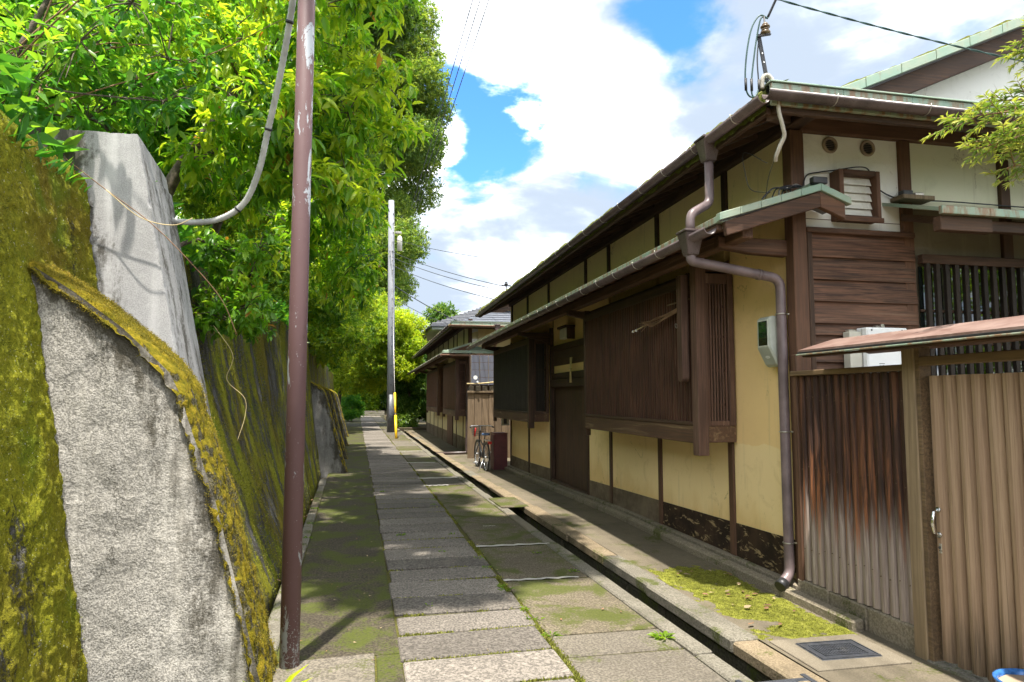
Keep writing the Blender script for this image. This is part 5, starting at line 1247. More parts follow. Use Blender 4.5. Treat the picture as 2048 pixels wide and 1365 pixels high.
# service mast at the eave corner
ma = empty('service_mast', (2.84, 4.36, 3.8)); tag(ma, 'service bracket with insulators and looped green cables on the eave corner', 'bracket')
p0, p1 = Vector((2.885, 4.36, 3.72)), Vector((2.790, 4.36, 4.28))
MB().bar(p0, p1, 0.030, 0.008, (0, 1, 0)).build('flat_bar', 'dark_steel', ma)
for t in (0.42, 0.62, 0.74): q = p0.lerp(p1, t); MB().tube([q + Vector((0, -0.006, 0)), q + Vector((0, -0.0045, 0))], 0.006, 10).build('bolt_hole', 'box_white', ma)
ic = Vector((2.835, 4.34, 4.30))
for k, (r_, dz_) in enumerate(((0.036, 0.0), (0.026, 0.022), (0.034, 0.044), (0.022, 0.062))):
    MB().lathe(ic + Vector((0, 0, dz_ - 0.02)), [(0.001, 0), (r_, 0.002), (r_ * 1.02, 0.010), (r_ * 0.6, 0.020), (0.001, 0.022)], 18).build('insulator', 'porcelain_brown', ma)
MB().bar((2.775, 4.35, 4.255), (2.875, 4.335, 4.275), 0.02, 0.007).build('clamp', 'dark_steel', ma); MB().tube([(2.835, 4.34, 4.27), (2.828, 4.34, 4.41)], 0.006, 8).build('bolt', 'dark_steel', ma)
def cable(parent, P, r, m='cable_green', name='cable', per=10):
    return MB().tube(catmull(P, per), r, 6).build(name, m, parent)
top_ = (2.86, 4.34, 4.40)
cable(ma, [top_, (2.80, 4.35, 4.42), (2.74, 4.36, 4.33), (2.70, 4.36, 4.18), (2.675, 4.36, 4.0), (2.675, 4.36, 3.86), (2.70, 4.36, 3.80), (2.745, 4.36, 3.80), (2.79, 4.36, 3.87), (2.815, 4.36, 3.93), (2.84, 4.35, 3.92)], 0.006)
cable(ma, [top_, (2.81, 4.35, 4.40), (2.775, 4.36, 4.25), (2.745, 4.36, 4.08), (2.725, 4.36, 3.94), (2.722, 4.36, 3.82), (2.75, 4.36, 3.80), (2.80, 4.36, 3.90), (2.845, 4.35, 3.93)], 0.006)
cable(ma, [(2.84, 4.34, 4.36), (2.80, 4.36, 4.26), (2.775, 4.36, 4.10), (2.78, 4.36, 3.92), (2.785, 4.36, 3.84)], 0.005, 'wire_black')
for x in (2.675, 2.722, 2.782): MB().tube([(x, 4.36, 3.93), (x, 4.36, 3.84)], 0.010, 8).build('splice_sleeve', 'black_rubber', ma)
cable(ma, [(2.80, 4.35, 3.86), (2.805, 4.34, 3.94), (2.84, 4.33, 3.955), (2.875, 4.32, 3.90), (2.895, 4.31, 3.80), (2.905, 4.31, 3.68), (2.945, 4.33, 3.58), (2.975, 4.36, 3.52), (2.965, 4.40, 3.46), (2.958, 4.44, 3.40), (2.97, 4.47, 3.37)], 0.0155, 'sleeve_grey', 'flexible_sleeve')
cable(ma, [(2.975, 4.48, 3.40), (2.99, 4.6, 3.28), (3.05, 4.75, 3.15), (3.0, 4.8, 3.06)], 0.003, 'wire_black')
# tangled leads on the little ridge and along the side wall
ld = empty('black_leads', (3.45, 4.85, 3.3)); tag(ld, 'tangle of black leads lying on the small copper ridge', 'cables')
for k in range(6):
    P = [(3.10 + 0.05 * k, 4.82 + jit(.05), 3.20), (3.20 + 0.03 * k, 4.86, 3.285 + jit(.01)), (3.30, 4.84 + jit(.04), 3.30 + jit(.02)), (3.42, 4.90 + jit(.05), 3.335 + jit(.02)), (3.52, 4.93, 3.345)]
    cable(ld, P, random.choice((0.005, 0.007)), random.choice(('wire_black', 'wire_black', 'steel_wire')), 'lead')
cable(ld, [(3.52, 4.93, 3.345), (3.62, 5.01, 3.48), (3.75, 5.02, 3.52), (3.86, 5.0, 3.535), (4.10, 4.90, 3.545), (4.28, 5.02, 3.46), (4.40, 5.02, 3.37), (4.60, 5.0, 3.32), (5.0, 5.0, 3.335), (6.0, 5.0, 3.33)], 0.006, 'wire_black', 'lead')
B('junction_block', 'dark_steel', 4.50, 4.60, 4.93, 5.0, 3.345, 3.39, ld, 0.006); B('junction_block', 'steel_wire', 4.63, 4.72, 4.94, 5.0, 3.345, 3.38, ld, 0.006)
cable(ld, [(2.985, 4.6, 3.40), (3.02, 4.98, 3.62), (3.04, 5.0, 3.45), (3.06, 4.95, 3.3), (3.2, 4.9, 3.27)], 0.003, 'wire_black', 'lead')

# incoming line and overhead wires
def wire(name, label, P, r, m='wire_black', group=None, twist=False):
    pts = catmull(P, 16)
    if twist:
        mb = MB(); L = len(pts)
        for ph in (0, math.pi):
            mb.tube([p + Vector((0, math.cos(i * 0.16 + ph), math.sin(i * 0.16 + ph))) * r for i, p in enumerate(pts)], r, 6)
        o = mb.build(name, m)
    else: o = MB().tube(pts, r, 6).build(name, m)
    return tag(o, label, 'wire', group)
def sag(a, b, s, n=9):
    a = Vector(a); b = Vector(b); return [a.lerp(b, t) - Vector((0, 0, s * 4 * t * (1 - t))) for t in np.linspace(0, 1, n)]
wire('incoming_cable', 'thick dark cable rising from the eave bracket out of the top of the picture', sag((2.86, 4.34, 4.41), (3.6, 3.2, 6.8), 0.02), 0.009)
wire('twisted_cable', 'twisted green cable crossing the sky above the gable', sag((2.2, 4.5, 4.80), (7.6, 4.5, 4.30), 0.10, 40), 0.0042, 'cable_green', None, True)
for k, dx in enumerate((-0.12, 0.02, 0.18)):
    wire('overhead_wire', ('first', 'middle', 'third')[k] + ' from the tree of three parallel wires running along the lane overhead', sag((1.95 + dx * 1.0, 31, 10.2), (2.02 + dx, -9, 8.6), 0.25), 0.011, group='parallel wires over the lane')
tgt = [((0.95, 32.4, 8.3), (3.3, 17.4, 4.42)), ((0.95, 32.4, 8.55), (3.45, 17.4, 4.52)), ((1.2, 32.4, 9.1), (4.3, 17.6, 5.2)), ((1.0, 32.4, 7.9), (3.2, 17.3, 4.15))]
for k, (a, b) in enumerate(tgt):
    wire('service_wire', ('lower thin wire', 'middle thin wire', 'highest thin wire', 'lowest thin wire')[k] + ' slanting from the grey pole to the near house roof', sag(a, b, 0.12), 0.011, group='thin wires from pole to near house')
wire('service_cable', 'thicker cable with clips slanting from the grey pole to the tiled house', sag((1.0, 32.4, 7.0), (5.0, 38.4, 5.95), 0.10), 0.022)
wire('service_cable', 'thin lower cable slanting from the grey pole to the tiled house', sag((1.0, 32.4, 6.4), (4.6, 38.4, 5.75), 0.15), 0.013)
an = empty('roof_insulator', (3.5, 17.2, 4.2)); tag(an, 'small insulator bracket standing on the far end of the near roof', 'bracket')
MB().tube([(3.5, 17.2, 4.1), (3.5, 17.2, 4.56)], 0.016, 8).build('stem', 'dark_steel', an); MB().bar((3.38, 17.2, 4.5), (3.62, 17.2, 4.5), 0.03, 0.03).build('crossbar', 'dark_steel', an); MB().lathe((3.5, 17.2, 4.52), [(0.001, 0), (0.05, 0.005), (0.05, 0.03), (0.02, 0.05), (0.04, 0.07), (0.001, 0.09)], 12).build('insulator', 'dark_steel', an)

# grey utility pole with step bolts, guy wire with yellow guard
up_ = empty('utility_pole', (1.13, 32.5, 0)); tag(up_, 'grey concrete utility pole standing at the edge of the lane', 'utility pole')
MB().tube([(1.13, 32.5, -0.3), (1.08, 32.5, 5), (1.0, 32.5, 11.0)], [0.185, 0.165, 0.135], 22).build('shaft', 'utility_pole_concrete', up_)
MB().tube([(1.13, 32.5, 0.0), (1.12, 32.5, 1.75)], [0.1865, 0.182], 22).build('ground_sleeve', 'far_buttress_plain' if 'far_buttress_plain' in MATS else 'tile_grey', up_)
z = 2.2; s_ = 1
while z < 10.5:
    MB().tube([(1.11 + 0.0 * s_, 32.40, z), (1.10 + 0.0, 32.22, z)], 0.02, 8).build('step_bolt', 'dark_steel', up_); z += 0.45; s_ = -s_
MB().tube([(1.22, 32.45, 2), (1.12, 32.45, 10.2)], 0.025, 8).build('riser_pipe', 'box_cream', up_)
B('transformer_arm', 'steel_wire', 1.2, 1.5, 32.4, 32.6, 9.4, 9.5, up_, 0.01); MB().lathe((1.42, 32.5, 8.6), [(0.001, 0), (0.12, 0.0), (0.12, 0.6), (0.08, 0.7), (0.001, 0.72)], 14).build('fuse_can', 'box_cream', up_)
gy_ = empty('guy_wire', (1.165, 27.3, 0)); tag(gy_, 'yellow guard tube on the guy wire beside the grey utility pole', 'guy wire')
MB().tube([(1.165, 27.3, -0.1), (1.115, 28.5, 2.2), (1.02, 32.3, 9.2)], 0.008, 6).build('wire', 'steel_wire', gy_)
MB().tube([(1.165, 27.3, 0.0), (1.144, 27.80, 0.92)], 0.052, 14).build('guard_tube', 'yellow_plastic', gy_)
MB().tube([(1.143, 27.81, 0.94), (1.125, 28.28, 1.80)], 0.042, 14).build('guard_tube', 'yellow_plastic', gy_)
MB().tube([(1.144, 27.79, 0.90), (1.1425, 27.82, 0.955)], 0.056, 14).build('collar', 'black_rubber', gy_)

# bundle of twigs in the near lattice
tw = empty('twig_bundle', (3.02, 6.6, 2.5)); tag(tw, 'bundle of dry twigs tied to the near lattice window', 'twig bundle')
for k in range(12):
    a = jit(1); MB().tube(catmull([(3.045 + jit(.01), 6.24 + jit(.03), 2.49 + 0.02 * a), (3.02 + jit(.01), 6.55, 2.44 + 0.025 * a), (2.99 + jit(.02), 6.80 + jit(.06), 2.40 + 0.04 * a), (2.95 + jit(.03), 7.0 + jit(.12), 2.37 + 0.06 * jit(1))], 4), [0.006] * 5 + [0.004] * 8, 5).build('twig', 'twig', tw)
MB().tube([(2.985, 6.9, 2.40), (2.93, 7.25, 2.34)], 0.007, 6).build('stalk', 'straw', tw)
for q in ((2.935, 7.23, 2.33), (2.945, 7.16, 2.335)): MB().lathe(q, [(0.001, 0), (0.014, 0.008), (0.010, 0.024), (0.001, 0.03)], 8).build('bud', 'box_white', tw)

# bicycle parked by the near house's far end, seen from behind
bk = empty('bicycle', (2.82, 16.6, -0.14)); tag(bk, 'black city bicycle with wire basket and red rear light seen from behind', 'bicycle')
bx, by, bz = 2.82, 15.85, -0.14; yaw_ = math.radians(2.0)
def bp(f, s_, z): # forward, sideways, up
    ln = 0.06
    return Vector((bx + s_ * math.cos(yaw_) - f * math.sin(yaw_) + z * ln * 0.3, by + f * math.cos(yaw_) + s_ * math.sin(yaw_), bz + z))
ax_ = bp(0, 1, 0) - bp(0, 0, 0); ax_.z = -0.02
for nm, f in (('rear', 0.33), ('front', 1.42)):
    w = empty('wheel', bp(f, 0, 0.33), bk); c = bp(f, 0, 0.33)
    MB().torus(c, ax_, 0.315, 0.019, 40, 8).build('tyre', 'black_rubber', w); MB().torus(c, ax_, 0.292, 0.010, 40, 6).build('rim', 'bike_silver', w)
    MB().tube([c - ax_.normalized() * 0.05, c + ax_.normalized() * 0.05], 0.022, 10).build('hub', 'bike_silver', w)
    mb = MB()
    for k in range(28):
        a = 2 * math.pi * k / 28; fw = (bp(1, 0, 0) - bp(0, 0, 0)).normalized(); mb.tube([c + ax_.normalized() * (0.03 * (-1) ** k), c + fw * (0.285 * math.cos(a)) + Vector((0, 0, 0.285 * math.sin(a)))], 0.0016, 4, False)
    mb.build('spokes', 'bike_silver', w, kind='stuff')
    P = [c + (bp(1, 0, 0) - bp(0, 0, 0)) * (0.345 * math.cos(a)) + Vector((0, 0, 0.345 * math.sin(a))) for a in np.linspace(math.radians(-5 if nm == 'front' else 0), math.radians(190), 16)]
    MB().tube(P, 0.022, 6).build('mudguard', 'bike_black', bk)
bb_, st_, hd0, hd1 = bp(0.80, 0, 0.29), bp(0.60, 0, 0.72), bp(1.22, 0, 0.62), bp(1.16, 0, 0.92)
for a, b, r_ in ((bb_, st_, 0.018), (bb_, hd0, 0.022), (st_.lerp(bb_, 0.35), hd0.lerp(hd1, 0.3), 0.016), (bp(0.33, 0.06, 0.33), bb_, 0.011), (bp(0.33, -0.06, 0.33), bb_, 0.011), (bp(0.33, 0.06, 0.33), st_.lerp(bb_, 0.1), 0.009), (bp(0.33, -0.06, 0.33), st_.lerp(bb_, 0.1), 0.009), (hd0, hd1, 0.019), (bp(1.42, 0.06, 0.33), hd0, 0.012), (bp(1.42, -0.06, 0.33), hd0, 0.012), (st_, bp(0.55, 0, 0.83), 0.013)):
    MB().tube([a, b], r_, 8).build('frame_tube', 'bike_black', bk)
MB().prism([(0, 0)] * 0 + [(-0.13, -0.09), (-0.10, -0.11), (0.02, -0.06), (0.14, -0.022), (0.15, 0.0), (0.14, 0.022), (0.02, 0.06), (-0.10, 0.11), (-0.13, 0.09)], 'z', 0, 0.06)
v = [bp(0.54 + a, b, 0.84 + z) for z in (0, 0.055) for a, b in [(-0.13, -0.09), (-0.10, -0.11), (0.02, -0.06), (0.14, -0.022), (0.15, 0.0), (0.14, 0.022), (0.02, 0.06), (-0.10, 0.11), (-0.13, 0.09)]]
MB().add(v, [tuple(range(9)), tuple(range(17, 8, -1))] + [(i, i + 9, (i + 1) % 9 + 9, (i + 1) % 9) for i in range(9)]).build('saddle', 'bike_blue', bk, 0.015)
MB().tube([bp(1.0, -0.28, 1.02), bp(1.08, -0.24, 1.04), bp(1.16, -0.08, 1.04), bp(1.16, 0.08, 1.04), bp(1.08, 0.24, 1.04), bp(1.0, 0.28, 1.02)], 0.012, 8).build('handlebar', 'bike_silver', bk)
for s_ in (-1, 1): MB().tube([bp(1.02, 0.275 * s_, 1.025), bp(0.92, 0.29 * s_, 1.01)], 0.018, 8).build('grip', 'black_rubber', bk)
MB().tube([hd1, bp(1.16, 0, 1.04)], 0.014, 8).build('stem', 'bike_silver', bk)
ba = empty('basket', bp(1.36, 0, 0.8), bk); mb = MB()
for zz_ in np.linspace(0.80, 1.02, 6):
    g_ = 0.9 + 0.1 * (zz_ - 0.8) / 0.22; q = [bp(1.22, -0.17 * g_, zz_), bp(1.22, 0.17 * g_, zz_), bp(1.46, 0.17 * g_, zz_), bp(1.46, -0.17 * g_, zz_), bp(1.22, -0.17 * g_, zz_)]
    for a, b in zip(q[:-1], q[1:]): mb.tube([a, b], 0.004, 5, False)
for t in np.linspace(-0.16, 0.16, 9):
    mb.tube([bp(1.22, t * .9, 0.8), bp(1.22, t, 1.02)], 0.003, 4, False); mb.tube([bp(1.46, t * .9, 0.8), bp(1.46, t, 1.02)], 0.003, 4, False); mb.tube([bp(1.22, t * .9, 0.8), bp(1.46, t * .9, 0.8)], 0.003, 4, False)
mb.build('basket_wires', 'bike_black', ba, kind='stuff')
MB().hexa([bp(-0.05 + f, s_, z) for z in (0.66, 0.72) for f, s_ in ((0, -0.045), (0, 0.045), (0.04, 0.045), (0.04, -0.045))]).build('rear_light', 'red_plastic', bk, 0.008)
MB().hexa([bp(0.1 + f, s_, z) for z in (0.725, 0.74) for f, s_ in ((0, -0.06), (0, 0.06), (0.42, 0.06), (0.42, -0.06))]).build('rear_carrier', 'bike_silver', bk, 0.004)
for s_, an_ in ((-1, -0.9), (1, 2.2)):
    e = bp(0.80 + 0.16 * math.cos(an_), 0.10 * s_, 0.29 + 0.16 * math.sin(an_)); MB().tube([bp(0.8, 0.07 * s_, 0.29), e], 0.010, 6).build('crank', 'bike_silver', bk)
    MB().hexa([e + Vector((s_ * 0.05 + a, b, c)) for c in (-.012, .012) for a, b in ((-.045, -.04), (.045, -.04), (.045, .04), (-.045, .04))]).build('pedal', 'bike_silver', bk, 0.004)
MB().torus(bp(0.8, 0.05, 0.29), ax_, 0.085, 0.008, 24, 6).build('chainring', 'bike_silver', bk); MB().tube([bp(0.36, -0.06, 0.3), bp(0.25, -0.20, 0.0)], 0.010, 6).build('kickstand', 'bike_silver', bk)
MB().tube([bp(1.15, -0.12, 0.99), bp(1.17, -0.13, 0.85), bp(1.19, -0.13, 0.78)], 0.022, 8).build('cable_lock', 'red_plastic', bk)

# dark red panel, letterbox and plank screen between the houses
rp = empty('red_panel_box', (3.15, 16.9, -0.14)); tag(rp, 'dark red board box standing beside the bicycle under the far bay window', 'box')
B('front_board', 'red_panel', 3.05, 3.36, 16.35, 16.38, -0.13, 0.72, rp, 0.006); B('side_board', 'red_panel', 3.02, 3.049, 16.35, 16.8, -0.13, 0.71, rp, 0.006); B('top_board', 'red_panel', 3.015, 3.365, 16.345, 16.8, 0.722, 0.75, rp, 0.006)
lb = empty('letterbox', (3.36, 16.6, 1.0)); tag(lb, 'pale letterbox with dark slot above the red box', 'letterbox')
B('case', 'box_cream', 3.28, 3.46, 16.57, 16.72, 0.92, 1.18, lb, 0.008); B('slot', 'ink', 3.31, 3.39, 16.562, 16.569, 0.96, 1.12, lb, 0.003)
ps = empty('plank_screen', (3.6, 19.6, -0.14)); tag(ps, 'screen of pale upright planks between the two townhouses', 'fence')
x = 2.86
for k in range(9):
    w = random.uniform(0.16, 0.22); B('plank', random.choice(['plank_wood', 'plank_wood', 'grey_post_wood']), x, x + w - 0.01, 19.6 + jit(.01), 19.64, -0.14, 1.72 + jit(0.03), ps, 0.005); x += w
B('screen_rail', 'grey_post_wood', 2.84, 4.4, 19.56, 19.60, 1.74, 1.80, ps, 0.006)
for k in range(7): B('screen_block', 'pale_concrete', 2.9 + k * 0.2, 3.03 + k * 0.2, 19.57, 19.66, 1.80, 1.94, ps, 0.008)
MB().tube(catmull([(2.82, 19.54, 2.0), (3.2, 19.53, 2.01), (3.6, 19.54, 2.05), (4.2, 19.55, 2.12)], 6), 0.022, 7).build('pole_rail', 'straw', ps)
gs = empty('frosted_screen', (3.6, 19.9, 1.9)); tag(gs, 'frosted glass grid screen above the plank screen between the houses', 'screen')
for i_ in range(6):
    for j_ in range(4): B('glass_pane', 'frosted_glass', 3.0 + i_ * 0.26, 3.245 + i_ * 0.26, 19.9, 19.92, 1.98 + j_ * 0.22, 2.185 + j_ * 0.22, gs, 0.003)
for i_ in range(7): B('grid_bar', 'steel_wire', 2.988 + i_ * 0.26, 2.999 + i_ * 0.26, 19.885, 19.925, 1.96, 2.86, gs, 0)
B('back_wall', 'dark_wood_z', 2.98, 4.8, 20.1, 20.14, -0.1, 2.9, gs, 0)
ml = empty('round_gauge', (3.02, 19.5, 2.1)); tag(ml, 'small round white gauge above the plank screen', 'gauge')
MB().tube([(3.06, 19.50, 2.18), (3.06, 19.46, 2.18)], 0.06, 16).build('dial', 'box_white', ml); MB().tube([(3.12, 19.50, 2.06), (3.12, 19.46, 2.06)], 0.03, 12).build('dial', 'box_white', ml)

# blue glazed pot at the gate's foot
po = empty('blue_pot', (3.40, 2.93, 0.0)); po.location.x = 3.30; WL[po.name] = Vector((3.30, 2.93, 0.0)); tag(po, 'blue glazed ceramic pot at the bottom right corner by the gate', 'pot')
MB().lathe((3.30, 2.93, 0.0), [(0.09, 0), (0.12, 0.01), (0.152, 0.08), (0.162, 0.15), (0.172, 0.172), (0.174, 0.182), (0.162, 0.184), (0.153, 0.167), (0.15, 0.13)], 36).build('bowl', 'pot_blue', po)
mb = MB(); mb.add([(3.30 + 0.156 * math.cos(a), 2.93 + 0.153 * math.sin(a), 0.156 + jit(.004)) for a in np.linspace(0, 2 * math.pi, 29)[:-1]], [tuple(range(28))]); mb.build('soil', 'pot_soil', po)
CL_GLOSS=[(-0.36,7.79,5.6,0.4),(-0.53,6.82,3.72,0.33),(-0.18,8.43,5.38,0.32),(-1.03,7.15,3.96,0.49),(-0.01,6.66,5.64,0.42),(0.09,7.12,4.96,0.4),(-2.12,7.65,5.43,0.41),(-1.53,7.12,5.19,0.4),(-1.72,8.61,6.63,0.42),(-0.78,8.98,6.41,0.47),(-2.06,8.33,5.46,0.45),(-1.65,8.72,4.88,0.47),(-0.84,6.68,4.14,0.36),(-0.47,7.5,4.25,0.4),(-0.97,7.85,4.04,0.39),(-0.92,6.7,5.55,0.45),(0.22,7.54,4.56,0.35),(-0.36,8.66,5.12,0.36),(-0.76,7.25,4.72,0.42),(-0.31,8.73,4.23,0.45),(-0.23,7.95,4.9,0.4),(-0.86,7.81,5.72,0.41),(-1.38,7.89,5.28,0.43),(-0.62,6.67,4.48,0.36),(-0.22,7.21,3.79,0.47),(-0.51,6.64,5.43,0.32),(-1.23,6.66,4.38,0.39),(-1.96,6.95,5.6,0.45),(-1.9,8.23,4.32,0.42),(-0.24,7.14,4.57,0.44),(-1.19,7.37,4.42,0.43),(-2.38,8.92,5.83,0.48),(-0.08,8.57,6.76,0.49),(-1.66,7.64,4.21,0.35),(-1.57,8.76,4.0,0.32),(-1.5,8.22,5.83,0.47)]
CL_SHRUB=[(-1.88,5.94,4.15,0.35),(-2.27,5.81,4.21,0.32),(-2.69,6.01,4.52,0.45),(-1.58,5.62,4.26,0.34),(-2.22,5.33,4.03,0.3),(-2.33,6.25,4.97,0.42),(-1.7,6.06,4.96,0.41),(-2.25,5.04,3.72,0.35),(-1.73,5.26,4.49,0.4),(-2.97,6.39,5.15,0.32),(-3.31,5.86,4.43,0.41),(-2.74,5.04,4.05,0.37),(-2.12,6.26,4.27,0.41),(-1.97,5.03,4.05,0.38),(-2.92,5.32,4.35,0.33),(-2.25,5.97,3.86,0.3),(-1.54,5.42,3.83,0.33),(-2.28,5.62,4.65,0.3)]
CL_SECOND=[(-0.42,12.06,4.11,0.38),(-0.54,10.7,3.59,0.36),(-1.12,10.9,4.02,0.45),(-0.91,12.94,5.03,0.51),(-1.71,11.9,4.89,0.37),(-0.8,9.67,4.17,0.5),(-0.25,11.34,4.18,0.44),(-0.05,11.69,3.95,0.36),(-0.95,12.22,4.14,0.42),(-0.43,10.25,4.19,0.43),(-0.46,12.92,4.38,0.39),(-0.51,12.72,3.85,0.42),(-0.48,10.88,4.28,0.43),(-0.2,12.48,4.81,0.49),(-0.26,13.2,3.82,0.5),(-0.2,9.55,3.42,0.48),(-0.2,12.79,3.49,0.36),(-2.42,13.4,5.3,0.5),(-0.89,10.26,3.93,0.41),(-1.31,11.64,4.48,0.47),(-0.25,9.59,4.14,0.49),(-0.78,11.44,3.88,0.46),(-1.11,12.08,4.74,0.46),(-1.3,12.58,4.71,0.42),(-0.47,10.24,3.25,0.39),(-0.45,11.87,3.47,0.38),(-1.81,9.81,4.35,0.39),(-0.53,11.34,4.66,0.39),(-2.19,11.29,4.8,0.43),(-0.3,13.4,5.09,0.44)]
CL_CREEP=[(-1.31,6.14,2.85,0.19),(-1.03,6.22,2.77,0.2),(-1.0,6.38,2.25,0.2),(-1.3,6.34,2.4,0.25),(-1.19,6.44,2.73,0.23),(-1.22,6.09,2.27,0.22),(-0.9,5.94,2.83,0.2),(-0.99,6.04,2.38,0.21),(-0.99,6.07,2.62,0.19)]
CL_TALL=[(1.03,47.98,14.73,1.97),(-0.44,46.72,26.43,1.79),(-1.7,47.83,10.3,1.58),(0.68,44.01,27.97,1.94),(-2.68,48.91,28.15,1.94),(1.69,48.47,9.32,1.65),(-1.3,44.73,27.2,1.53),(-1.54,44.02,16.64,1.84),(-1.52,48.09,25.42,1.74),(-1.6,47.52,20.85,1.53),(1.95,44.09,11.38,1.89),(-2.48,48.65,14.37,1.97),(-1.4,46.62,23.59,1.89),(-3.46,47.05,23.94,1.96),(-3.17,48.93,32.47,1.77),(-0.45,44.28,21.01,1.96),(-2.64,45.47,11.47,1.73),(3.8,46.44,21.56,1.86),(-0.9,48.8,8.75,1.81),(-0.15,44.45,23.07,1.64),(1.32,45.82,13.74,1.85),(-1.98,46.32,15.76,1.91),(3.14,48.88,16.46,1.98),(0.07,44.83,18.76,1.92),(1.72,47.9,29.25,1.79),(1.25,47.12,22.44,1.89),(0.8,46.36,31.53,1.61),(-3.75,45.59,28.18,1.59),(-2.76,46.33,31.18,1.69),(-1.31,46.98,29.1,1.78),(0.77,48.47,24.78,1.5),(-3.2,47.08,18.47,1.57),(1.09,45.88,10.64,1.72),(0.63,48.9,27.37,1.75),(2.94,44.07,18.32,1.89),(-0.65,47.54,18.59,1.82),(2.64,45.48,27.36,1.92),(1.44,48.21,32.63,1.61),(-1.49,44.75,9.71,1.81),(-3.11,44.36,21.78,1.53),(3.3,44.28,22.49,1.85),(0.4,45.32,16.81,1.78),(-2.08,44.81,24.49,1.64),(-2.1,44.16,19.41,1.96),(3.32,48.68,21.49,1.53),(3.52,48.28,18.6,1.61),(2.04,46.21,18.34,1.91),(0.37,46.98,8.96,1.55),(2.32,47.42,25.13,1.93),(-1.92,44.44,29.06,1.68),(1.59,47.69,12.31,1.81),(3.77,45.97,19.14,1.5),(3.09,45.4,24.76,1.8),(-3.29,44.78,26.33,1.55),(1.05,44.52,8.7,1.55),(-3.48,48.92,21.35,1.77)]
CL_YELLOW=[(2.37,39.21,3.63,0.67),(0.98,39.18,4.13,0.79),(1.61,38.68,3.76,0.8),(2.25,39.35,4.98,0.77),(1.34,40.01,4.55,0.67),(2.43,40.11,4.13,0.68),(1.17,40.01,3.73,0.71),(1.13,39.59,5.7,0.67),(2.59,38.5,4.35,0.76),(2.03,40.2,6.14,0.73),(1.76,38.52,5.79,0.82),(2.76,40.45,5.66,0.82),(1.11,38.36,5.04,0.76),(1.69,39.38,3.06,0.77),(2.11,38.41,3.1,0.76),(1.87,40.49,5.24,0.81)]
CL_FAR=[(-1.32,41.26,6.78,0.93),(-0.49,38.29,5.24,1.1),(-2.17,40.12,6.96,1.23),(-0.39,42.88,5.49,0.92),(0.59,38.72,5.73,0.95),(-1.22,38.9,2.78,1.13),(-0.16,40.74,5.44,0.93),(-1.27,40.27,4.14,1.02),(0.42,39.22,3.46,1.13),(-0.52,41.65,2.52,1.02),(0.33,42.38,4.38,1.03),(0.07,40.9,4.15,1.08),(-1.75,38.3,6.58,1.21),(-2.12,40.75,4.96,1.25),(-1.15,42.79,2.48,0.96),(-1.15,42.76,4.42,1.18),(0.85,42.37,3.12,1.22),(-1.93,38.13,5.21,1.25),(-0.26,39.26,6.57,1.04),(-1.27,42.14,6.2,0.96),(-1.78,40.66,3.08,1.21),(-2.25,39.3,5.78,1.18),(-1.1,38.66,4.25,0.91),(0.48,40.92,2.79,1.26),(-0.12,41.68,7.38,1.0),(-2.22,41.65,6.12,0.98),(0.98,42.1,7.06,1.1),(0.76,39.86,5.86,1.06),(-1.1,39.38,4.98,0.92),(-1.52,42.63,7.58,0.95)]
CL_SIDE=[(2.21,38.75,0.21,0.68),(2.05,40.5,2.44,0.55),(2.91,39.41,1.76,0.62),(1.88,39.32,2.36,0.73),(1.96,39.25,1.25,0.67),(3.29,38.78,1.38,0.52),(2.88,40.26,0.9,0.57),(2.67,38.94,1.01,0.56),(2.52,39.83,2.69,0.74),(3.07,38.84,2.12,0.61),(3.16,40.43,2.11,0.5),(3.55,40.48,0.79,0.65),(2.83,39.23,3.12,0.61),(2.06,40.01,0.15,0.63)]
CL_WALLSHRUB=[(-0.93,16.25,3.28,0.62),(-0.46,19.99,4.25,0.57),(-0.82,21.53,3.67,0.48),(-1.48,19.56,4.11,0.63),(-0.86,18.45,2.8,0.6),(-1.28,17.53,3.68,0.61),(-0.46,18.41,4.09,0.55),(-1.24,15.75,3.77,0.56),(-1.26,20.75,3.69,0.47),(-0.32,21.35,4.35,0.64),(-1.09,22.19,4.66,0.52),(-1.14,19.0,3.85,0.51),(-0.6,17.08,3.29,0.64),(-1.42,22.74,3.95,0.52),(-0.23,15.11,2.83,0.46),(-0.77,22.98,3.96,0.48),(-0.84,22.92,3.1,0.55),(-0.45,19.71,3.32,0.56),(-0.84,15.48,2.81,0.57),(-0.98,21.1,3.3,0.53),(-0.72,15.58,3.5,0.52),(-0.31,17.86,3.95,0.5)]
CL_FERN=[(-0.86,48.16,1.4,0.36),(-0.49,48.31,0.54,0.35),(-0.93,47.5,1.61,0.49),(-0.43,47.76,1.02,0.37),(-1.52,48.96,0.65,0.49),(-1.13,47.63,0.4,0.42),(-0.81,47.31,0.52,0.36),(-0.96,48.32,0.56,0.42),(-0.46,48.13,2.0,0.39),(-0.84,48.55,2.08,0.34),(-1.44,47.91,2.06,0.35),(-0.74,48.56,0.54,0.41),(-1.16,47.01,1.39,0.45),(-0.86,48.74,1.48,0.44),(-1.36,48.82,1.18,0.41),(-0.98,47.8,1.33,0.4)]
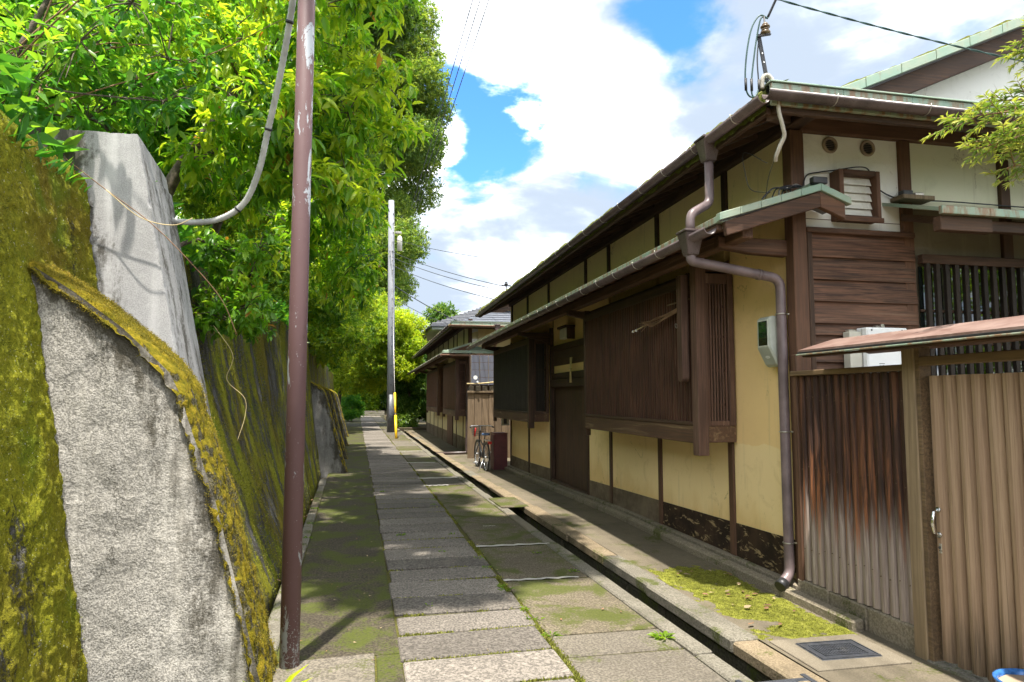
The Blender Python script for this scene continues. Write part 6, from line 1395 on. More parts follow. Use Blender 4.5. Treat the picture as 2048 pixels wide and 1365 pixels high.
CL_BACKA=[(-5.42,11.74,6.66,0.84),(-4.0,9.15,5.51,0.85),(-4.28,11.94,8.39,0.99),(-3.98,9.17,6.68,0.77),(-4.42,10.25,5.86,0.9),(-2.7,9.6,5.57,0.77),(-6.04,11.18,7.62,0.82),(-3.34,11.85,7.44,0.95),(-2.78,8.8,6.16,0.8),(-1.97,8.91,5.22,0.77),(-3.22,10.46,7.26,0.83),(-5.62,9.24,5.74,0.78),(-6.54,11.49,6.87,0.89),(-2.37,10.51,6.58,0.96),(-3.64,11.08,5.62,0.91),(-4.96,10.94,7.19,0.85),(-5.3,9.55,6.86,0.9),(-6.06,10.69,6.46,0.85),(-2.76,11.23,7.9,0.71),(-4.21,11.89,5.85,0.73),(-4.36,10.05,7.01,0.9),(-2.89,8.8,4.79,0.89)]
CL_BACKB=[(-2.5,17.33,7.36,0.94),(-3.49,17.45,6.25,1.08),(-1.77,14.73,6.49,1.03),(-4.03,15.68,6.5,1.02),(-0.58,14.3,10.37,1.17),(-2.67,18.94,12.38,1.18),(-3.68,14.68,7.75,0.99),(-1.86,17.48,11.08,0.92),(-1.76,15.92,8.12,0.91),(-1.27,18.88,5.57,1.1),(-3.18,17.45,9.45,1.1),(-4.0,15.82,9.44,1.05),(-0.65,14.14,7.33,1.15),(-2.4,15.11,7.46,1.03),(-3.24,14.18,6.01,0.98),(-3.23,17.74,10.87,1.17),(-0.9,15.21,8.77,0.9),(-5.07,18.92,8.0,1.2),(-2.24,15.61,10.93,1.14),(-2.67,16.18,9.73,1.19),(-2.23,18.6,8.06,1.19),(-1.05,16.94,9.04,1.17),(-0.82,15.74,7.44,1.01),(-1.99,15.9,6.05,0.93),(-4.05,18.72,10.24,0.9),(-2.73,15.01,8.87,1.03)]
OVER=[(-0.2,3.9,8.6,0.7),(0.9,4.3,8.8,0.6),(-1.0,4.8,8.7,0.7),(0.2,5.3,9.0,0.65),(1.2,6.3,9.4,0.6),(-0.4,6.6,9.3,0.7),(-0.36,6.05,9.03,0.7),(0.79,6.05,9.2,0.7),(-0.26,6.51,8.15,0.7),(-0.91,4.62,8.71,0.7),(-0.53,3.94,8.28,0.7),(-0.38,4.27,8.0,0.7),(0.54,4.51,8.28,0.7),(0.94,6.43,8.38,0.7),(0.86,5.46,8.88,0.7)]
OVER2=[(-0.26,7.65,11.13,0.6),(-0.07,8.22,11.42,0.6),(-0.9,11.46,9.86,0.57),(0.07,12.36,9.39,0.55),(0.13,8.41,9.32,0.65),(-0.79,15.6,10.92,0.57),(0.22,11.37,9.52,0.57),(-0.78,7.53,11.49,0.69),(-0.51,10.88,10.75,0.6),(0.38,14.54,9.78,0.68),(-0.14,14.25,11.34,0.65),(-0.09,7.17,10.53,0.54),(-0.28,16.14,11.69,0.57),(0.24,10.85,10.28,0.58),(-0.23,6.1,9.46,0.7),(-0.55,7.82,9.68,0.69),(-0.56,9.68,10.87,0.52),(-0.16,6.54,11.48,0.57),(0.24,13.45,11.09,0.69),(0.18,10.36,11.97,0.62),(-0.74,15.61,9.65,0.66),(0.2,14.47,10.55,0.51),(-0.46,8.69,10.01,0.53),(-0.04,6.58,10.15,0.7),(-0.57,14.15,10.54,0.69),(-0.87,11.69,11.24,0.54),(0.29,15.19,11.43,0.62),(0.07,10.57,10.83,0.56),(0.02,11.78,9.97,0.5),(-0.87,13.48,11.87,0.62)]
# ================================================================ vegetation
CAMP = np.array([0.0, 0.0, 1.6]); _p = math.radians(4.753); _y = math.radians(11.994)
_F = np.array([math.sin(_y) * math.cos(_p), math.cos(_y) * math.cos(_p), math.sin(_p)]); _R = np.array([math.cos(_y), -math.sin(_y), 0]); _U = np.cross(_R, _F)
def norm(a): return a / np.maximum(np.linalg.norm(a, axis=-1, keepdims=True), 1e-9)
def mesh_arrays(name, co, tris, mat, tone=None, smooth=False):
    me = bpy.data.meshes.new(name); nv, nf = len(co), len(tris)
    me.vertices.add(nv); me.vertices.foreach_set('co', co.astype(np.float32).reshape(-1))
    me.loops.add(nf * 3); me.loops.foreach_set('vertex_index', tris.astype(np.int32).reshape(-1))
    me.polygons.add(nf); me.polygons.foreach_set('loop_start', np.arange(0, nf * 3, 3, dtype=np.int32))
    me.polygons.foreach_set('use_smooth', np.full(nf, smooth))
    me.update(calc_edges=True)
    if tone is not None:
        a = me.attributes.new('tone', 'FLOAT', 'POINT'); a.data.foreach_set('value', tone.astype(np.float32))
    me.materials.append(MATS[mat]); return me
# leaf templates: (along, across, lift)
T8 = np.array([(0, 0, 0), (0.30, 0.42, 0.10), (0.32, 0, 0.0), (0.30, -0.42, 0.10), (0.66, 0.36, 0.02), (0.68, 0, -0.07), (0.66, -0.36, 0.02), (1.0, 0, -0.22)], float)
F8 = np.array([(0, 2, 1), (0, 3, 2), (1, 2, 5), (1, 5, 4), (2, 3, 6), (2, 6, 5), (4, 5, 7), (5, 6, 7)])
T4 = np.array([(0, 0, 0), (0.45, 0.5, 0.10), (0.45, -0.5, 0.10), (1.0, 0, -0.12)], float)
F4 = np.array([(0, 3, 1), (0, 2, 3)])
def leaf_verts(base, d, n, ln, wd, tpl):
    s = np.cross(n, d)
    P = (base[:, None, :] + d[:, None, :] * (tpl[None, :, 0:1] * ln[:, None, None]) + s[:, None, :] * (tpl[None, :, 1:2] * wd[:, None, None])
         + n[:, None, :] * (tpl[None, :, 2:3] * ln[:, None, None]))
    return P
def sprigs(clumps, dens, k, ln, wd, droop, rng, tone_mu, tone_sd, shell=2.6, spread=0.8, young=0.0):
    """leaf arrays for clumps (x,y,z,r): whorls of k drooping leaves on twig ends"""
    out = []
    for c in clumps:
        c_, r = np.array(c[:3]), c[3]; n = max(4, int(dens * r * r * 4))
        v = norm(rng.normal(size=(n, 3))); v[:, 2] = v[:, 2] * 0.85 + 0.08
        rad = r * rng.random(n) ** (1 / shell) * rng.uniform(0.85, 1.18, n)
        p = c_ + v * rad[:, None]
        out.append((p, norm(v + rng.normal(size=(n, 3)) * 0.45 + np.array([0.25, -0.2, 0.15])), np.full(n, rng.normal() * 0.08)))
    p = np.concatenate([o[0] for o in out]); ax = np.concatenate([o[1] for o in out]); ct = np.concatenate([o[2] for o in out])
    N = len(p); kk = k
    base = np.repeat(p, kk, 0); A = np.repeat(ax, kk, 0); M = N * kk
    d = norm(A * 0.55 + rng.normal(size=(M, 3)) * spread + np.array([0, 0, -droop]))
    base = base + A * (rng.random((M, 1)) - 0.7) * ln * 0.9
    up = norm(np.array([0, 0, 1.0]) + A * 0.5 + rng.normal(size=(M, 3)) * 0.35)
    n = norm(up - d * (up * d).sum(-1, keepdims=True))
    L = ln * rng.uniform(0.65, 1.2, M); W = wd * rng.uniform(0.75, 1.2, M) * L / ln
    sprig_t = np.repeat(rng.normal(tone_mu, tone_sd, N) + ct + (rng.random(N) < young) * 0.35, kk)
    t = np.clip(sprig_t + rng.normal(0, 0.08, M), 0, 0.975); t[rng.random(M) < 0.006] = 1.0
    big = rng.random(M); L = L * np.where(big < 0.12, 0.6, np.where(big > 0.93, 1.3, 1.0)); W = W * np.where(big < 0.12, 0.65, np.where(big > 0.93, 1.2, 1.0))
    return base, d, n, L, W, t
LEAFMESH = {}
def leaf_unit(mat, bin_):
    key = (mat, bin_)
    if key not in LEAFMESH: LEAFMESH[key] = mesh_arrays('leaf', T8 * np.array([1, 1, 1.0]), F8, mat, np.full(8, (bin_ + 0.5) / 6), True)
    return LEAFMESH[key]
def foliage(root, arrs, mat, detail, name='crown', singles=0):
    base, d, n, L, W, t = arrs; rl = np.array(WL[root.name]); keep = np.ones(len(base), bool)
    if singles:
        q = base + d * (L[:, None] * 0.5) - CAMP; dep = q @ _F; px = 1024 + 1365 * (q @ _R) / dep; py = 682.5 - 1365 * (q @ _U) / dep
        vis = (dep > 0.5) & (px > 10) & (px < 2038) & (py > 10) & (py < 1355)
        # the ones nearest the viewer in each small patch of the picture
        cell = (px // 22).astype(int) * 1000 + (py // 22).astype(int); order = np.argsort(dep); seen = set(); pick = []
        for i in order:
            if not vis[i] or cell[i] in seen: continue
            seen.add(cell[i]); pick.append(i)
            if len(pick) >= 4000: break
        pick = sorted(pick, key=lambda i: dep[i] / L[i])[:singles]
        for i in pick:
            keep[i] = False
            s = np.cross(n[i], d[i]); M = Matrix.Identity(4)
            for r_ in range(3):
                M[r_][0] = d[i][r_] * L[i]; M[r_][1] = s[r_] * W[i]; M[r_][2] = n[i][r_] * L[i]; M[r_][3] = base[i][r_] - rl[r_]
            o = bpy.data.objects.new('leaf', leaf_unit(mat, int(min(5, t[i] * 6)))); COL.objects.link(o); o.parent = root; o.matrix_basis = M
    tpl, fc = (T8, F8) if detail == 2 else (T4, F4)
    P = leaf_verts(base[keep], d[keep], n[keep], L[keep], W[keep], tpl); M_ = len(P); k = len(tpl)
    tris = (fc[None] + (np.arange(M_) * k)[:, None, None]).reshape(-1, 3)
    me = mesh_arrays(name, P.reshape(-1, 3) - rl, tris, mat, np.repeat(t[keep], k), detail == 2)
    o = bpy.data.objects.new(name, me); COL.objects.link(o); o.parent = root; WL[o.name] = WL[root.name]; o["kind"] = 'stuff'
    return o
def limbs(root, base, clumps, r0, mat='bark', fork=None, twigs=5, rng=None, lean=0.35):
    base = Vector(base); cen = Vector(np.mean([c[:3] for c in clumps], 0)); topz = max(c[2] for c in clumps)
    fork = Vector(fork) if fork is not None else base.lerp(cen, 0.55) + Vector((0, 0, 0.1))
    tip = Vector((cen.x, cen.y, min(topz, cen.z + 0.8)))
    tr = catmull([base - Vector((0, 0, 0.4)), base, base.lerp(fork, 0.5) + Vector((jit(.08), jit(.08), 0)), fork, fork.lerp(tip, 0.6), tip], 6); n = len(tr)
    MB().tube(tr, [r0 * (1 - 0.85 * i / n) + 0.008 for i in range(n)], 9).build('trunk', mat, root)
    mb = MB(); nodes = [(tr[i], r0 * (1 - 0.85 * i / n) * 0.7, None) for i in range(n // 3, n)]
    for c in sorted(clumps, key=lambda q: min((tr[i] - Vector(q[:3])).length for i in range(n // 3, n))):
        c_ = Vector(c[:3]); s0, rp, dr = min(nodes, key=lambda q: (q[0] - c_).length * (0.72 if q[2] is not None else 1.0) + 1.0 * max(0, q[0].z - c_.z + 0.15)); ln = (c_ - s0).length
        st_ = s0 + (dr * (0.25 * ln) if dr is not None else Vector((0, 0, 0.12 * ln)))
        mid = s0.lerp(c_, 0.5) * 0.5 + (st_.lerp(c_, 0.4)) * 0.5 + Vector((jit(.10), jit(.10), jit(.06))) * min(1.5, ln); pts = catmull([s0, mid, c_], 5); r1 = max(0.008, min(rp * 0.72, 0.012 + 0.016 * ln))
        mb.tube(pts, [r1 * (1 - 0.5 * i / len(pts)) for i in range(len(pts))], 6)
        nodes.append((c_, r1 * 0.5, (c_ - mid).normalized()))
        for _ in range(twigs):
            v = Vector((jit(1), jit(1), jit(0.8))).normalized() * c[3] * random.uniform(0.7, 1.15); mb.tube([c_, c_ + v * 0.5 + Vector((0, 0, 0.03)), c_ + v], [0.007, 0.005, 0.002], 4, False)
    mb.build('branches', mat, root, fix=False, kind='stuff')
def hillz(x, y):
    d = max(0.0, topx(min(y, 34)) - x); zb = 3.0 if y < 5.2 else 2.74
    if y > 34: zb = 2.74 * max(0.0, 1 - (y - 34) / 14) - 0.1
    return zb + d * 0.62 / (1 + d * 0.020)
def tree(name, label, cat, xy, clumps, mat, dens, k, ln, wd, droop, tone, r0, seed, detail=1, singles=0, bark='bark', z=None, fork=None, shell=2.6, spread=0.8, young=0.0, group=None, twigs=4):
    rng = np.random.default_rng(seed); zz = hillz(*xy) - 0.05 if z is None else z
    root = empty(name, (xy[0], xy[1], zz)); tag(root, label, cat, group)
    limbs(root, (xy[0], xy[1], zz), clumps, r0, bark, fork, twigs, rng)
    foliage(root, sprigs(clumps, dens, k, ln, wd, droop, rng, tone[0], tone[1], shell, spread, young), mat, detail, 'crown', singles)
    return root
def blob(c, rad, n, r0, r1, seed):
    rg = random.Random(seed); out = []
    while len(out) < n:
        q = [rg.uniform(-1, 1) for _ in range(3)]
        if sum(a * a for a in q) > 1: continue
        out.append((c[0] + q[0] * rad[0], c[1] + q[1] * rad[1], c[2] + q[2] * rad[2], rg.uniform(r0, r1)))
    return out

tree('glossy_tree', 'evergreen tree with drooping yellow green leaves hanging behind the brown pole', 'tree', (-2.3, 7.8), CL_GLOSS, 'leaf_gloss', 72, 7, 0.160, 0.058, 0.75, (0.57, 0.22), 0.10, 11, 2, 300, fork=(-1.9, 7.8, 4.3), young=0.35, twigs=6)
tree('wild_shrub', 'thin stemmed green shrub above the near mossy wall at the top left', 'shrub', (-3.0, 5.7), CL_SHRUB, 'leaf_shrub', 60, 6, 0.12, 0.055, 0.25, (0.55, 0.2), 0.035, 12, 2, 300, fork=(-2.7, 5.6, 4.0), twigs=9, spread=0.9)
tree('glossy_tree', 'smaller leafy tree leaning over the wall beyond the brown pole', 'tree', (-2.4, 11.2), CL_SECOND, 'leaf_gloss', 64, 7, 0.150, 0.054, 0.7, (0.56, 0.22), 0.09, 13, 2, 300, young=0.3, twigs=5)
tree('hanging_creeper', 'leafy creeper hanging down the wall beside the concrete pillar', 'creeper', (-1.75, 6.2), CL_CREEP, 'leaf_gloss', 260, 6, 0.085, 0.040, 0.6, (0.52, 0.2), 0.02, 14, 2, 300, z=2.7, fork=(-1.45, 6.2, 2.95), twigs=6)
tree('tall_tree', 'tall broad evergreen tree rising against the sky down the lane', 'tree', (-3.2, 46.5), CL_TALL, 'leaf_tall', 100, 6, 0.20, 0.09, 0.15, (0.58, 0.22), 0.26, 15, 1, bark='grey_bark', fork=(-1.6, 46.5, 13.0), shell=3.2)
tree('yellow_tree', 'bright yellow green tree beyond the end of the lane', 'tree', (2.7, 39.2), CL_YELLOW, 'leaf_yellow', 190, 5, 0.16, 0.07, 0.1, (0.65, 0.2), 0.10, 16, 1, z=-0.1)
tree('leafy_bush', 'dark leafy bush beside the far end of the second townhouse', 'bush', (2.4, 39.3), CL_SIDE, 'leaf_dark', 420, 5, 0.15, 0.065, 0.2, (0.6, 0.25), 0.06, 17, 1, z=-0.1)
tree('wall_shrub', 'mid green shrub spilling over the far stretch of the mossy wall', 'shrub', (-1.9, 19.5), CL_WALLSHRUB, 'leaf_far', 200, 5, 0.12, 0.055, 0.2, (0.6, 0.22), 0.08, 18, 1)
tree('fern_bush', 'low green bush where the mossy wall ends far down the lane', 'bush', (-0.95, 48.2), CL_FERN, 'leaf_shrub', 400, 5, 0.13, 0.045, 0.0, (0.4, 0.2), 0.05, 19, 1, z=0.0)
far_lab = ['mid green tree crowding the far end of the lane', 'loose green tree standing behind the grey utility pole']
half = [c for c in CL_FAR if c[0] < 0.2]; half2 = [c for c in CL_FAR if c[0] >= 0.2]
tree('far_tree', far_lab[0], 'tree', (-1.6, 40.5), half, 'leaf_far', 100, 5, 0.16, 0.072, 0.1, (0.72, 0.2), 0.16, 20, 1, z=0.0)
tree('far_tree', far_lab[1], 'tree', (2.3, 40.8), half2, 'leaf_far', 100, 5, 0.16, 0.072, 0.1, (0.72, 0.2), 0.16, 21, 1, z=-0.1)
tree('hill_tree', 'green tree on the slope behind the thin stemmed shrub', 'tree', (-4.6, 10.2), CL_BACKA, 'leaf_shrub', 150, 6, 0.14, 0.065, 0.3, (0.55, 0.22), 0.12, 22, 1)
tree('hill_tree', 'green tree on the slope filling the gap behind the brown pole', 'tree', (-3.8, 16.5), CL_BACKB, 'leaf_far', 120, 6, 0.16, 0.07, 0.3, (0.5, 0.22), 0.14, 23, 1)
# further trees beyond, and the one overhead that shades the near path
tree('backdrop_tree', 'dense dark tree far behind the yellow tree', 'tree', (5, 70), blob((4, 68, 6), (6, 3, 5), 30, 1.5, 2.2, 1), 'leaf_dark', 70, 5, 0.32, 0.15, 0.1, (0.45, 0.25), 0.25, 24, 1, z=0.5)
tree('backdrop_tree', 'dense dark tree far behind the low steps', 'tree', (-2, 70), blob((-2, 69, 5), (5, 3, 5), 30, 1.5, 2.2, 2), 'leaf_yellow', 70, 5, 0.32, 0.15, 0.1, (0.3, 0.25), 0.25, 25, 1, z=0.5)
tree('backdrop_tree', 'dense tree on the far hillside above the mossy wall', 'tree', (-6, 34), blob((-5.0, 33, 9), (3.6, 4, 6), 34, 1.2, 1.8, 3), 'leaf_far', 90, 6, 0.22, 0.10, 0.1, (0.40, 0.25), 0.22, 26, 1)
tree('overhanging_tree', 'tree on the bank whose branches reach over the lane above the camera', 'tree', (-4.2, 1.5), OVER, 'leaf_tall', 170, 6, 0.16, 0.065, 0.4, (0.45, 0.2), 0.16, 27, 1, fork=(-3.2, 1.8, 6.2))
tree('overhanging_tree', 'second tree on the bank spreading over the lane above the brown pole', 'tree', (-3.6, 9.5), OVER2, 'leaf_tall', 210, 6, 0.16, 0.065, 0.4, (0.45, 0.2), 0.16, 28, 1, fork=(-2.8, 9.8, 7.0))
tree('reflection_tree', 'unseen leafy tree added to reflect in the lattice window', 'tree', (8.8, 0.9), blob((8.9, 0.9, 3.2), (2.2, 0.9, 1.9), 34, 0.4, 0.6, 6), 'leaf_yellow', 110, 6, 0.10, 0.05, 0.2, (0.25, 0.2), 0.09, 29, 1, z=0.0)  # out of view; added so the window glass reflects green
# undergrowth on the bank
rng = np.random.default_rng(5); n = 26000
yy = rng.uniform(0.5, 42, n); dd = rng.random(n) ** 1.6 * 9 + 0.05; xx = np.array([topx(min(q, 34)) for q in yy]) - dd; zz = np.array([hillz(a, b) for a, b in zip(xx, yy)]) + rng.random(n) * 0.45
base = np.stack([xx, yy, zz], -1); d = norm(rng.normal(size=(n, 3)) * 0.7 + np.array([0.5, -0.3, 0.25])); u = norm(np.array([0, 0, 1.0]) + rng.normal(size=(n, 3)) * 0.4); nn_ = norm(u - d * (u * d).sum(-1, keepdims=True))
ug = empty('undergrowth_root', (-3, 10, 3)); ug.name = 'undergrowth'; WL['undergrowth'] = Vector((-3, 10, 3))
tag(ug, 'low green undergrowth covering the bank above the mossy wall', 'undergrowth', kind='stuff')
foliage(ug, (base, d, nn_, rng.uniform(0.10, 0.24, n), rng.uniform(0.04, 0.09, n), np.clip(rng.normal(0.35, 0.25, n), 0, 1)), 'leaf_shrub', 1, 'leaves')
n = 7000   # grass blades and stems along the wall top
yy = rng.uniform(0.5, 16, n); xx = np.array([topx(q) for q in yy]) - rng.random(n) * 0.7 + 0.12; zz = np.array([hillz(a, b) for a, b in zip(xx, yy)]) - 0.05
d = norm(rng.normal(size=(n, 3)) * 0.45 + np.array([0.35, -0.1, 0.8])); u = norm(rng.normal(size=(n, 3))); nn_ = norm(u - d * (u * d).sum(-1, keepdims=True))
foliage(ug, (np.stack([xx, yy, zz], -1), d, nn_, rng.uniform(0.06, 0.20, n), rng.uniform(0.005, 0.010, n), np.clip(rng.normal(0.5, 0.25, n), 0, 1)), 'leaf_shrub', 1, 'grass')
# bare stems of the shrub above the near wall, and dry trailing stems
sh = bpy.data.objects['wild_shrub']; mb = MB()
for k in range(22):
    b_ = Vector((-2.55 + jit(.5), 5.4 + jit(.5), 3.1)); e_ = Vector((-2.5 + jit(1.1), 5.3 + jit(.7), 4.5 + jit(0.8)))
    mb.tube(catmull([b_, b_.lerp(e_, 0.4) + Vector((jit(.15), jit(.1), 0.1)), e_, e_ + Vector((jit(.5) + 0.25, jit(.2), 0.25 + jit(.2)))], 5), [0.009 - 0.0004 * i for i in range(16)], 5, False)
mb.build('stems', 'twig', sh, fix=False, kind='stuff')
dv = empty('dry_stem', (-1.9, 4.9, 3.05)); tag(dv, 'thin dry stem trailing across the concrete pillar face', 'stem')
MB().tube(catmull([(-1.98, 4.88, 3.18), (-1.72, 4.90, 2.98), (-1.45, 4.93, 2.78), (-1.22, 4.97, 2.55), (-1.02, 5.1, 2.30), (-0.92, 5.2, 2.05)], 8), 0.0035, 5).build('stem', 'twig', dv)
MB().tube(catmull([(-1.72, 4.90, 2.98), (-1.5, 4.88, 2.80), (-1.30, 4.90, 2.76), (-1.18, 4.92, 2.82)], 6), 0.003, 5).build('side_stem', 'straw', dv)
cs = empty('dry_stem', (-1.2, 5.9, 2.0)); tag(cs, 'thin curling stem hanging down the streaked wall by the pillar', 'stem')
MB().tube(catmull([(-1.25, 6.0, 2.2), (-1.08, 5.95, 1.95), (-1.12, 5.95, 1.75), (-0.98, 5.95, 1.6), (-0.97, 5.95, 1.45), (-1.02, 5.93, 1.25)], 8), 0.0025, 5).build('stem', 'straw', cs)

# yew branch reaching in from the yard
yw = empty('yew_tree', (5.2, 2.6, 0)); tag(yw, 'yew tree branch with fine yellow tipped needles at the right edge', 'tree')
MB().tube([(5.2, 2.6, -0.3), (5.15, 2.65, 2), (5.0, 2.7, 4.4)], [0.09, 0.07, 0.03], 9).build('trunk', 'bark', yw)
rng = np.random.default_rng(9); nb, nd, nn2, nL, nW, nt_ = [], [], [], [], [], []
mb = MB()
def yew_twig(a, b, dens=75, ln=0.050):
    a = np.array(a); b = np.array(b); L = np.linalg.norm(b - a); m = max(6, int(L * dens * 2.2)); t = rng.random(m); P = a + (b - a) * t[:, None]; ax = (b - a) / L
    P[:, 2] -= 0.03 * L * (t ** 2); side = norm(np.cross(ax, np.array([0, 0, 1.0]))); sg = np.where(rng.random(m) < 0.5, 1, -1)[:, None]
    d = norm(side * sg * 0.9 + ax * 0.75 + rng.normal(size=(m, 3)) * 0.30); u = norm(np.array([0, 0, 1.0]) + rng.normal(size=(m, 3)) * 0.4); n_ = norm(u - d * (u * d).sum(-1, keepdims=True))
    nb.append(P); nd.append(d); nn2.append(n_); nL.append(ln * rng.uniform(0.7, 1.25, m)); nW.append(np.full(m, 0.0085)); nt_.append(np.clip(0.25 + 0.75 * t ** 2 + rng.normal(0, 0.15, m), 0, 1))
    mb.tube([a, a + (b - a) * 0.5, b], [0.0035, 0.0025, 0.0012], 4, False)
def yew_spray(a, b, n=20, ln=0.20):
    a = np.array(a, float); b = np.array(b, float); mb.tube(catmull([tuple(a), tuple(a * .5 + b * .5 + np.array([0, 0, .02])), tuple(b)], 5), [0.009 - 0.0005 * i for i in range(11)], 5, False)
    ax = (b - a) / np.linalg.norm(b - a); side = norm(np.cross(ax, np.array([0, 0.5, 1.0])))
    for i in range(n):
        t = (i + 0.5) / n; p = a + (b - a) * t; s_ = 1 if i % 2 else -1; q = p + (ax * 0.75 + side * s_ * 0.8 + rng.normal(size=3) * 0.22) * ln * (1.15 - 0.6 * t); yew_twig(p, q)
        if rng.random() < 0.6: m_ = p + (q - p) * 0.5; yew_twig(m_, m_ + (ax * 0.8 + rng.normal(size=3) * 0.4) * ln * 0.5)
    yew_twig(b - ax * 0.05, b + ax * 0.05)
for a, b in (((4.3, 3.0, 3.30), (3.28, 3.2, 3.20)), ((4.3, 3.05, 3.25), (3.40, 3.15, 3.02)), ((4.3, 3.0, 3.1), (3.62, 3.2, 2.93)), ((4.4, 3.1, 3.36), (3.62, 3.25, 3.36)), ((4.5, 2.9, 3.7), (3.68, 3.1, 3.66)), ((4.4, 2.9, 3.55), (3.80, 3.1, 3.62)), ((4.4, 3.0, 3.2), (3.7, 3.3, 3.12)), ((4.4, 3.0, 3.3), (3.55, 3.0, 3.12))):
    yew_spray(a, b)
for a, b in (((5.05, 2.7, 3.2), (4.3, 3.0, 3.25)), ((5.05, 2.7, 3.4), (4.45, 2.95, 3.6))): mb.tube([a, b], [0.03, 0.012], 7, False)
for c in blob((5.4, 2.4, 4.2), (0.7, 0.7, 1.2), 30, 0.2, 0.3, 5): yew_spray((5.1, 2.65, c[2] - 0.1), c[:3], 10, 0.2)
mb.build('branches', 'twig', yw, fix=False, kind='stuff')
foliage(yw, tuple(np.concatenate(q) for q in (nb, nd, nn2, nL, nW, nt_)), 'leaf_needle', 1, 'needles')

# ---------------------------------------------------------------- small plants and litter
def tuft(name, label, p, n, ln, wd, mat, tone, seed, cat='weed', group=None, upb=0.8, detail=2, rad=0.03):
    rg = np.random.default_rng(seed); r = empty(name, p); tag(r, label, cat, group)
    a = rg.random(n) * 2 * math.pi; base = np.array(p) + np.stack([np.cos(a), np.sin(a), 0 * a], -1) * rad * rg.random((n, 1)); d = norm(np.stack([np.cos(a), np.sin(a), upb + rg.normal(0, 0.35, n)], -1))
    u = norm(np.array([0, 0, 1.0]) + rg.normal(size=(n, 3)) * 0.3); n_ = norm(u - d * (u * d).sum(-1, keepdims=True) + 1e-6)
    foliage(r, (base, d, n_, ln * rg.uniform(0.6, 1.2, n), wd * rg.uniform(0.7, 1.2, n), np.clip(rg.normal(tone, 0.15, n), 0, 1)), mat, detail, 'leaves'); return r
tuft('corner_plant', 'pale yellow green leafy sprig at the bottom left beside the pole', (-0.455, 3.86, -0.02), 6, 0.27, 0.036, 'leaf_yellow', 0.8, 31, 'plant', None, 1.4)
tuft('weed', 'bright green broad leaved weed growing on the channel kerb', (1.98, 4.40, 0.005), 26, 0.055, 0.034, 'leaf_yellow', 0.2, 32, 'weed', None, 0.5, 2, 0.06)
spots = [(1.15, 5.85), (1.16, 5.75), (1.12, 6.5), (1.13, 6.9), (0.42, 8.2), (1.02, 8.15), (1.0, 10.4), (1.05, 10.9), (0.3, 12.0), (-0.62, 8.2), (-0.66, 9.1), (-0.66, 7.2), (1.25, 4.6), (1.2, 5.2), (1.75, 7.0), (1.22, 4.95), (-0.7, 10.3), (0.5, 5.42), (0.8, 7.25), (1.9, 6.2)]
for i, q in enumerate(spots):
    z_ = 0.0 if q[0] > -0.5 else 0.015
    tuft('small_weed', 'tiny green weed rooted in a joint of the lane', (q[0], q[1], z_), random.randint(10, 18), random.uniform(0.03, 0.05), 0.014, 'leaf_yellow', 0.12, 40 + i, 'weed', 'tiny weeds in the paving joints', 0.5, 1, 0.04)
# moss and small grass in the joints: uncountable
n = 26000; rng = np.random.default_rng(77)
sl = [o for o in bpy.data.objects if o.name.startswith('paving_slab')]
jy = np.array(sorted(o.location.y + WL[path.name].y for o in sl)); jy = jy[(jy > 3) & (jy < 16)] + 0.225
w8 = 1 / jy ** 1.2; pick = rng.choice(jy, n, p=w8 / w8.sum()); xs1 = np.array([slabL(q) for q in pick]) + rng.random(n) * 0.95
m1 = rng.random(n) < 0.6
xx = np.where(m1, xs1, np.array([slabR(q) for q in pick]) + 0.018 + rng.normal(0, 0.014, n)); yy = np.where(m1, pick + rng.normal(0, 0.011, n), pick + rng.uniform(-0.23, 0.23, n))
patch = fbm(xx * 3, yy * 3, 66); kp = patch > -0.05; xx, yy = xx[kp], yy[kp]; n = len(xx)
d = norm(rng.normal(size=(n, 3)) * 0.6 + np.array([0, 0, 0.7])); u = norm(rng.normal(size=(n, 3))); n_ = norm(u - d * (u * d).sum(-1, keepdims=True))
jm = empty('joint_moss', (0.7, 6, 0)); tag(jm, 'fine moss and grass growing in the joints between the paving slabs', 'moss', kind='stuff')
foliage(jm, (np.stack([xx, yy, np.full(n, -0.012)], -1), d, n_, rng.uniform(0.012, 0.030, n), rng.uniform(0.006, 0.014, n), np.clip(rng.normal(0.3, 0.3, n), 0, 1)), 'leaf_mossy', 1, 'blades')
# raised moss on the walls and on the buttress
def moss_on(parent, P, nrm, n, seed, mat, cover, lo=0.006, hi=0.018, thr=-0.12, tmu=0.4):
    rg = np.random.default_rng(seed); pk = rg.integers(0, len(P), n); b_ = P[pk] + rg.normal(0, 0.008, (n, 3)); nv = nrm[pk]
    cv = fbm(b_[:, 1] * cover, b_[:, 2] * cover * 0.6, seed) + 0.35 * fbm(b_[:, 1] * cover * 6, b_[:, 2] * cover * 6, seed + 3); kp = cv > thr; b_, nv, cv = b_[kp], nv[kp], cv[kp]; n = len(b_)
    d = norm(nv * 0.8 + rg.normal(size=(n, 3)) * 0.7 + np.array([0, 0, 0.1])); u = norm(rg.normal(size=(n, 3))); n_ = norm(u - d * (u * d).sum(-1, keepdims=True))
    o = foliage(parent, (b_ - nv * 0.004, d, n_, rg.uniform(lo, hi, n), rg.uniform(lo * 0.5, hi * 0.55, n), np.clip(tmu + cv * 0.5 + rg.normal(0, 0.2, n), 0, 1)), mat, 1, 'moss_tufts'); return o
def flatP(*a): return np.stack([q.reshape(-1) for q in a], -1)
Pn = flatP(*NEARW); moss_on(rw, Pn, np.tile(norm(np.array([1.0, -0.05, 0.17])), (len(Pn), 1)), 110000, 201, 'leaf_wallmoss', 1.1, 0.005, 0.013, -0.2)
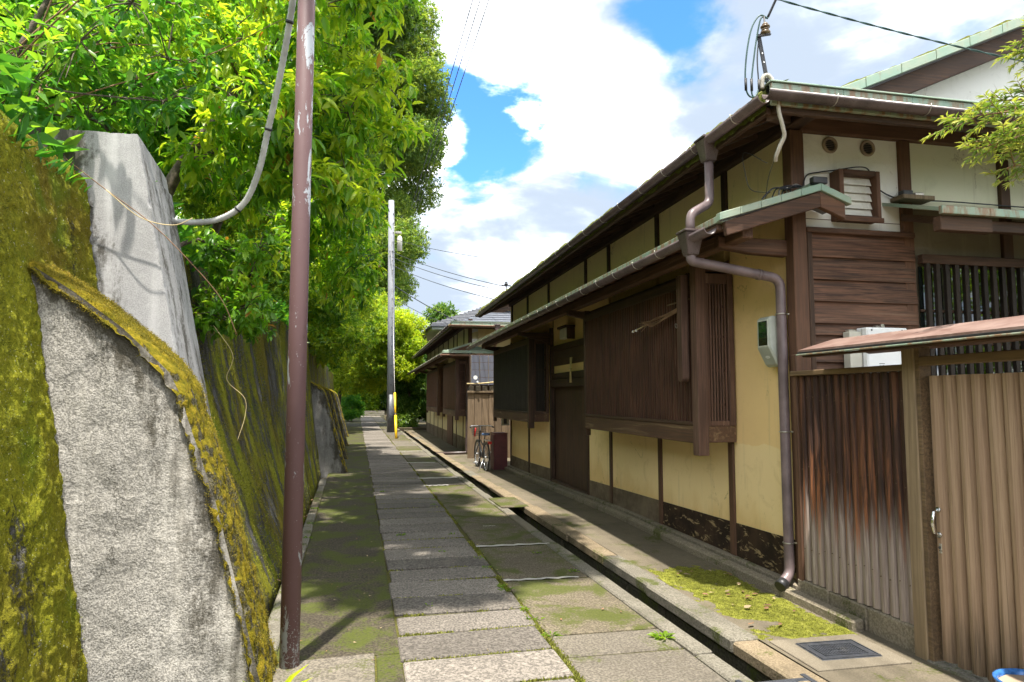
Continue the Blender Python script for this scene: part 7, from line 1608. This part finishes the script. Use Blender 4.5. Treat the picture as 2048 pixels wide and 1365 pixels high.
Pf = flatP(*FARW); kf = Pf[:, 2] > -0.1; Pf = Pf[kf]; moss_on(rw, Pf, np.tile(norm(np.array([1.0, 0.0, 0.3])), (len(Pf), 1)), 40000, 202, 'leaf_wallmoss', 0.9, 0.008, 0.022, 0.0)
Pc = flatP(*CAPW[:3]); Nc = np.stack([CAPW[3].reshape(-1), np.zeros(CAPW[3].size), CAPW[4].reshape(-1)], -1); kc = Pc[:, 2] > 0
fl_ = rng.random(len(Pc)) < np.clip(0.25 + 1.3 * (Nc[:, 2] - 0.25), 0.12, 1.0); kc &= fl_; moss_on(bt, Pc[kc], Nc[kc], 52000, 203, 'leaf_capmoss', 2.2, 0.004, 0.011, -0.12, 0.4)
# moss fuzz on the walkway patch
mx, my, mz, me2 = (q.reshape(-1) for q in MOSS); rng = np.random.default_rng(78); w8 = np.clip(me2 + 0.25, 0, 0.6) ** 1.5; pk = rng.choice(len(mx), 34000, p=w8 / w8.sum()); n = len(pk)
bs = np.stack([mx[pk] + rng.normal(0, 0.012, n), my[pk] + rng.normal(0, 0.012, n), np.maximum(mz[pk], 0.002) - 0.003], -1)
d = norm(rng.normal(size=(n, 3)) * 0.8 + np.array([0, 0, 0.6])); u = norm(rng.normal(size=(n, 3))); n_ = norm(u - d * (u * d).sum(-1, keepdims=True))
foliage(mo, (bs, d, n_, rng.uniform(0.005, 0.012, n), rng.uniform(0.003, 0.007, n), np.clip(rng.normal(0.35, 0.3, n), 0, 1)), 'leaf_mossy', 1, 'moss_blades')
# fallen leaves
lm = {}
for i, mt in enumerate(('dry_leaf', 'pale_leaf')):
    for v in range(3):
        t_ = T8.copy(); rg = np.random.default_rng(v + 10 * i); t_[:, 2] = rg.uniform(0, 0.16, 8); t_[0, 2] = 0.02; lm[(i, v)] = mesh_arrays('fallen_leaf', t_, F8, mt, None, True)
def litter(x, y, z, L, kind=0, label='small dry leaf fallen on the lane', group='fallen leaves on the lane'):
    o = bpy.data.objects.new('fallen_leaf', lm[(kind, random.randrange(3))]); COL.objects.link(o)
    o.location = (x, y, z); o.rotation_euler = (jit(.2), jit(.2), random.uniform(0, 6.28)); o.scale = (L, L * random.uniform(0.35, 0.6), L); tag(o, label, 'leaf', group); return o
for i in range(70):
    y = 4.3 + 11 * random.random() ** 1.4; x = random.choice((random.uniform(-0.5, 0.2), random.uniform(-0.55, 0.15), random.uniform(0.3, 2.0)))
    litter(x, y, 0.012, random.uniform(0.015, 0.04), random.random() < 0.5)
for i in range(26):
    y = random.uniform(4.25, 5.9); litter(random.uniform(2.62, 3.2), y, 0.032, random.uniform(0.04, 0.075), random.random() < 0.45, 'brown fallen leaf lying on the bright moss carpet', 'fallen leaves on the moss')
for i in range(40):
    y = random.uniform(4.6, 13.5); litter(wallB(y) - 0.02 + jit(.05), y, -0.02 + jit(.02), random.uniform(0.05, 0.09), random.random() < 0.15, 'brown leaf lying in the gutter at the foot of the mossy wall', 'leaves in the wall gutter')
